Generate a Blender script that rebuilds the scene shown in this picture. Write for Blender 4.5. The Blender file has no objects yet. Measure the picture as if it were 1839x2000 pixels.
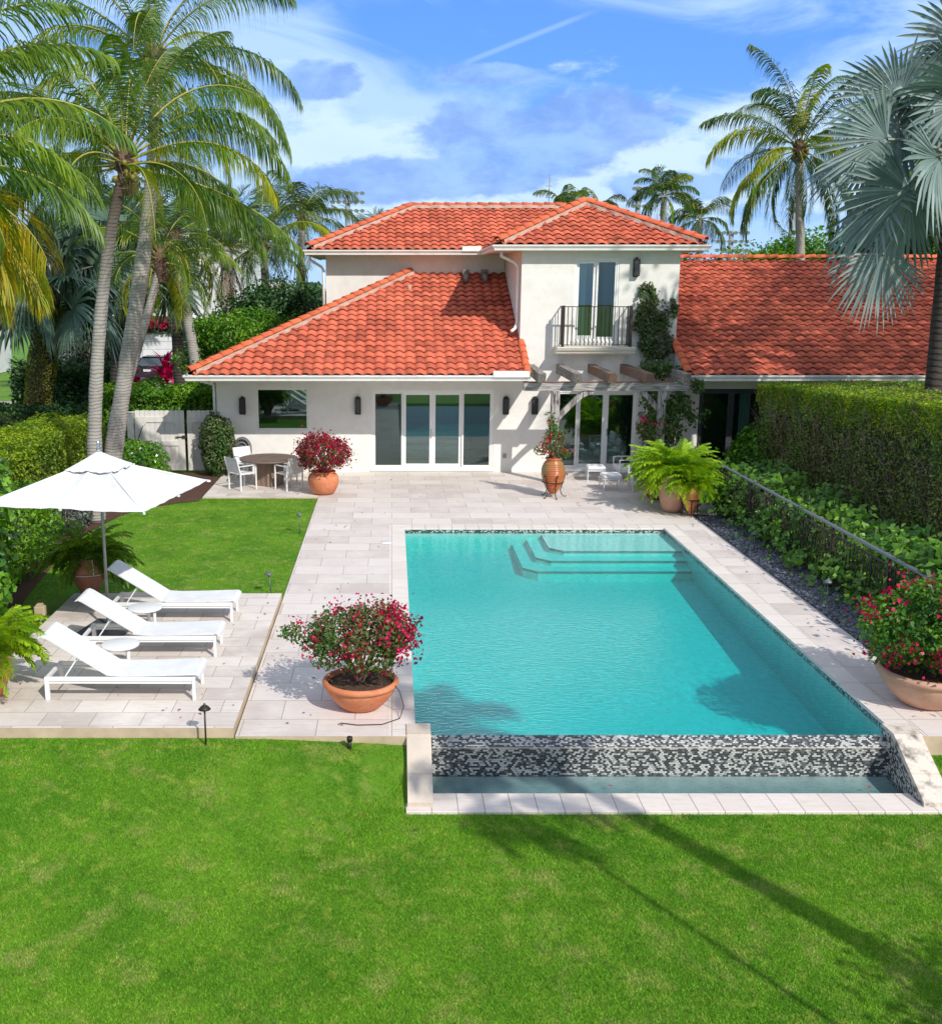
import bpy, math, random
import numpy as np
from mathutils import Vector, Matrix

random.seed(7)
rng = np.random.default_rng(11)
R = math.radians
PI = math.pi
scene = bpy.context.scene
col = scene.collection

# ------------------------------------------------------------------ camera
PITCH = math.atan(440 / 2040)
cam_d = bpy.data.cameras.new('camera')
cam = bpy.data.objects.new('camera', cam_d)
col.objects.link(cam)
cam.location = (0, 0, 5.28)
cam.rotation_euler = (PI / 2 - PITCH, 0, 0)
cam_d.sensor_fit = 'VERTICAL'
cam_d.sensor_height = 36
cam_d.sensor_width = 36
cam_d.lens = 36 * 2040 / 2000
cam_d.shift_x = 154.5 / 2000
cam_d.clip_start = 0.1
cam_d.clip_end = 3000
scene.camera = cam

# ------------------------------------------------------------------ light
ELEV, AZ = R(39), R(33)
sun_d = bpy.data.lights.new('sun', 'SUN')
sun_d.energy = 4.3
sun_d.angle = R(0.6)
sun_d.color = (1.0, 0.955, 0.89)
sun = bpy.data.objects.new('sun', sun_d)
col.objects.link(sun)
sdir = Vector((-math.sin(AZ) * math.cos(ELEV), math.cos(AZ) * math.cos(ELEV), -math.sin(ELEV)))
sun.rotation_euler = sdir.to_track_quat('-Z', 'Y').to_euler()
sun.location = (20, -30, 40)

world = bpy.data.worlds.new('World')
scene.world = world
world.use_nodes = True
scene.view_settings.view_transform = 'Standard'
scene.view_settings.look = 'None'
scene.view_settings.exposure = 0.05
scene.view_settings.gamma = 1.0


def setup_world():
    nt = world.node_tree
    nt.nodes.clear()
    N = nt.nodes.new
    L = nt.links.new
    out = N('ShaderNodeOutputWorld')
    sky = N('ShaderNodeTexSky')
    sky.sky_type = 'NISHITA'
    sky.sun_disc = False
    sky.sun_elevation = ELEV
    sky.sun_rotation = PI - AZ
    sky.altitude = 0
    sky.air_density = 1.0
    sky.dust_density = 0.4
    sky.ozone_density = 2.0
    bg = N('ShaderNodeBackground')
    bg.inputs['Strength'].default_value = 0.112
    tc = N('ShaderNodeTexCoord')
    sep = N('ShaderNodeSeparateXYZ')
    L(tc.outputs['Generated'], sep.inputs[0])

    def math_(op, a, b=None, c=None, clamp=False):
        n = N('ShaderNodeMath')
        n.operation = op
        n.use_clamp = clamp
        for i, v in enumerate((a, b, c)):
            if v is None:
                continue
            if isinstance(v, (int, float)):
                n.inputs[i].default_value = v
            else:
                L(v, n.inputs[i])
        return n.outputs[0]
    X, Y, Z = sep.outputs
    # cloud layer coordinates: azimuth slope and height
    ay = math_('MAXIMUM', math_('ABSOLUTE', Y), 0.15)
    u = math_('DIVIDE', X, ay)
    w = math_('DIVIDE', Z, ay)

    def noise(su, sw, ou, ow, scale, detail=8, rough=0.55, dist=0.3, skew=0.0):
        cmb = N('ShaderNodeCombineXYZ')
        L(math_('MULTIPLY_ADD', math_('ADD', u, math_('MULTIPLY', w, skew)), su, ou), cmb.inputs[0])
        L(math_('MULTIPLY_ADD', w, sw, ow), cmb.inputs[1])
        n = N('ShaderNodeTexNoise')
        n.inputs['Scale'].default_value = scale
        n.inputs['Detail'].default_value = detail
        n.inputs['Roughness'].default_value = rough
        n.inputs['Distortion'].default_value = dist
        L(cmb.outputs[0], n.inputs['Vector'])
        return n.outputs['Fac']

    def ramp(v, lo, hi):
        n = N('ShaderNodeMapRange')
        n.interpolation_type = 'SMOOTHSTEP'
        n.inputs['From Min'].default_value = lo
        n.inputs['From Max'].default_value = hi
        L(v, n.inputs['Value'])
        return n.outputs[0]

    def blob(cu, cw, ru, rw):
        a = math_('DIVIDE', math_('SUBTRACT', u, cu), ru)
        b = math_('DIVIDE', math_('SUBTRACT', w, cw), rw)
        d = math_('SQRT', math_('ADD', math_('MULTIPLY', a, a), math_('MULTIPLY', b, b)))
        return math_('SUBTRACT', 1.0, d)

    def mix(f, a, b):
        n = N('ShaderNodeMix')
        n.data_type = 'RGBA'
        L(f, n.inputs['Factor'])
        for k, v in ((6, a), (7, b)):
            if isinstance(v, tuple):
                n.inputs[k].default_value = v
            else:
                L(v, n.inputs[k])
        return n.outputs[2]
    # the clear sky of this day is a deep, saturated blue
    tint = N('ShaderNodeMix')
    tint.data_type = 'RGBA'
    tint.blend_type = 'MULTIPLY'
    tint.inputs['Factor'].default_value = 1.0
    L(sky.outputs[0], tint.inputs[6])
    tint.inputs[7].default_value = (0.50, 0.82, 1.32, 1)
    c = tint.outputs[2]
    # keep it from bleaching out towards the horizon
    deep = mix(ramp(w, 0.0, 0.45), (1.9, 4.4, 9.6, 1), (0.95, 2.9, 9.0, 1))
    c = mix(math_('ADD', 0.8, 0.0), c, deep)
    # thin white veils
    n1 = noise(1.0, 2.6, 3.7, 1.1, 4.2, 10, 0.6, 0.9, 1.1)
    wgt = math_('MAXIMUM', blob(-0.25, 0.16, 0.36, 0.36), blob(0.5, 0.1, 0.26, 0.22))
    clear = math_('MAXIMUM', blob(0.19, 0.205, 0.22, 0.075), blob(0.03, 0.225, 0.10, 0.035))
    wsum = math_('SUBTRACT', math_('MULTIPLY', math_('MAXIMUM', wgt, -0.6), 0.15), math_('MULTIPLY', math_('MAXIMUM', clear, 0.0), 0.28))
    veil = ramp(math_('ADD', n1, wsum), 0.38, 0.68)
    c = mix(math_('MULTIPLY', veil, 0.80), c, (5.2, 7.3, 10.0, 1))
    # brighter cloud behind the dark bank
    n2 = noise(1.0, 2.4, 8.3, 4.1, 7.5, 10, 0.62, 0.3)
    lw_ = math_('MAXIMUM', blob(-0.08, 0.13, 0.20, 0.05), blob(0.26, 0.125, 0.13, 0.05))
    lw_ = math_('MAXIMUM', lw_, blob(0.12, 0.085, 0.5, 0.03))
    low = ramp(math_('ADD', math_('MULTIPLY', n2, 1.1), math_('MULTIPLY', lw_, 0.24)), 0.52, 0.72)
    c = mix(math_('MULTIPLY', low, 0.85), c, (6.4, 8.2, 9.9, 1))
    # thin contrail
    du, dw = 0.12, 0.045
    ln_ = math.hypot(du, dw)
    dist = math_('ABSOLUTE', math_('SUBTRACT', math_('MULTIPLY', math_('SUBTRACT', w, 0.195), du / ln_), math_('MULTIPLY', math_('SUBTRACT', u, 0.062), dw / ln_)))
    along = math_('ADD', math_('MULTIPLY', math_('SUBTRACT', u, 0.062), du / ln_), math_('MULTIPLY', math_('SUBTRACT', w, 0.195), dw / ln_))
    tr_ = math_('MULTIPLY', math_('SUBTRACT', 1.0, ramp(dist, 0.0005, 0.0035)), math_('MULTIPLY', ramp(along, -0.01, 0.02), math_('SUBTRACT', 1.0, ramp(along, 0.09, 0.14))))
    c = mix(math_('MULTIPLY', tr_, 0.28), c, (5.6, 7.7, 10.2, 1))
    # blue-violet cloud bank in the middle of the view
    n3 = noise(1.0, 1.6, 1.2, 9.4, 9.0, 12, 0.62, 0.0)
    bk = math_('MAXIMUM', blob(0.11, 0.125, 0.115, 0.042), blob(0.19, 0.142, 0.09, 0.03))
    for args in ((0.03, 0.098, 0.15, 0.024), (-0.06, 0.178, 0.042, 0.024), (0.26, 0.09, 0.09, 0.016), (0.088, 0.186, 0.05, 0.011), (-0.19, 0.12, 0.10, 0.02)):
        bk = math_('MAXIMUM', bk, blob(*args))
    bank = ramp(math_('ADD', bk, math_('MULTIPLY', math_('SUBTRACT', n3, 0.5), 2.2)), 0.0, 0.28)
    shade = mix(ramp(noise(1.0, 2.0, 5, 5, 14, 10, 0.6), 0.36, 0.64), (2.0, 3.7, 8.2, 1), (3.2, 5.4, 9.6, 1))
    c = mix(math_('MULTIPLY', bank, 0.86), c, shade)
    # unseen white cloud added overhead and behind the viewer to whiten the fill light
    back = math_('MAXIMUM', ramp(w, 0.42, 0.9), ramp(math_('MULTIPLY', Y, -1.0), -0.35, 0.1))
    over = mix(ramp(noise(1.0, 1.0, 2.0, 6.0, 2.2, 6), 0.40, 0.60), (3.4, 4.7, 7.2, 1), (7.6, 7.9, 8.3, 1))
    c = mix(math_('MULTIPLY', back, 0.9), c, over)
    L(c, bg.inputs['Color'])
    L(bg.outputs[0], out.inputs[0])


setup_world()

# ------------------------------------------------------------------ materials
MATS = {}


def new_mat(name):
    m = bpy.data.materials.new(name)
    m.use_nodes = True
    MATS[name] = m
    nt = m.node_tree
    return m, nt, nt.nodes['Principled BSDF'], nt.nodes.new, nt.links.new


def mixc(nt, fac, a, b, blend='MIX'):
    n = nt.nodes.new('ShaderNodeMix')
    n.data_type = 'RGBA'
    n.blend_type = blend
    for k, v in ((0, fac), (6, a), (7, b)):
        if isinstance(v, (int, float)):
            n.inputs[k].default_value = v
        elif isinstance(v, tuple):
            n.inputs[k].default_value = v if len(v) == 4 else (*v, 1)
        else:
            nt.links.new(v, n.inputs[k])
    return n.outputs[2]


def noise_fac(nt, scale, detail=4, rough=0.5, lo=0.35, hi=0.65, vec=None, stretch=None, dist=0.0):
    N, L = nt.nodes.new, nt.links.new
    n = N('ShaderNodeTexNoise')
    n.inputs['Scale'].default_value = scale
    n.inputs['Detail'].default_value = detail
    n.inputs['Roughness'].default_value = rough
    n.inputs['Distortion'].default_value = dist
    if vec is None:
        vec = N('ShaderNodeNewGeometry').outputs['Position']
    if stretch:
        mp = N('ShaderNodeMapping')
        mp.inputs['Scale'].default_value = stretch
        L(vec, mp.inputs[0])
        vec = mp.outputs[0]
    L(vec, n.inputs['Vector'])
    r = N('ShaderNodeMapRange')
    r.inputs['From Min'].default_value = lo
    r.inputs['From Max'].default_value = hi
    L(n.outputs['Fac'], r.inputs['Value'])
    return r.outputs[0]


def simple(name, c, rough=0.6, c2=None, scale=3.0, c3=None, scale3=20.0, bump=None, metal=0.0, spec=0.5,
           rnd=0.0, stretch=None, lo=0.35, hi=0.65, objspace=False, f3=0.6):
    m, nt, p, N, L = new_mat(name)
    vec = None
    if objspace:
        vec = N('ShaderNodeTexCoord').outputs['Object']
    cc = (*c, 1)
    if c2:
        cc = mixc(nt, noise_fac(nt, scale, 6, 0.6, lo, hi, vec, stretch), (*c, 1), (*c2, 1))
    if c3:
        f = noise_fac(nt, scale3, 6, 0.7, 0.45, 0.7, vec, stretch)
        mm = N('ShaderNodeMath')
        mm.operation = 'MULTIPLY'
        mm.inputs[1].default_value = f3
        L(f, mm.inputs[0])
        cc = mixc(nt, mm.outputs[0], cc, (*c3, 1))
    if rnd:
        g = N('ShaderNodeNewGeometry')
        h = N('ShaderNodeHueSaturation')
        mr = N('ShaderNodeMapRange')
        mr.inputs['To Min'].default_value = 1 - rnd
        mr.inputs['To Max'].default_value = 1 + rnd
        L(g.outputs['Random Per Island'], mr.inputs['Value'])
        L(mr.outputs[0], h.inputs['Value'])
        if isinstance(cc, tuple):
            h.inputs['Color'].default_value = cc
        else:
            L(cc, h.inputs['Color'])
        cc = h.outputs[0]
    if isinstance(cc, tuple):
        p.inputs['Base Color'].default_value = cc
    else:
        L(cc, p.inputs['Base Color'])
    p.inputs['Roughness'].default_value = rough
    p.inputs['Metallic'].default_value = metal
    p.inputs['Specular IOR Level'].default_value = spec
    if bump:
        n = N('ShaderNodeTexNoise')
        n.inputs['Scale'].default_value = bump[0]
        n.inputs['Detail'].default_value = 8
        gp = vec or N('ShaderNodeNewGeometry').outputs['Position']
        L(gp, n.inputs['Vector'])
        b = N('ShaderNodeBump')
        b.inputs['Strength'].default_value = bump[1]
        b.inputs['Distance'].default_value = bump[2] if len(bump) > 2 else 0.02
        L(n.outputs['Fac'], b.inputs['Height'])
        L(b.outputs[0], p.inputs['Normal'])
    return m


def leaf(name, ca, cb, cc=None, trans=0.3, rough=0.45, clump=1.2, spec=0.35, amount=0.35, clo=0.42, chi=0.62):
    """leaf surface: colour differs from leaf to leaf and from branch to branch"""
    m, nt, p, N, L = new_mat(name)
    g = N('ShaderNodeNewGeometry')
    c = mixc(nt, g.outputs['Random Per Island'], (*ca, 1), (*cb, 1))
    if cc:
        c = mixc(nt, noise_fac(nt, clump, 3, 0.6, clo, chi), c, (*cc, 1))
    h = N('ShaderNodeHueSaturation')
    wn = N('ShaderNodeTexWhiteNoise')
    wn.noise_dimensions = '1D'
    L(g.outputs['Random Per Island'], wn.inputs['W'])
    mr = N('ShaderNodeMapRange')
    mr.inputs['To Min'].default_value = 1 - amount
    mr.inputs['To Max'].default_value = 1 + amount
    L(wn.outputs[0], mr.inputs['Value'])
    L(mr.outputs[0], h.inputs['Value'])
    L(c, h.inputs['Color'])
    L(h.outputs[0], p.inputs['Base Color'])
    p.inputs['Roughness'].default_value = rough
    p.inputs['Specular IOR Level'].default_value = spec
    t = N('ShaderNodeBsdfTranslucent')
    hs = N('ShaderNodeHueSaturation')
    hs.inputs['Saturation'].default_value = 1.1
    hs.inputs['Value'].default_value = 1.2
    L(h.outputs[0], hs.inputs['Color'])
    L(hs.outputs[0], t.inputs['Color'])
    mx = N('ShaderNodeMixShader')
    mx.inputs[0].default_value = trans
    L(p.outputs[0], mx.inputs[1])
    L(t.outputs[0], mx.inputs[2])
    L(mx.outputs[0], nt.nodes['Material Output'].inputs['Surface'])
    return m


def paving(name, bw, bh, c1, c2, mortar, msize=0.008, rot=0.0, offset=0.5, extra=(0.70, 0.56, 0.47)):
    m, nt, p, N, L = new_mat(name)
    g = N('ShaderNodeNewGeometry')
    mp = N('ShaderNodeMapping')
    mp.inputs['Rotation'].default_value = (0, 0, rot)
    L(g.outputs['Position'], mp.inputs[0])
    b = N('ShaderNodeTexBrick')
    b.offset = offset
    b.inputs['Scale'].default_value = 1.0
    b.inputs['Brick Width'].default_value = bw
    b.inputs['Row Height'].default_value = bh
    b.inputs['Mortar Size'].default_value = msize
    b.inputs['Mortar Smooth'].default_value = 0.3
    b.inputs['Bias'].default_value = -0.1
    b.inputs['Color1'].default_value = (*c1, 1)
    b.inputs['Color2'].default_value = (*c2, 1)
    b.inputs['Mortar'].default_value = (*mortar, 1)
    L(mp.outputs[0], b.inputs['Vector'])
    # travertine veins and broad weathering
    c = mixc(nt, noise_fac(nt, 1.1, 6, 0.65, 0.42, 0.72), b.outputs['Color'], (*extra, 1))
    v = noise_fac(nt, 9.0, 8, 0.7, 0.5, 0.75, stretch=(0.35, 2.2, 1))
    sc = N('ShaderNodeMath')
    sc.operation = 'MULTIPLY'
    sc.inputs[1].default_value = 0.38
    L(v, sc.inputs[0])
    c = mixc(nt, sc.outputs[0], c, (0.30, 0.23, 0.18, 1))
    v2 = noise_fac(nt, 60, 3, 0.6, 0.62, 0.72)
    sc2 = N('ShaderNodeMath')
    sc2.operation = 'MULTIPLY'
    sc2.inputs[1].default_value = 0.35
    L(v2, sc2.inputs[0])
    c = mixc(nt, sc2.outputs[0], c, (0.22, 0.17, 0.13, 1))
    c = mixc(nt, b.outputs['Fac'], c, (*mortar, 1))
    L(c, p.inputs['Base Color'])
    p.inputs['Roughness'].default_value = 0.72
    bm = N('ShaderNodeBump')
    bm.inputs['Strength'].default_value = 0.5
    bm.inputs['Distance'].default_value = 0.004
    bm.invert = True
    L(b.outputs['Fac'], bm.inputs['Height'])
    L(bm.outputs[0], p.inputs['Normal'])
    return m


def mosaic(name):
    """small staggered glass tiles, white and charcoal at random"""
    m, nt, p, N, L = new_mat(name)
    uv = N('ShaderNodeUVMap')
    sep = N('ShaderNodeSeparateXYZ')
    L(uv.outputs[0], sep.inputs[0])

    def M(op, a, b=None, c=None):
        n = N('ShaderNodeMath')
        n.operation = op
        for i, v in enumerate((a, b, c)):
            if v is None:
                continue
            if isinstance(v, (int, float)):
                n.inputs[i].default_value = v
            else:
                L(v, n.inputs[i])
        return n.outputs[0]
    tw, th = 0.034, 0.0235
    vy = M('DIVIDE', sep.outputs[1], th)
    row = M('FLOOR', vy)
    ux = M('ADD', M('DIVIDE', sep.outputs[0], tw), M('MULTIPLY', M('MODULO', row, 2.0), 0.5))
    cx = M('FLOOR', ux)
    cmb = N('ShaderNodeCombineXYZ')
    L(cx, cmb.inputs[0])
    L(row, cmb.inputs[1])
    wn = N('ShaderNodeTexWhiteNoise')
    wn.noise_dimensions = '2D'
    L(cmb.outputs[0], wn.inputs['Vector'])
    big = N('ShaderNodeTexNoise')
    big.inputs['Scale'].default_value = 0.8
    L(uv.outputs[0], big.inputs['Vector'])
    thr = M('MULTIPLY_ADD', big.outputs['Fac'], 0.5, 0.32)
    light = M('GREATER_THAN', wn.outputs['Value'], thr)
    c = mixc(nt, light, (0.030, 0.035, 0.040, 1), (0.48, 0.48, 0.45, 1))
    # second random: in-between greys
    wn2 = N('ShaderNodeTexWhiteNoise')
    wn2.noise_dimensions = '3D'
    L(cmb.outputs[0], wn2.inputs['Vector'])
    c = mixc(nt, M('MULTIPLY', M('GREATER_THAN', wn2.outputs['Value'], 0.72), 0.5), c, (0.16, 0.18, 0.17, 1))
    fx = M('ABSOLUTE', M('SUBTRACT', M('FRACT', ux), 0.5))
    fy = M('ABSOLUTE', M('SUBTRACT', M('FRACT', vy), 0.5))
    grout = M('MAXIMUM', M('GREATER_THAN', fx, 0.455), M('GREATER_THAN', fy, 0.43))
    c = mixc(nt, grout, c, (0.12, 0.12, 0.115, 1))
    L(c, p.inputs['Base Color'])
    p.inputs['Roughness'].default_value = 0.2
    return m


def grass_mat(name, tex=True):
    m, nt, p, N, L = new_mat(name)
    a = (0.102, 0.262, 0.013)
    b = (0.162, 0.340, 0.020)
    c = mixc(nt, noise_fac(nt, 0.9, 5, 0.6, 0.38, 0.62), (*a, 1), (*b, 1))
    c = mixc(nt, noise_fac(nt, 5.0, 6, 0.65, 0.52, 0.70), c, (0.27, 0.38, 0.05, 1))
    c = mixc(nt, noise_fac(nt, 2.3, 6, 0.65, 0.54, 0.76), c, (0.33, 0.37, 0.095, 1))
    c = mixc(nt, noise_fac(nt, 3.4, 4, 0.6, 0.60, 0.78), c, (0.068, 0.20, 0.010, 1))
    if not tex:
        g = N('ShaderNodeNewGeometry')
        h = N('ShaderNodeHueSaturation')
        mr = N('ShaderNodeMapRange')
        mr.inputs['To Min'].default_value = 0.6
        mr.inputs['To Max'].default_value = 1.75
        L(g.outputs['Random Per Island'], mr.inputs['Value'])
        L(mr.outputs[0], h.inputs['Value'])
        L(c, h.inputs['Color'])
        c = h.outputs[0]
    else:
        h = N('ShaderNodeHueSaturation')
        h.inputs['Value'].default_value = 0.78
        L(c, h.inputs['Color'])
        c = h.outputs[0]
    L(c, p.inputs['Base Color'])
    p.inputs['Roughness'].default_value = 0.7
    p.inputs['Specular IOR Level'].default_value = 0.2
    if tex:
        n = N('ShaderNodeTexNoise')
        n.inputs['Scale'].default_value = 70
        n.inputs['Detail'].default_value = 6
        L(N('ShaderNodeNewGeometry').outputs['Position'], n.inputs['Vector'])
        bm = N('ShaderNodeBump')
        bm.inputs['Strength'].default_value = 0.9
        bm.inputs['Distance'].default_value = 0.03
        L(n.outputs['Fac'], bm.inputs['Height'])
        L(bm.outputs[0], p.inputs['Normal'])
    else:
        t = N('ShaderNodeBsdfTranslucent')
        L(c, t.inputs['Color'])
        mx = N('ShaderNodeMixShader')
        mx.inputs[0].default_value = 0.3
        L(p.outputs[0], mx.inputs[1])
        L(t.outputs[0], mx.inputs[2])
        L(mx.outputs[0], nt.nodes['Material Output'].inputs['Surface'])
    return m


def glass_mat(name, tint, refl, rough=0.0, bump=None):
    m, nt, p, N, L = new_mat(name)
    nt.nodes.remove(p)
    tr = N('ShaderNodeBsdfTransparent')
    tr.inputs[0].default_value = (*tint, 1)
    gl = N('ShaderNodeBsdfGlossy')
    gl.inputs['Roughness'].default_value = rough
    gl.inputs['Color'].default_value = (0.75, 1.0, 0.97, 1)
    fr = N('ShaderNodeFresnel')
    fr.inputs['IOR'].default_value = 1.5
    ad = N('ShaderNodeMath')
    ad.use_clamp = True
    ad.inputs[1].default_value = refl
    L(fr.outputs[0], ad.inputs[0])
    mx = N('ShaderNodeMixShader')
    L(ad.outputs[0], mx.inputs[0])
    L(tr.outputs[0], mx.inputs[1])
    L(gl.outputs[0], mx.inputs[2])
    L(mx.outputs[0], nt.nodes['Material Output'].inputs['Surface'])
    return m


def water_mat(name, absorb, density, bump_s=0.25, scl=(2.6, 5.0, 1)):
    m, nt, p, N, L = new_mat(name)
    nt.nodes.remove(p)
    tr = N('ShaderNodeBsdfTransparent')
    tr.inputs[0].default_value = (1, 1, 1, 1)
    gl = N('ShaderNodeBsdfGlossy')
    gl.inputs['Roughness'].default_value = 0.03
    lw = N('ShaderNodeLayerWeight')
    lw.inputs['Blend'].default_value = 0.5
    pw = N('ShaderNodeMath')
    pw.operation = 'POWER'
    pw.inputs[1].default_value = 4.4
    L(lw.outputs['Facing'], pw.inputs[0])
    fr = N('ShaderNodeMath')
    fr.operation = 'MULTIPLY_ADD'
    fr.use_clamp = True
    fr.inputs[1].default_value = 1.0
    fr.inputs[2].default_value = 0.035
    L(pw.outputs[0], fr.inputs[0])
    g = N('ShaderNodeNewGeometry')
    mp = N('ShaderNodeMapping')
    mp.inputs['Scale'].default_value = scl
    L(g.outputs['Position'], mp.inputs[0])
    n = N('ShaderNodeTexNoise')
    n.inputs['Scale'].default_value = 2.2
    n.inputs['Detail'].default_value = 5
    n.inputs['Roughness'].default_value = 0.62
    n.inputs['Distortion'].default_value = 0.6
    L(mp.outputs[0], n.inputs['Vector'])
    b = N('ShaderNodeBump')
    b.inputs['Strength'].default_value = bump_s
    b.inputs['Distance'].default_value = 0.03
    L(n.outputs['Fac'], b.inputs['Height'])
    L(b.outputs[0], gl.inputs['Normal'])
    L(b.outputs[0], lw.inputs['Normal'])
    mx = N('ShaderNodeMixShader')
    L(fr.outputs[0], mx.inputs[0])
    L(tr.outputs[0], mx.inputs[1])
    L(gl.outputs[0], mx.inputs[2])
    out = nt.nodes['Material Output']
    L(mx.outputs[0], out.inputs['Surface'])
    va = N('ShaderNodeVolumeAbsorption')
    va.inputs['Color'].default_value = (*absorb, 1)
    va.inputs['Density'].default_value = density
    L(va.outputs[0], out.inputs['Volume'])
    return m


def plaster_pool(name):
    """pale plaster with rippling water light painted in as wavy mottling"""
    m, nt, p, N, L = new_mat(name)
    c = mixc(nt, noise_fac(nt, 11, 6, 0.8, 0.36, 0.64, stretch=(1, 0.55, 1)), (0.50, 0.60, 0.55, 1), (0.84, 0.88, 0.82, 1))  # pale and dark mottles stand in for caustic sparkle on the floor
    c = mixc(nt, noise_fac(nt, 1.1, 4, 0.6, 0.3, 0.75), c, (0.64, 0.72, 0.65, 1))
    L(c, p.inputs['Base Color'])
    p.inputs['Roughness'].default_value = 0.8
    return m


def bark_mat(name, c1, c2, ring=9.0, amt=0.8, upper=0):
    m, nt, p, N, L = new_mat(name)
    tc = N('ShaderNodeTexCoord')
    sep = N('ShaderNodeSeparateXYZ')
    L(N('ShaderNodeNewGeometry').outputs['Position'], sep.inputs[0])
    n = N('ShaderNodeTexNoise')
    n.inputs['Scale'].default_value = 2.5
    n.inputs['Detail'].default_value = 5
    L(N('ShaderNodeNewGeometry').outputs['Position'], n.inputs['Vector'])
    a = N('ShaderNodeMath')
    a.operation = 'MULTIPLY_ADD'
    a.inputs[1].default_value = 0.16
    L(n.outputs['Fac'], a.inputs[0])
    L(sep.outputs[2], a.inputs[2])
    b = N('ShaderNodeMath')
    b.operation = 'MULTIPLY'
    b.inputs[1].default_value = ring
    L(a.outputs[0], b.inputs[0])
    f = N('ShaderNodeMath')
    f.operation = 'FRACT'
    L(b.outputs[0], f.inputs[0])
    r = N('ShaderNodeMapRange')
    r.inputs['From Min'].default_value = 0.0
    r.inputs['From Max'].default_value = 0.35
    L(f.outputs[0], r.inputs['Value'])
    c = mixc(nt, r.outputs[0], (*c2, 1), (*c1, 1))
    c = mixc(nt, noise_fac(nt, 7, 6, 0.65, 0.5, 0.75), c, (*c2, 1))
    if upper:
        # the young wood near the crown is still brown and fibrous
        ru = N('ShaderNodeMapRange')
        ru.inputs['From Min'].default_value = 4.6
        ru.inputs['From Max'].default_value = 7.2
        L(a.outputs[0], ru.inputs['Value'])
        c = mixc(nt, ru.outputs[0], c, (0.085, 0.060, 0.045, 1))
    L(c, p.inputs['Base Color'])
    p.inputs['Roughness'].default_value = 0.85
    bm = N('ShaderNodeBump')
    bm.inputs['Strength'].default_value = amt
    bm.inputs['Distance'].default_value = 0.02
    L(r.outputs[0], bm.inputs['Height'])
    L(bm.outputs[0], p.inputs['Normal'])
    return m


M = {}
M['stucco'] = simple('stucco', (0.78, 0.76, 0.715), 0.85, (0.74, 0.715, 0.665), 1.5, (0.56, 0.52, 0.46), 3.0, bump=(45, 0.7, 0.012), f3=0.22)
M['white_paint'] = simple('white_paint', (0.82, 0.82, 0.80), 0.4, (0.76, 0.75, 0.72), 2.0)
M['gutter'] = simple('gutter_white', (0.80, 0.79, 0.76), 0.45, (0.62, 0.60, 0.56), 2.5, lo=0.5, hi=0.8)
M['tile'] = simple('roof_tile', (0.575, 0.140, 0.076), 0.8, (0.47, 0.102, 0.058), 0.9, (0.30, 0.085, 0.055), 3.0, rnd=0.26, spec=0.25, bump=(30, 0.2, 0.01), f3=0.4)
M['ridge'] = simple('ridge_tile', (0.66, 0.135, 0.05), 0.75, (0.54, 0.11, 0.05), 2.0, (0.60, 0.28, 0.18), 7.0, rnd=0.15, spec=0.25, f3=0.3)
M['mortar'] = simple('mortar', (0.48, 0.37, 0.31), 0.9, (0.46, 0.24, 0.17), 6.0, bump=(25, 0.5, 0.02))
M['underlay'] = simple('roof_underlay', (0.30, 0.045, 0.025), 0.9)
M['soffit'] = simple('soffit', (0.62, 0.58, 0.52), 0.7)
M['glass'] = glass_mat('window_glass', (0.50, 0.74, 0.68), 0.16)
M['glass_screen'] = glass_mat('screened_glass', (0.34, 0.42, 0.41), 0.09, 0.03)
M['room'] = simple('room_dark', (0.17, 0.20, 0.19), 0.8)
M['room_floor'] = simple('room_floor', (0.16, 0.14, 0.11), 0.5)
M['sofa'] = simple('pale_upholstery', (0.55, 0.55, 0.50), 0.8)
M['curtain'] = simple('curtain', (0.55, 0.58, 0.58), 0.8, (0.35, 0.37, 0.38), 4, stretch=(8, 8, 0.3))
M['dark_frame'] = simple('dark_frame', (0.045, 0.050, 0.058), 0.45, (0.065, 0.07, 0.08), 2)
M['bronze'] = simple('dark_bronze', (0.035, 0.028, 0.024), 0.45, metal=0.4)
M['iron'] = simple('wrought_iron', (0.035, 0.03, 0.028), 0.6, (0.05, 0.04, 0.03), 10, spec=0.2)
M['lamp_glass'] = simple('smoked_glass', (0.05, 0.05, 0.055), 0.15)
M['wood'] = simple('weathered_timber', (0.30, 0.27, 0.24), 0.85, (0.09, 0.075, 0.065), 3.2, (0.55, 0.52, 0.48), 9, stretch=(1, 1, 5), lo=0.42, hi=0.62, bump=(20, 0.6, 0.02))
M['wood_x'] = simple('weathered_beam', (0.42, 0.39, 0.36), 0.85, (0.08, 0.07, 0.065), 4.5, (0.62, 0.60, 0.57), 9, stretch=(0.7, 6, 6), lo=0.44, hi=0.6, bump=(20, 0.6, 0.02))
M['wood_post'] = simple('weathered_post', (0.42, 0.39, 0.36), 0.85, (0.08, 0.07, 0.065), 5, stretch=(6, 6, 0.7), lo=0.44, hi=0.6, bump=(20, 0.6, 0.02))
M['wood_y'] = simple('weathered_rafter', (0.25, 0.225, 0.20), 0.85, (0.09, 0.075, 0.065), 4.5, (0.42, 0.40, 0.37), 7, stretch=(6, 0.7, 6), lo=0.42, hi=0.62, bump=(20, 0.6, 0.02))
M['wood_rust'] = simple('brown_rafter', (0.26, 0.11, 0.05), 0.85, (0.18, 0.16, 0.14), 2.2, (0.10, 0.06, 0.04), 7, stretch=(6, 0.7, 6), lo=0.42, hi=0.55, bump=(20, 0.6, 0.02))
M['flash'] = simple('copper_flashing', (0.28, 0.10, 0.08), 0.6)
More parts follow.
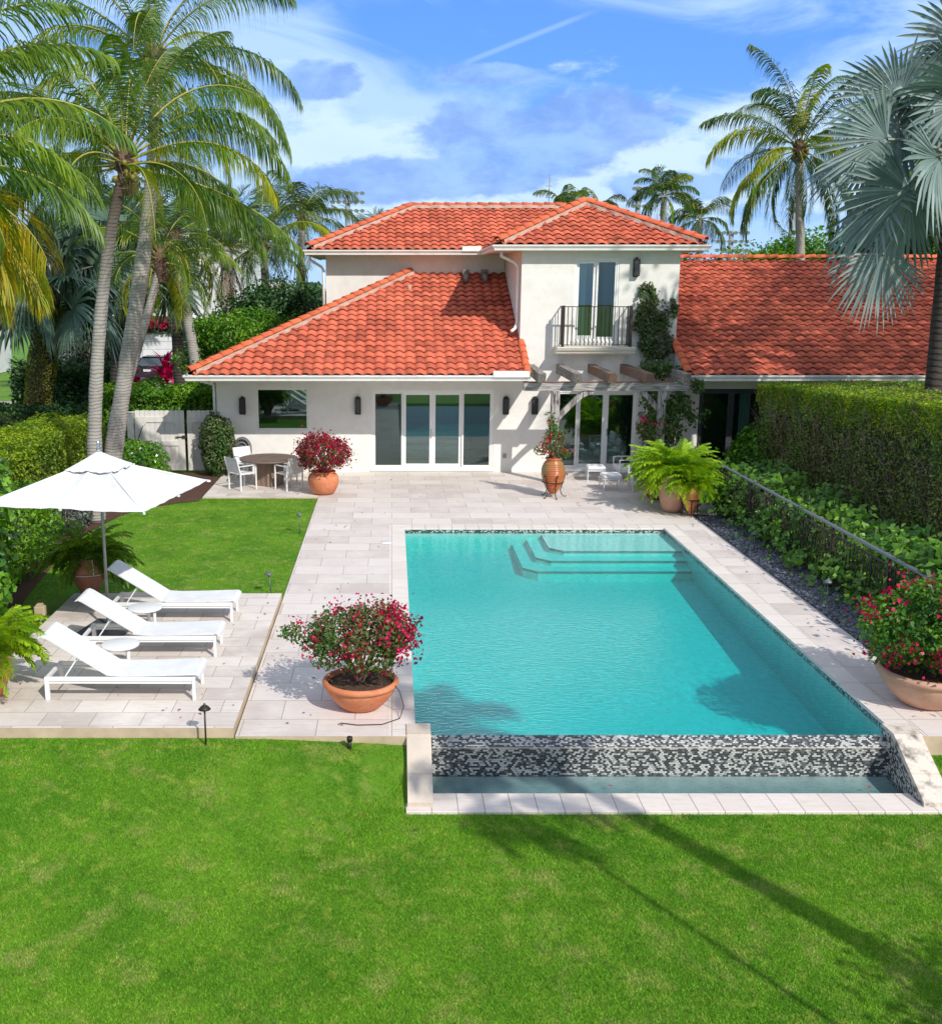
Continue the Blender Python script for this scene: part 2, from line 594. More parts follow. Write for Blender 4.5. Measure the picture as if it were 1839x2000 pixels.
M['paver'] = paving('travertine', 0.61, 0.406, (0.66, 0.60, 0.54), (0.46, 0.39, 0.34), (0.30, 0.25, 0.21), 0.005, rot=0.0, extra=(0.74, 0.67, 0.60))
M['paver_big'] = paving('travertine_pale', 0.92, 0.61, (0.67, 0.605, 0.56), (0.50, 0.43, 0.385), (0.28, 0.235, 0.20), 0.005, rot=0.0, extra=(0.69, 0.62, 0.57))
M['coping'] = paving('travertine_coping', 0.30, 5.0, (0.70, 0.63, 0.57), (0.61, 0.54, 0.48), (0.30, 0.25, 0.21), 0.006, extra=(0.66, 0.58, 0.51))
M['coping_y'] = paving('travertine_coping_side', 0.61, 0.32, (0.72, 0.66, 0.60), (0.63, 0.56, 0.50), (0.38, 0.32, 0.28), 0.006, rot=PI / 2, extra=(0.68, 0.61, 0.54))
M['stone'] = simple('limestone', (0.60, 0.51, 0.42), 0.8, (0.52, 0.44, 0.36), 1.5, (0.32, 0.27, 0.22), 5, bump=(25, 0.3, 0.01), f3=0.25)
M['stone_dirty'] = simple('stained_limestone', (0.62, 0.54, 0.46), 0.8, (0.14, 0.13, 0.11), 6, lo=0.5, hi=0.68, bump=(25, 0.3, 0.01))
M['riser'] = simple('stone_riser', (0.55, 0.43, 0.30), 0.8, (0.42, 0.32, 0.22), 3)
M['mosaic'] = mosaic('mosaic_tile')
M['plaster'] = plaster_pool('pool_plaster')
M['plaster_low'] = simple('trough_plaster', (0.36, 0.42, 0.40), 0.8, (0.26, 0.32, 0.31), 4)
M['water'] = water_mat('pool_water', (0.0, 0.935, 0.94), 2.7, 0.6, (4.5, 8.0, 1))
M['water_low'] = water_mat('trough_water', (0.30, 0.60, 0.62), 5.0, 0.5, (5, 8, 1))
M['grass'] = grass_mat('lawn_grass')
M['blade'] = grass_mat('grass_blade', False)
M['mulch'] = simple('mulch', (0.10, 0.040, 0.022), 0.95, (0.05, 0.02, 0.012), 20, (0.17, 0.085, 0.05), 60, bump=(50, 1.0, 0.03))
M['far_ground'] = simple('far_ground', (0.05, 0.11, 0.02), 0.95, (0.07, 0.15, 0.03), 0.3)
M['asphalt'] = simple('driveway_paving', (0.38, 0.33, 0.30), 0.85, (0.30, 0.26, 0.24), 1.5)
M['pebble'] = simple('dark_pebble', (0.10, 0.105, 0.125), 0.55, rnd=0.75)
M['pebble_bed'] = simple('pebble_bed', (0.015, 0.016, 0.020), 0.8, (0.035, 0.037, 0.045), 30)
M['terracotta'] = simple('terracotta', (0.62, 0.20, 0.085), 0.75, (0.52, 0.16, 0.07), 3.0, (0.68, 0.34, 0.20), 7, objspace=True, bump=(40, 0.15, 0.01), f3=0.5)
M['terracotta_pale'] = simple('pale_terracotta', (0.58, 0.33, 0.23), 0.8, (0.50, 0.27, 0.18), 3.0, (0.66, 0.45, 0.35), 5, objspace=True, f3=0.5)
M['terracotta_old'] = simple('old_terracotta', (0.30, 0.115, 0.07), 0.85, (0.24, 0.12, 0.085), 2.2, (0.45, 0.24, 0.17), 8, objspace=True, bump=(30, 0.3, 0.02), lo=0.45, hi=0.55)
M['glaze'] = simple('glazed_clay', (0.50, 0.105, 0.025), 0.3, (0.30, 0.20, 0.08), 2.6, (0.12, 0.14, 0.04), 4, objspace=True, lo=0.42, hi=0.6, f3=0.5)
M['soil'] = simple('potting_soil', (0.06, 0.03, 0.018), 0.95, (0.10, 0.055, 0.03), 25, bump=(60, 1.0, 0.02))
M['white_metal'] = simple('white_powder_coat', (0.74, 0.74, 0.73), 0.35)
M['sling'] = simple('white_sling', (0.74, 0.745, 0.75), 0.7, (0.66, 0.66, 0.66), 5, bump=(260, 0.5, 0.004))
M['canvas'] = simple('white_canvas', (0.72, 0.725, 0.73), 0.85, (0.64, 0.645, 0.66), 1.8, bump=(5, 0.5, 0.05))
M['cushion'] = simple('white_cushion', (0.80, 0.80, 0.80), 0.85, bump=(60, 0.1, 0.01))
M['grey_metal'] = simple('grey_metal', (0.30, 0.30, 0.30), 0.4, metal=0.5)
M['steel'] = simple('polished_steel', (0.6, 0.6, 0.62), 0.2, metal=1.0)
M['table_top'] = simple('taupe_table', (0.165, 0.115, 0.090), 0.55, (0.13, 0.09, 0.07), 3)
M['table_base'] = simple('taupe_base', (0.25, 0.17, 0.125), 0.6, (0.20, 0.14, 0.10), 3)
M['lead'] = simple('dark_lead', (0.09, 0.09, 0.095), 0.55, (0.18, 0.18, 0.18), 8)
M['fence_white'] = simple('white_board', (0.70, 0.67, 0.62), 0.6, (0.60, 0.56, 0.50), 2, stretch=(3, 3, 0.6))
M['umb_base'] = simple('umbrella_base', (0.06, 0.065, 0.07), 0.5)
M['beige_plastic'] = simple('beige_plastic', (0.42, 0.33, 0.22), 0.5)
M['verdigris'] = simple('aged_metal', (0.16, 0.19, 0.18), 0.5, (0.08, 0.09, 0.09), 15, metal=0.3)
# foliage
M['coconut'] = leaf('coconut_leaf', (0.045, 0.115, 0.016), (0.095, 0.19, 0.022), (0.17, 0.26, 0.02), trans=0.35, clump=0.8, spec=0.35, rough=0.42)
M['coconut_yellow'] = leaf('coconut_leaf_yellowing', (0.27, 0.36, 0.015), (0.42, 0.36, 0.012), (0.15, 0.28, 0.02), trans=0.4, clump=0.9)
M['coconut_gold'] = leaf('coconut_leaf_gold', (0.52, 0.32, 0.012), (0.30, 0.33, 0.02), (0.16, 0.28, 0.02), trans=0.4, clump=1.2, clo=0.45, chi=0.7)
M['coconut_far'] = leaf('coconut_leaf_dark', (0.040, 0.105, 0.025), (0.085, 0.16, 0.030), (0.10, 0.14, 0.02), trans=0.25, clump=0.4)
M['rachis'] = simple('palm_rachis', (0.28, 0.30, 0.05), 0.5, (0.40, 0.32, 0.06), 2)
M['boot'] = simple('palm_fibre', (0.06, 0.035, 0.025), 0.9, (0.20, 0.12, 0.08), 6, bump=(20, 1, 0.05))
M['silver'] = leaf('silver_palm_leaf', (0.19, 0.265, 0.25), (0.30, 0.37, 0.345), (0.13, 0.20, 0.185), trans=0.15, clump=0.7, rough=0.55, amount=0.22)
M['silver_dark'] = leaf('silver_palm_leaf_dark', (0.085, 0.15, 0.12), (0.15, 0.22, 0.18), (0.07, 0.13, 0.07), trans=0.12, clump=0.7, amount=0.25)
M['petiole'] = simple('palm_petiole', (0.30, 0.33, 0.26), 0.6)
M['bark'] = bark_mat('palm_bark', (0.37, 0.34, 0.31), (0.23, 0.205, 0.185), 13, 0.5)
M['bark_main'] = bark_mat('coconut_bark', (0.37, 0.34, 0.31), (0.23, 0.205, 0.185), 13, 0.5, 1)
M['step_tile'] = simple('step_tile', (0.16, 0.20, 0.19), 0.4, (0.26, 0.30, 0.28), 30)
M['bark_dark'] = bark_mat('dark_palm_bark', (0.065, 0.052, 0.045), (0.022, 0.018, 0.016), 7)
M['twig'] = simple('twig', (0.14, 0.105, 0.075), 0.9, (0.22, 0.17, 0.12), 8)
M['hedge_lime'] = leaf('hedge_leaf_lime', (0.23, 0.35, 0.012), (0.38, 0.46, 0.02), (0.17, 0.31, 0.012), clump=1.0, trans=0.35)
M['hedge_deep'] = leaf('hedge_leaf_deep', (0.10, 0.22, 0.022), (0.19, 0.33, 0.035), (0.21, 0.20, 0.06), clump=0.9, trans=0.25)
M['hedge_green'] = leaf('hedge_leaf_green', (0.045, 0.16, 0.012), (0.11, 0.27, 0.02), (0.17, 0.34, 0.02), clump=1.1, trans=0.3)
M['hedge_left'] = leaf('hedge_leaf_left', (0.15, 0.25, 0.012), (0.26, 0.34, 0.02), (0.11, 0.20, 0.015), clump=1.0, trans=0.3)
M['dark_leaf'] = leaf('dark_leaf', (0.018, 0.062, 0.016), (0.040, 0.105, 0.025), (0.06, 0.13, 0.03), clump=0.8, trans=0.2)
M['grey_leaf'] = leaf('grey_leaf', (0.10, 0.13, 0.11), (0.19, 0.21, 0.19), (0.12, 0.13, 0.06), clump=0.8, trans=0.2)
M['sea_grape'] = leaf('round_leaf', (0.10, 0.28, 0.015), (0.22, 0.40, 0.03), (0.06, 0.20, 0.015), clump=1.5, trans=0.3, rough=0.25, spec=0.6)
M['vine'] = leaf('vine_leaf', (0.075, 0.20, 0.02), (0.17, 0.32, 0.035), (0.04, 0.13, 0.02), clump=1.2, trans=0.3, rough=0.35)
M['wall_vine'] = leaf('wall_vine_leaf', (0.04, 0.10, 0.02), (0.09, 0.18, 0.035), (0.12, 0.13, 0.06), clump=1.5, trans=0.25)
M['fern'] = leaf('fern_leaf', (0.27, 0.46, 0.015), (0.44, 0.58, 0.03), (0.18, 0.38, 0.02), clump=2.0, trans=0.4, amount=0.25)
M['fern_dark'] = leaf('fern_leaf_dark', (0.06, 0.15, 0.015), (0.14, 0.26, 0.02), (0.19, 0.33, 0.02), clump=2.0, trans=0.35)
M['bougain_leaf'] = leaf('bougainvillea_leaf', (0.045, 0.125, 0.02), (0.09, 0.20, 0.03), (0.14, 0.16, 0.05), clump=2.0, trans=0.3)
M['bougain_leaf_light'] = leaf('bougainvillea_leaf_light', (0.08, 0.21, 0.015), (0.17, 0.33, 0.025), (0.05, 0.15, 0.02), clump=2.0, trans=0.3)
M['magenta'] = leaf('magenta_bract', (0.48, 0.006, 0.06), (0.64, 0.012, 0.13), (0.34, 0.004, 0.025), clump=2.0, trans=0.3, amount=0.3)
M['crimson'] = leaf('crimson_bract', (0.34, 0.003, 0.035), (0.50, 0.006, 0.06), (0.24, 0.004, 0.03), clump=2.0, trans=0.3, amount=0.35)
M['red'] = leaf('red_petal', (0.62, 0.006, 0.012), (0.70, 0.01, 0.04), None, trans=0.25, amount=0.25)
M['pink'] = leaf('pink_petal', (0.45, 0.10, 0.16), (0.60, 0.22, 0.25), None, trans=0.25)
M['ti'] = leaf('ti_leaf', (0.55, 0.01, 0.10), (0.70, 0.03, 0.20), None, trans=0.3)
M['car_paint'] = simple('black_car_paint', (0.012, 0.014, 0.02), 0.15, spec=0.8)
M['car_glass'] = simple('car_glass', (0.03, 0.04, 0.045), 0.08, spec=0.8)
M['rubber'] = simple('tyre_rubber', (0.015, 0.015, 0.015), 0.8)
M['tail'] = simple('tail_lens', (0.35, 0.01, 0.02), 0.2)
M['plate'] = simple('number_plate', (0.65, 0.65, 0.65), 0.5)
M['ivy_moss'] = leaf('ivy_leaf', (0.12, 0.16, 0.015), (0.24, 0.25, 0.02), (0.28, 0.26, 0.03), clump=2.5, trans=0.2)
M['garage_white'] = simple('garage_white', (0.72, 0.72, 0.72), 0.7, (0.62, 0.62, 0.63), 2)
M['pole_grey'] = simple('galvanised', (0.22, 0.24, 0.27), 0.5)
M['vent'] = simple('vent_metal', (0.22, 0.19, 0.17), 0.5, metal=0.4)

# ------------------------------------------------------------------ mesh helpers


def tag(o, label=None, cat=None, group=None, kind=None):
    if label:
        o['label'] = label
    if cat:
        o['category'] = cat
    if group:
        o['group'] = group
    if kind:
        o['kind'] = kind
    return o


def thing(name, label, cat, loc=(0, 0, 0), rz=0.0, group=None):
    o = bpy.data.objects.new(name, None)
    o.empty_display_size = 0.2
    o.location = loc
    o.rotation_euler = (0, 0, rz)
    col.objects.link(o)
    return tag(o, label, cat, group)


def root_loc(p):
    v = Vector((0, 0, 0))
    while p is not None:
        v += p.location
        p = p.parent
    return v


def link_mesh(name, me, mats, parent=None, world=False):
    if world and parent is not None:
        off = root_loc(parent)
        if off.length > 0:
            me.transform(Matrix.Translation(-off))
    o = bpy.data.objects.new(name, me)
    for m in (mats if isinstance(mats, (list, tuple)) else [mats]):
        me.materials.append(m)
    if parent is not None:
        o.parent = parent
    col.objects.link(o)
    return o


def np_mesh(name, V, F, mats, parent=None, world=False, midx=None, smooth=False):
    """V (n,3), F list of (m,k) arrays"""
    me = bpy.data.meshes.new(name)
    V = np.asarray(V, dtype=np.float32)
    me.vertices.add(len(V))
    me.vertices.foreach_set('co', V.ravel())
    if not isinstance(F, list):
        F = [F]
    F = [np.asarray(f, dtype=np.int32) for f in F if len(f)]
    nl = sum(f.size for f in F)
    npoly = sum(len(f) for f in F)
    me.loops.add(nl)
    me.polygons.add(npoly)
    me.loops.foreach_set('vertex_index', np.concatenate([f.ravel() for f in F]))
    tot = np.concatenate([np.full(len(f), f.shape[1], dtype=np.int32) for f in F])
    start = np.concatenate([[0], np.cumsum(tot)[:-1]]).astype(np.int32)
    me.polygons.foreach_set('loop_start', start)
    me.polygons.foreach_set('loop_total', tot)
    if midx is not None:
        me.polygons.foreach_set('material_index', np.asarray(midx, dtype=np.int32))
    if smooth:
        me.polygons.foreach_set('use_smooth', np.ones(npoly, dtype=bool))
    me.update(calc_edges=True)
    return link_mesh(name, me, mats, parent, world)


class MB:
    def __init__(self):
        self.v, self.f, self.uv, self.mi, self.sm = [], [], [], [], []
        self.cur = 0

    def add(self, vs, fs, smooth=False, uvs=None):
        b = len(self.v)
        self.v += [tuple(p) for p in vs]
        for i, f in enumerate(fs):
            self.f.append(tuple(b + k for k in f))
            self.mi.append(self.cur)
            self.sm.append(smooth)
            self.uv.append(uvs[i] if uvs else None)
        return self

    def quad(self, a, b, c, d, uv=None):
        return self.add([a, b, c, d], [(0, 1, 2, 3)], uvs=[uv] if uv else None)

    def box(self, x0, x1, y0, y1, z0, z1, bev=0.0):
        if bev > 0:
            return self.bbox(x0, x1, y0, y1, z0, z1, bev)
        vs = [(x0, y0, z0), (x1, y0, z0), (x1, y1, z0), (x0, y1, z0), (x0, y0, z1), (x1, y0, z1), (x1, y1, z1), (x0, y1, z1)]
        return self.add(vs, [(0, 3, 2, 1), (4, 5, 6, 7), (0, 1, 5, 4), (1, 2, 6, 5), (2, 3, 7, 6), (3, 0, 4, 7)])

    def bbox(self, x0, x1, y0, y1, z0, z1, b):
        """box with chamfered top and bottom rims and corners"""
        def ring(i, z, c):
            return [(x0 + i + c, y0 + i, z), (x1 - i - c, y0 + i, z), (x1 - i, y0 + i + c, z), (x1 - i, y1 - i - c, z),
                    (x1 - i - c, y1 - i, z), (x0 + i + c, y1 - i, z), (x0 + i, y1 - i - c, z), (x0 + i, y0 + i + c, z)]
        rs = [ring(b, z0, b), ring(0, z0 + b, b), ring(0, z1 - b, b), ring(b, z1, b)]
        vs = sum(rs, [])
        fs = [tuple(reversed(range(8))), tuple(range(24, 32))]
        for k in range(3):
            for i in range(8):
                j = (i + 1) % 8
                fs.append((k * 8 + i, k * 8 + j, k * 8 + 8 + j, k * 8 + 8 + i))
        return self.add(vs, fs)

    def bar(self, p0, p1, w, h, up=(0, 0, 1)):
        p0, p1 = Vector(p0), Vector(p1)
        d = (p1 - p0).normalized()
        u = Vector(up)
        s = d.cross(u)
        if s.length < 1e-5:
            s = d.cross(Vector((0, 1, 0)))
        s.normalize()
        u = s.cross(d).normalized()
        vs = []
        for p in (p0, p1):
            for a, b in ((-1, -1), (1, -1), (1, 1), (-1, 1)):
                vs.append(p + s * (a * w / 2) + u * (b * h / 2))
        return self.add(vs, [(3, 2, 1, 0), (4, 5, 6, 7), (0, 1, 5, 4), (1, 2, 6, 5), (2, 3, 7, 6), (3, 0, 4, 7)])

    def tube(self, pts, r, n=8, cap=True):
        pts = [Vector(p) for p in pts]
        rs = r if isinstance(r, (list, tuple)) else [r] * len(pts)
        vs = []
        s0 = None
        for i, p in enumerate(pts):
            d = (pts[min(i + 1, len(pts) - 1)] - pts[max(i - 1, 0)]).normalized()
            if s0 is None:
                s0 = d.cross(Vector((0, 0, 1)))
                if s0.length < 1e-3:
                    s0 = d.cross(Vector((0, 1, 0)))
            s = (s0 - d * s0.dot(d)).normalized()
            s0 = s
            t = d.cross(s)
            for k in range(n):
                a = 2 * PI * k / n
                vs.append(p + (s * math.cos(a) + t * math.sin(a)) * rs[i])
        fs = []
        for i in range(len(pts) - 1):
            for k in range(n):
                j = (k + 1) % n
                fs.append((i * n + k, i * n + j, (i + 1) * n + j, (i + 1) * n + k))
        if cap:
            fs.append(tuple(reversed(range(n))))
            fs.append(tuple(range((len(pts) - 1) * n, len(pts) * n)))
        return self.add(vs, fs, smooth=n > 5)

    def lathe(self, prof, n=32, c=(0, 0, 0), wob=0.0):
        vs = []
        for i, (r, z) in enumerate(prof):
            for k in range(n):
                a = 2 * PI * k / n
                rr = r * (1 + wob * math.sin(3 * a + i))
                vs.append((c[0] + rr * math.cos(a), c[1] + rr * math.sin(a), c[2] + z))
        fs = []
        for i in range(len(prof) - 1):
            for k in range(n):
                j = (k + 1) % n
                fs.append((i * n + k, i * n + j, (i + 1) * n + j, (i + 1) * n + k))
        return self.add(vs, fs, smooth=True)

    def prism(self, poly, axis, a0, a1):
        """poly: 2-D outline; axis 'x' -> poly in (y,z), 'y' -> (x,z), 'z' -> (x,y)"""
        def P(p, a):
            if axis == 'x':
                return (a, p[0], p[1])
            if axis == 'y':
                return (p[0], a, p[1])
            return (p[0], p[1], a)
        n = len(poly)
        vs = [P(p, a0) for p in poly] + [P(p, a1) for p in poly]
        fs = [tuple(range(n)), tuple(reversed(range(n, 2 * n)))]
        for i in range(n):
            j = (i + 1) % n
            fs.append((i, i + n, j + n, j))
        return self.add(vs, fs)

    def build(self, name, mats, parent=None, world=False, fix=True):
        me = bpy.data.meshes.new(name)
        me.from_pydata(self.v, [], self.f)
        me.polygons.foreach_set('material_index', self.mi)
        me.polygons.foreach_set('use_smooth', self.sm)
        if any(u is not None for u in self.uv):
            ul = me.uv_layers.new(name='UVMap')
            for p, u in zip(me.polygons, self.uv):
                if u is not None:
                    for li, c in zip(p.loop_indices, u):
                        ul.data[li].uv = c
        if fix:
            import bmesh
            bm = bmesh.new()
            bm.from_mesh(me)
            bmesh.ops.recalc_face_normals(bm, faces=bm.faces)
            bm.to_mesh(me)
            bm.free()
        me.update()
        return link_mesh(name, me, mats, parent, world)


def struct(o):
    o['kind'] = 'structure'
    return o


def copy_tree(o, parent=None):
    c = o.copy()
    col.objects.link(c)
    if parent is not None:
        c.parent = parent
    for ch in list(o.children):
        copy_tree(ch, c)
    return c


def put(o, loc, rz=0.0, label=None, s=None):
    o.location = loc
    o.rotation_euler = (0, 0, rz)
    if label:
        o['label'] = label
    if s:
        o.scale = (s, s, s)
    return o


# ------------------------------------------------------------------ foliage helpers
def unit(a):
    return a / np.maximum(np.linalg.norm(a, axis=-1, keepdims=True), 1e-9)


def leaf_quads(P, Nrm, size, aspect=0.5, spread=0.8, up=0.3, fold=0.18):
    """one folded lozenge per point; returns V, F"""
    n = len(P)
    d = rng.normal(size=(n, 3))
    nn = unit(Nrm + d * spread + np.array([0, 0, up]))
    t = unit(np.cross(nn, rng.normal(size=(n, 3))))
    b = np.cross(nn, t)
    s = (size * (0.65 + 0.7 * rng.random(n)))[:, None]
    w = s * aspect
    a = P - t * s * 0.5
    c = P + t * s * 0.5 - nn * s * fold
    l = P + b * w * 0.5 + nn * s * fold * 0.6 - t * s * 0.05
    r = P - b * w * 0.5 + nn * s * fold * 0.6 - t * s * 0.05
    V = np.stack([a, r, c, l], 1).reshape(-1, 3)
    F = np.arange(4 * n, dtype=np.int32).reshape(-1, 4)
    return V, F


class FA:
    """foliage accumulator with material indices"""
    def __init__(self):
        self.V, self.F, self.M, self.n = [], [], [], 0

    def add(self, V, F, mi=0):
        self.V.append(np.asarray(V, dtype=np.float32))
        self.F.append(np.asarray(F, dtype=np.int32) + self.n)
        self.M.append(np.full(len(F), mi, dtype=np.int32))
        self.n += len(V)

    def leaves(self, P, Nrm, size, mi=0, **k):
        V, F = leaf_quads(P, Nrm, size, **k)
        self.add(V, F, mi)

    def build(self, name, mats, parent=None, world=False, smooth=False):
        return np_mesh(name, np.concatenate(self.V), self.F, mats, parent, world, np.concatenate(self.M), smooth)


def lump(P, s, amp, seed=0.0):
    """cheap smooth pseudo noise for uneven outlines"""
    x, y, z = P[:, 0] * s + seed, P[:, 1] * s + seed * 1.7, P[:, 2] * s - seed
    v = np.sin(x * 1.7 + np.sin(y * 1.3 + 1.1)) + np.sin(y * 2.1 + np.sin(z * 1.9 + x * 0.7)) + np.sin(z * 2.3 + np.sin(x * 2.9))
    return v / 3 * amp


def box_points(n, x0, x1, y0, y1, z0, z1, faces='all', depth=0.18, amp=0.12, seed=0.0):
    """points near the surface of a clipped hedge"""
    A = {'-x': (y1 - y0) * (z1 - z0), '+x': (y1 - y0) * (z1 - z0), '-y': (x1 - x0) * (z1 - z0), '+y': (x1 - x0) * (z1 - z0), '+z': (x1 - x0) * (y1 - y0)}
    keys = list(A) if faces == 'all' else faces
    tot = sum(A[k] for k in keys)
    Ps, Ns = [], []
    for k in keys:
        m = int(n * A[k] / tot)
        r = rng.random((m, 3))
        P = np.stack([x0 + r[:, 0] * (x1 - x0), y0 + r[:, 1] * (y1 - y0), z0 + r[:, 2] * (z1 - z0)], 1)
        ax = 'xyz'.index(k[1])
        sg = 1 if k[0] == '+' else -1
        lim = {'-x': x0, '+x': x1, '-y': y0, '+y': y1, '+z': z1}[k]
        Nn = np.zeros((m, 3))
        Nn[:, ax] = sg
        P[:, ax] = lim - sg * np.abs(rng.random(m)) ** 1.5 * depth
        P[:, ax] += sg * (lump(P, 1.6, amp, seed) + lump(P, 5.0, amp * 0.5, seed + 3))
        Ps.append(P)
        Ns.append(Nn)
    return np.concatenate(Ps), np.concatenate(Ns)


def ball_points(n, c, r, shell=0.35, amp=0.15, seed=0.0, zmin=-1.0):
    d = unit(rng.normal(size=(int(n * 1.5), 3)))
    d = d[d[:, 2] > zmin][:n]
    n = len(d)
    rad = 1 - rng.random(n) ** 1.6 * shell
    rad = rad * (1 + lump(d, 2.2, amp, seed) + lump(d, 6.0, amp * 0.6, seed + 2))
    P = np.array(c) + d * rad[:, None] * np.array(r)
    return P, unit(d / np.array(r))


def strips(base, dirs, side, length, width, droop, nseg=3, prof=(0.6, 1.0, 0.75, 0.08), curl=None):
    """leaflet strips. base,dirs,side (n,3); returns V,F quads"""
    n = len(base)
    pts = [base]
    d = dirs.copy()
    seg = (length / nseg)[:, None]
    g = np.array([0, 0, -1.0])
    p = base
    for k in range(nseg):
        d = unit(d + g * (droop[:, None] * (k + 0.5) / nseg))
        p = p + d * seg
        pts.append(p)
    V = []
    for k, q in enumerate(pts):
        w = (width * prof[min(k, len(prof) - 1)] * 0.5)[:, None]
        V.append(q - side * w)
        V.append(q + side * w)
    V = np.stack(V, 1)
    m = 2 * (nseg + 1)
    F = []
    for k in range(nseg):
        F.append(np.stack([np.full(n, 2 * k), np.full(n, 2 * k + 1), np.full(n, 2 * k + 3), np.full(n, 2 * k + 2)], 1) + (np.arange(n) * m)[:, None])
    return V.reshape(-1, 3), np.concatenate(F)


def frond(fa, base, az, elev, length, droop=1.5, leaf_len=0.55, nleaf=60, leaf_w=0.035, leaf_droop=1.0, r0=0.025,
          mi=0, mr=1, twist=0.0, start=0.14, sweep=0.0, lift=0.25, nseg=3, power=1.5):
    """feather leaf: arching midrib with leaflets on both sides"""
    K = 14
    s = np.linspace(0, 1, K + 1)
    e = elev - droop * s ** power
    a = az + sweep * s
    d = np.stack([np.cos(e) * np.cos(a), np.cos(e) * np.sin(a), np.sin(e)], 1)
    pts = np.zeros((K + 1, 3))
    pts[0] = base
    for k in range(K):
        pts[k + 1] = pts[k] + (d[k] + d[k + 1]) * 0.5 * length / K
    # midrib: three-sided tube
    rad = r0 * (1 - 0.85 * s)
    sidev = np.stack([-np.sin(a), np.cos(a), np.zeros(K + 1)], 1)
    upv = np.cross(d, sidev)
    upv = -upv if upv[0, 2] < 0 and elev < PI / 2 else upv
    ring = []
    for ang in (0, 2.09, 4.19):
        ring.append(pts + (sidev * math.cos(ang) + upv * math.sin(ang)) * rad[:, None])
    V = np.stack(ring, 1).reshape(-1, 3)
    F = []
    for k in range(K):
        for j in range(3):
            F.append((3 * k + j, 3 * k + (j + 1) % 3, 3 * k + 3 + (j + 1) % 3, 3 * k + 3 + j))
    fa.add(V, np.array(F), mr)
    # leaflets
    t = start + (1 - start) * (np.arange(nleaf) + 0.5) / nleaf
    t = np.clip(t + rng.normal(size=nleaf) * 0.3 / nleaf, 0, 1)
    for sg in (-1, 1):
        B = np.stack([np.interp(t, s, pts[:, i]) for i in range(3)], 1)
        D = unit(np.stack([np.interp(t, s, d[:, i]) for i in range(3)], 1))
        S = unit(np.stack([np.interp(t, s, sidev[:, i]) for i in range(3)], 1)) * sg
        U = np.cross(D, S) * sg
        if twist:
            c_, s_ = math.cos(twist * sg), math.sin(twist * sg)
            S, U = S * c_ + U * s_, U * c_ - S * s_
        fwd = 0.45 + 0.9 * t ** 2
        DD = unit(S + D * fwd[:, None] + U * (lift + 0.14 * rng.normal(size=nleaf))[:, None] + rng.normal(size=(nleaf, 3)) * 0.12)
        tt = (t - start) / (1 - start)
        ll = leaf_len * (0.45 + 0.75 * np.sin(np.clip(tt * 1.02, 0, 1) * PI * 0.82 + 0.30)) * (0.88 + 0.24 * rng.random(nleaf))
        ll *= np.where(tt > 0.93, 0.75, 1)
        W = leaf_w * (0.8 + 0.4 * rng.random(nleaf))
        wd = unit(D * 0.8 + U * 0.6)
        V, F = strips(B, DD, wd, ll, W, leaf_droop * (0.8 + 0.5 * rng.random(nleaf)), nseg)
        fa.add(V, F, mi)


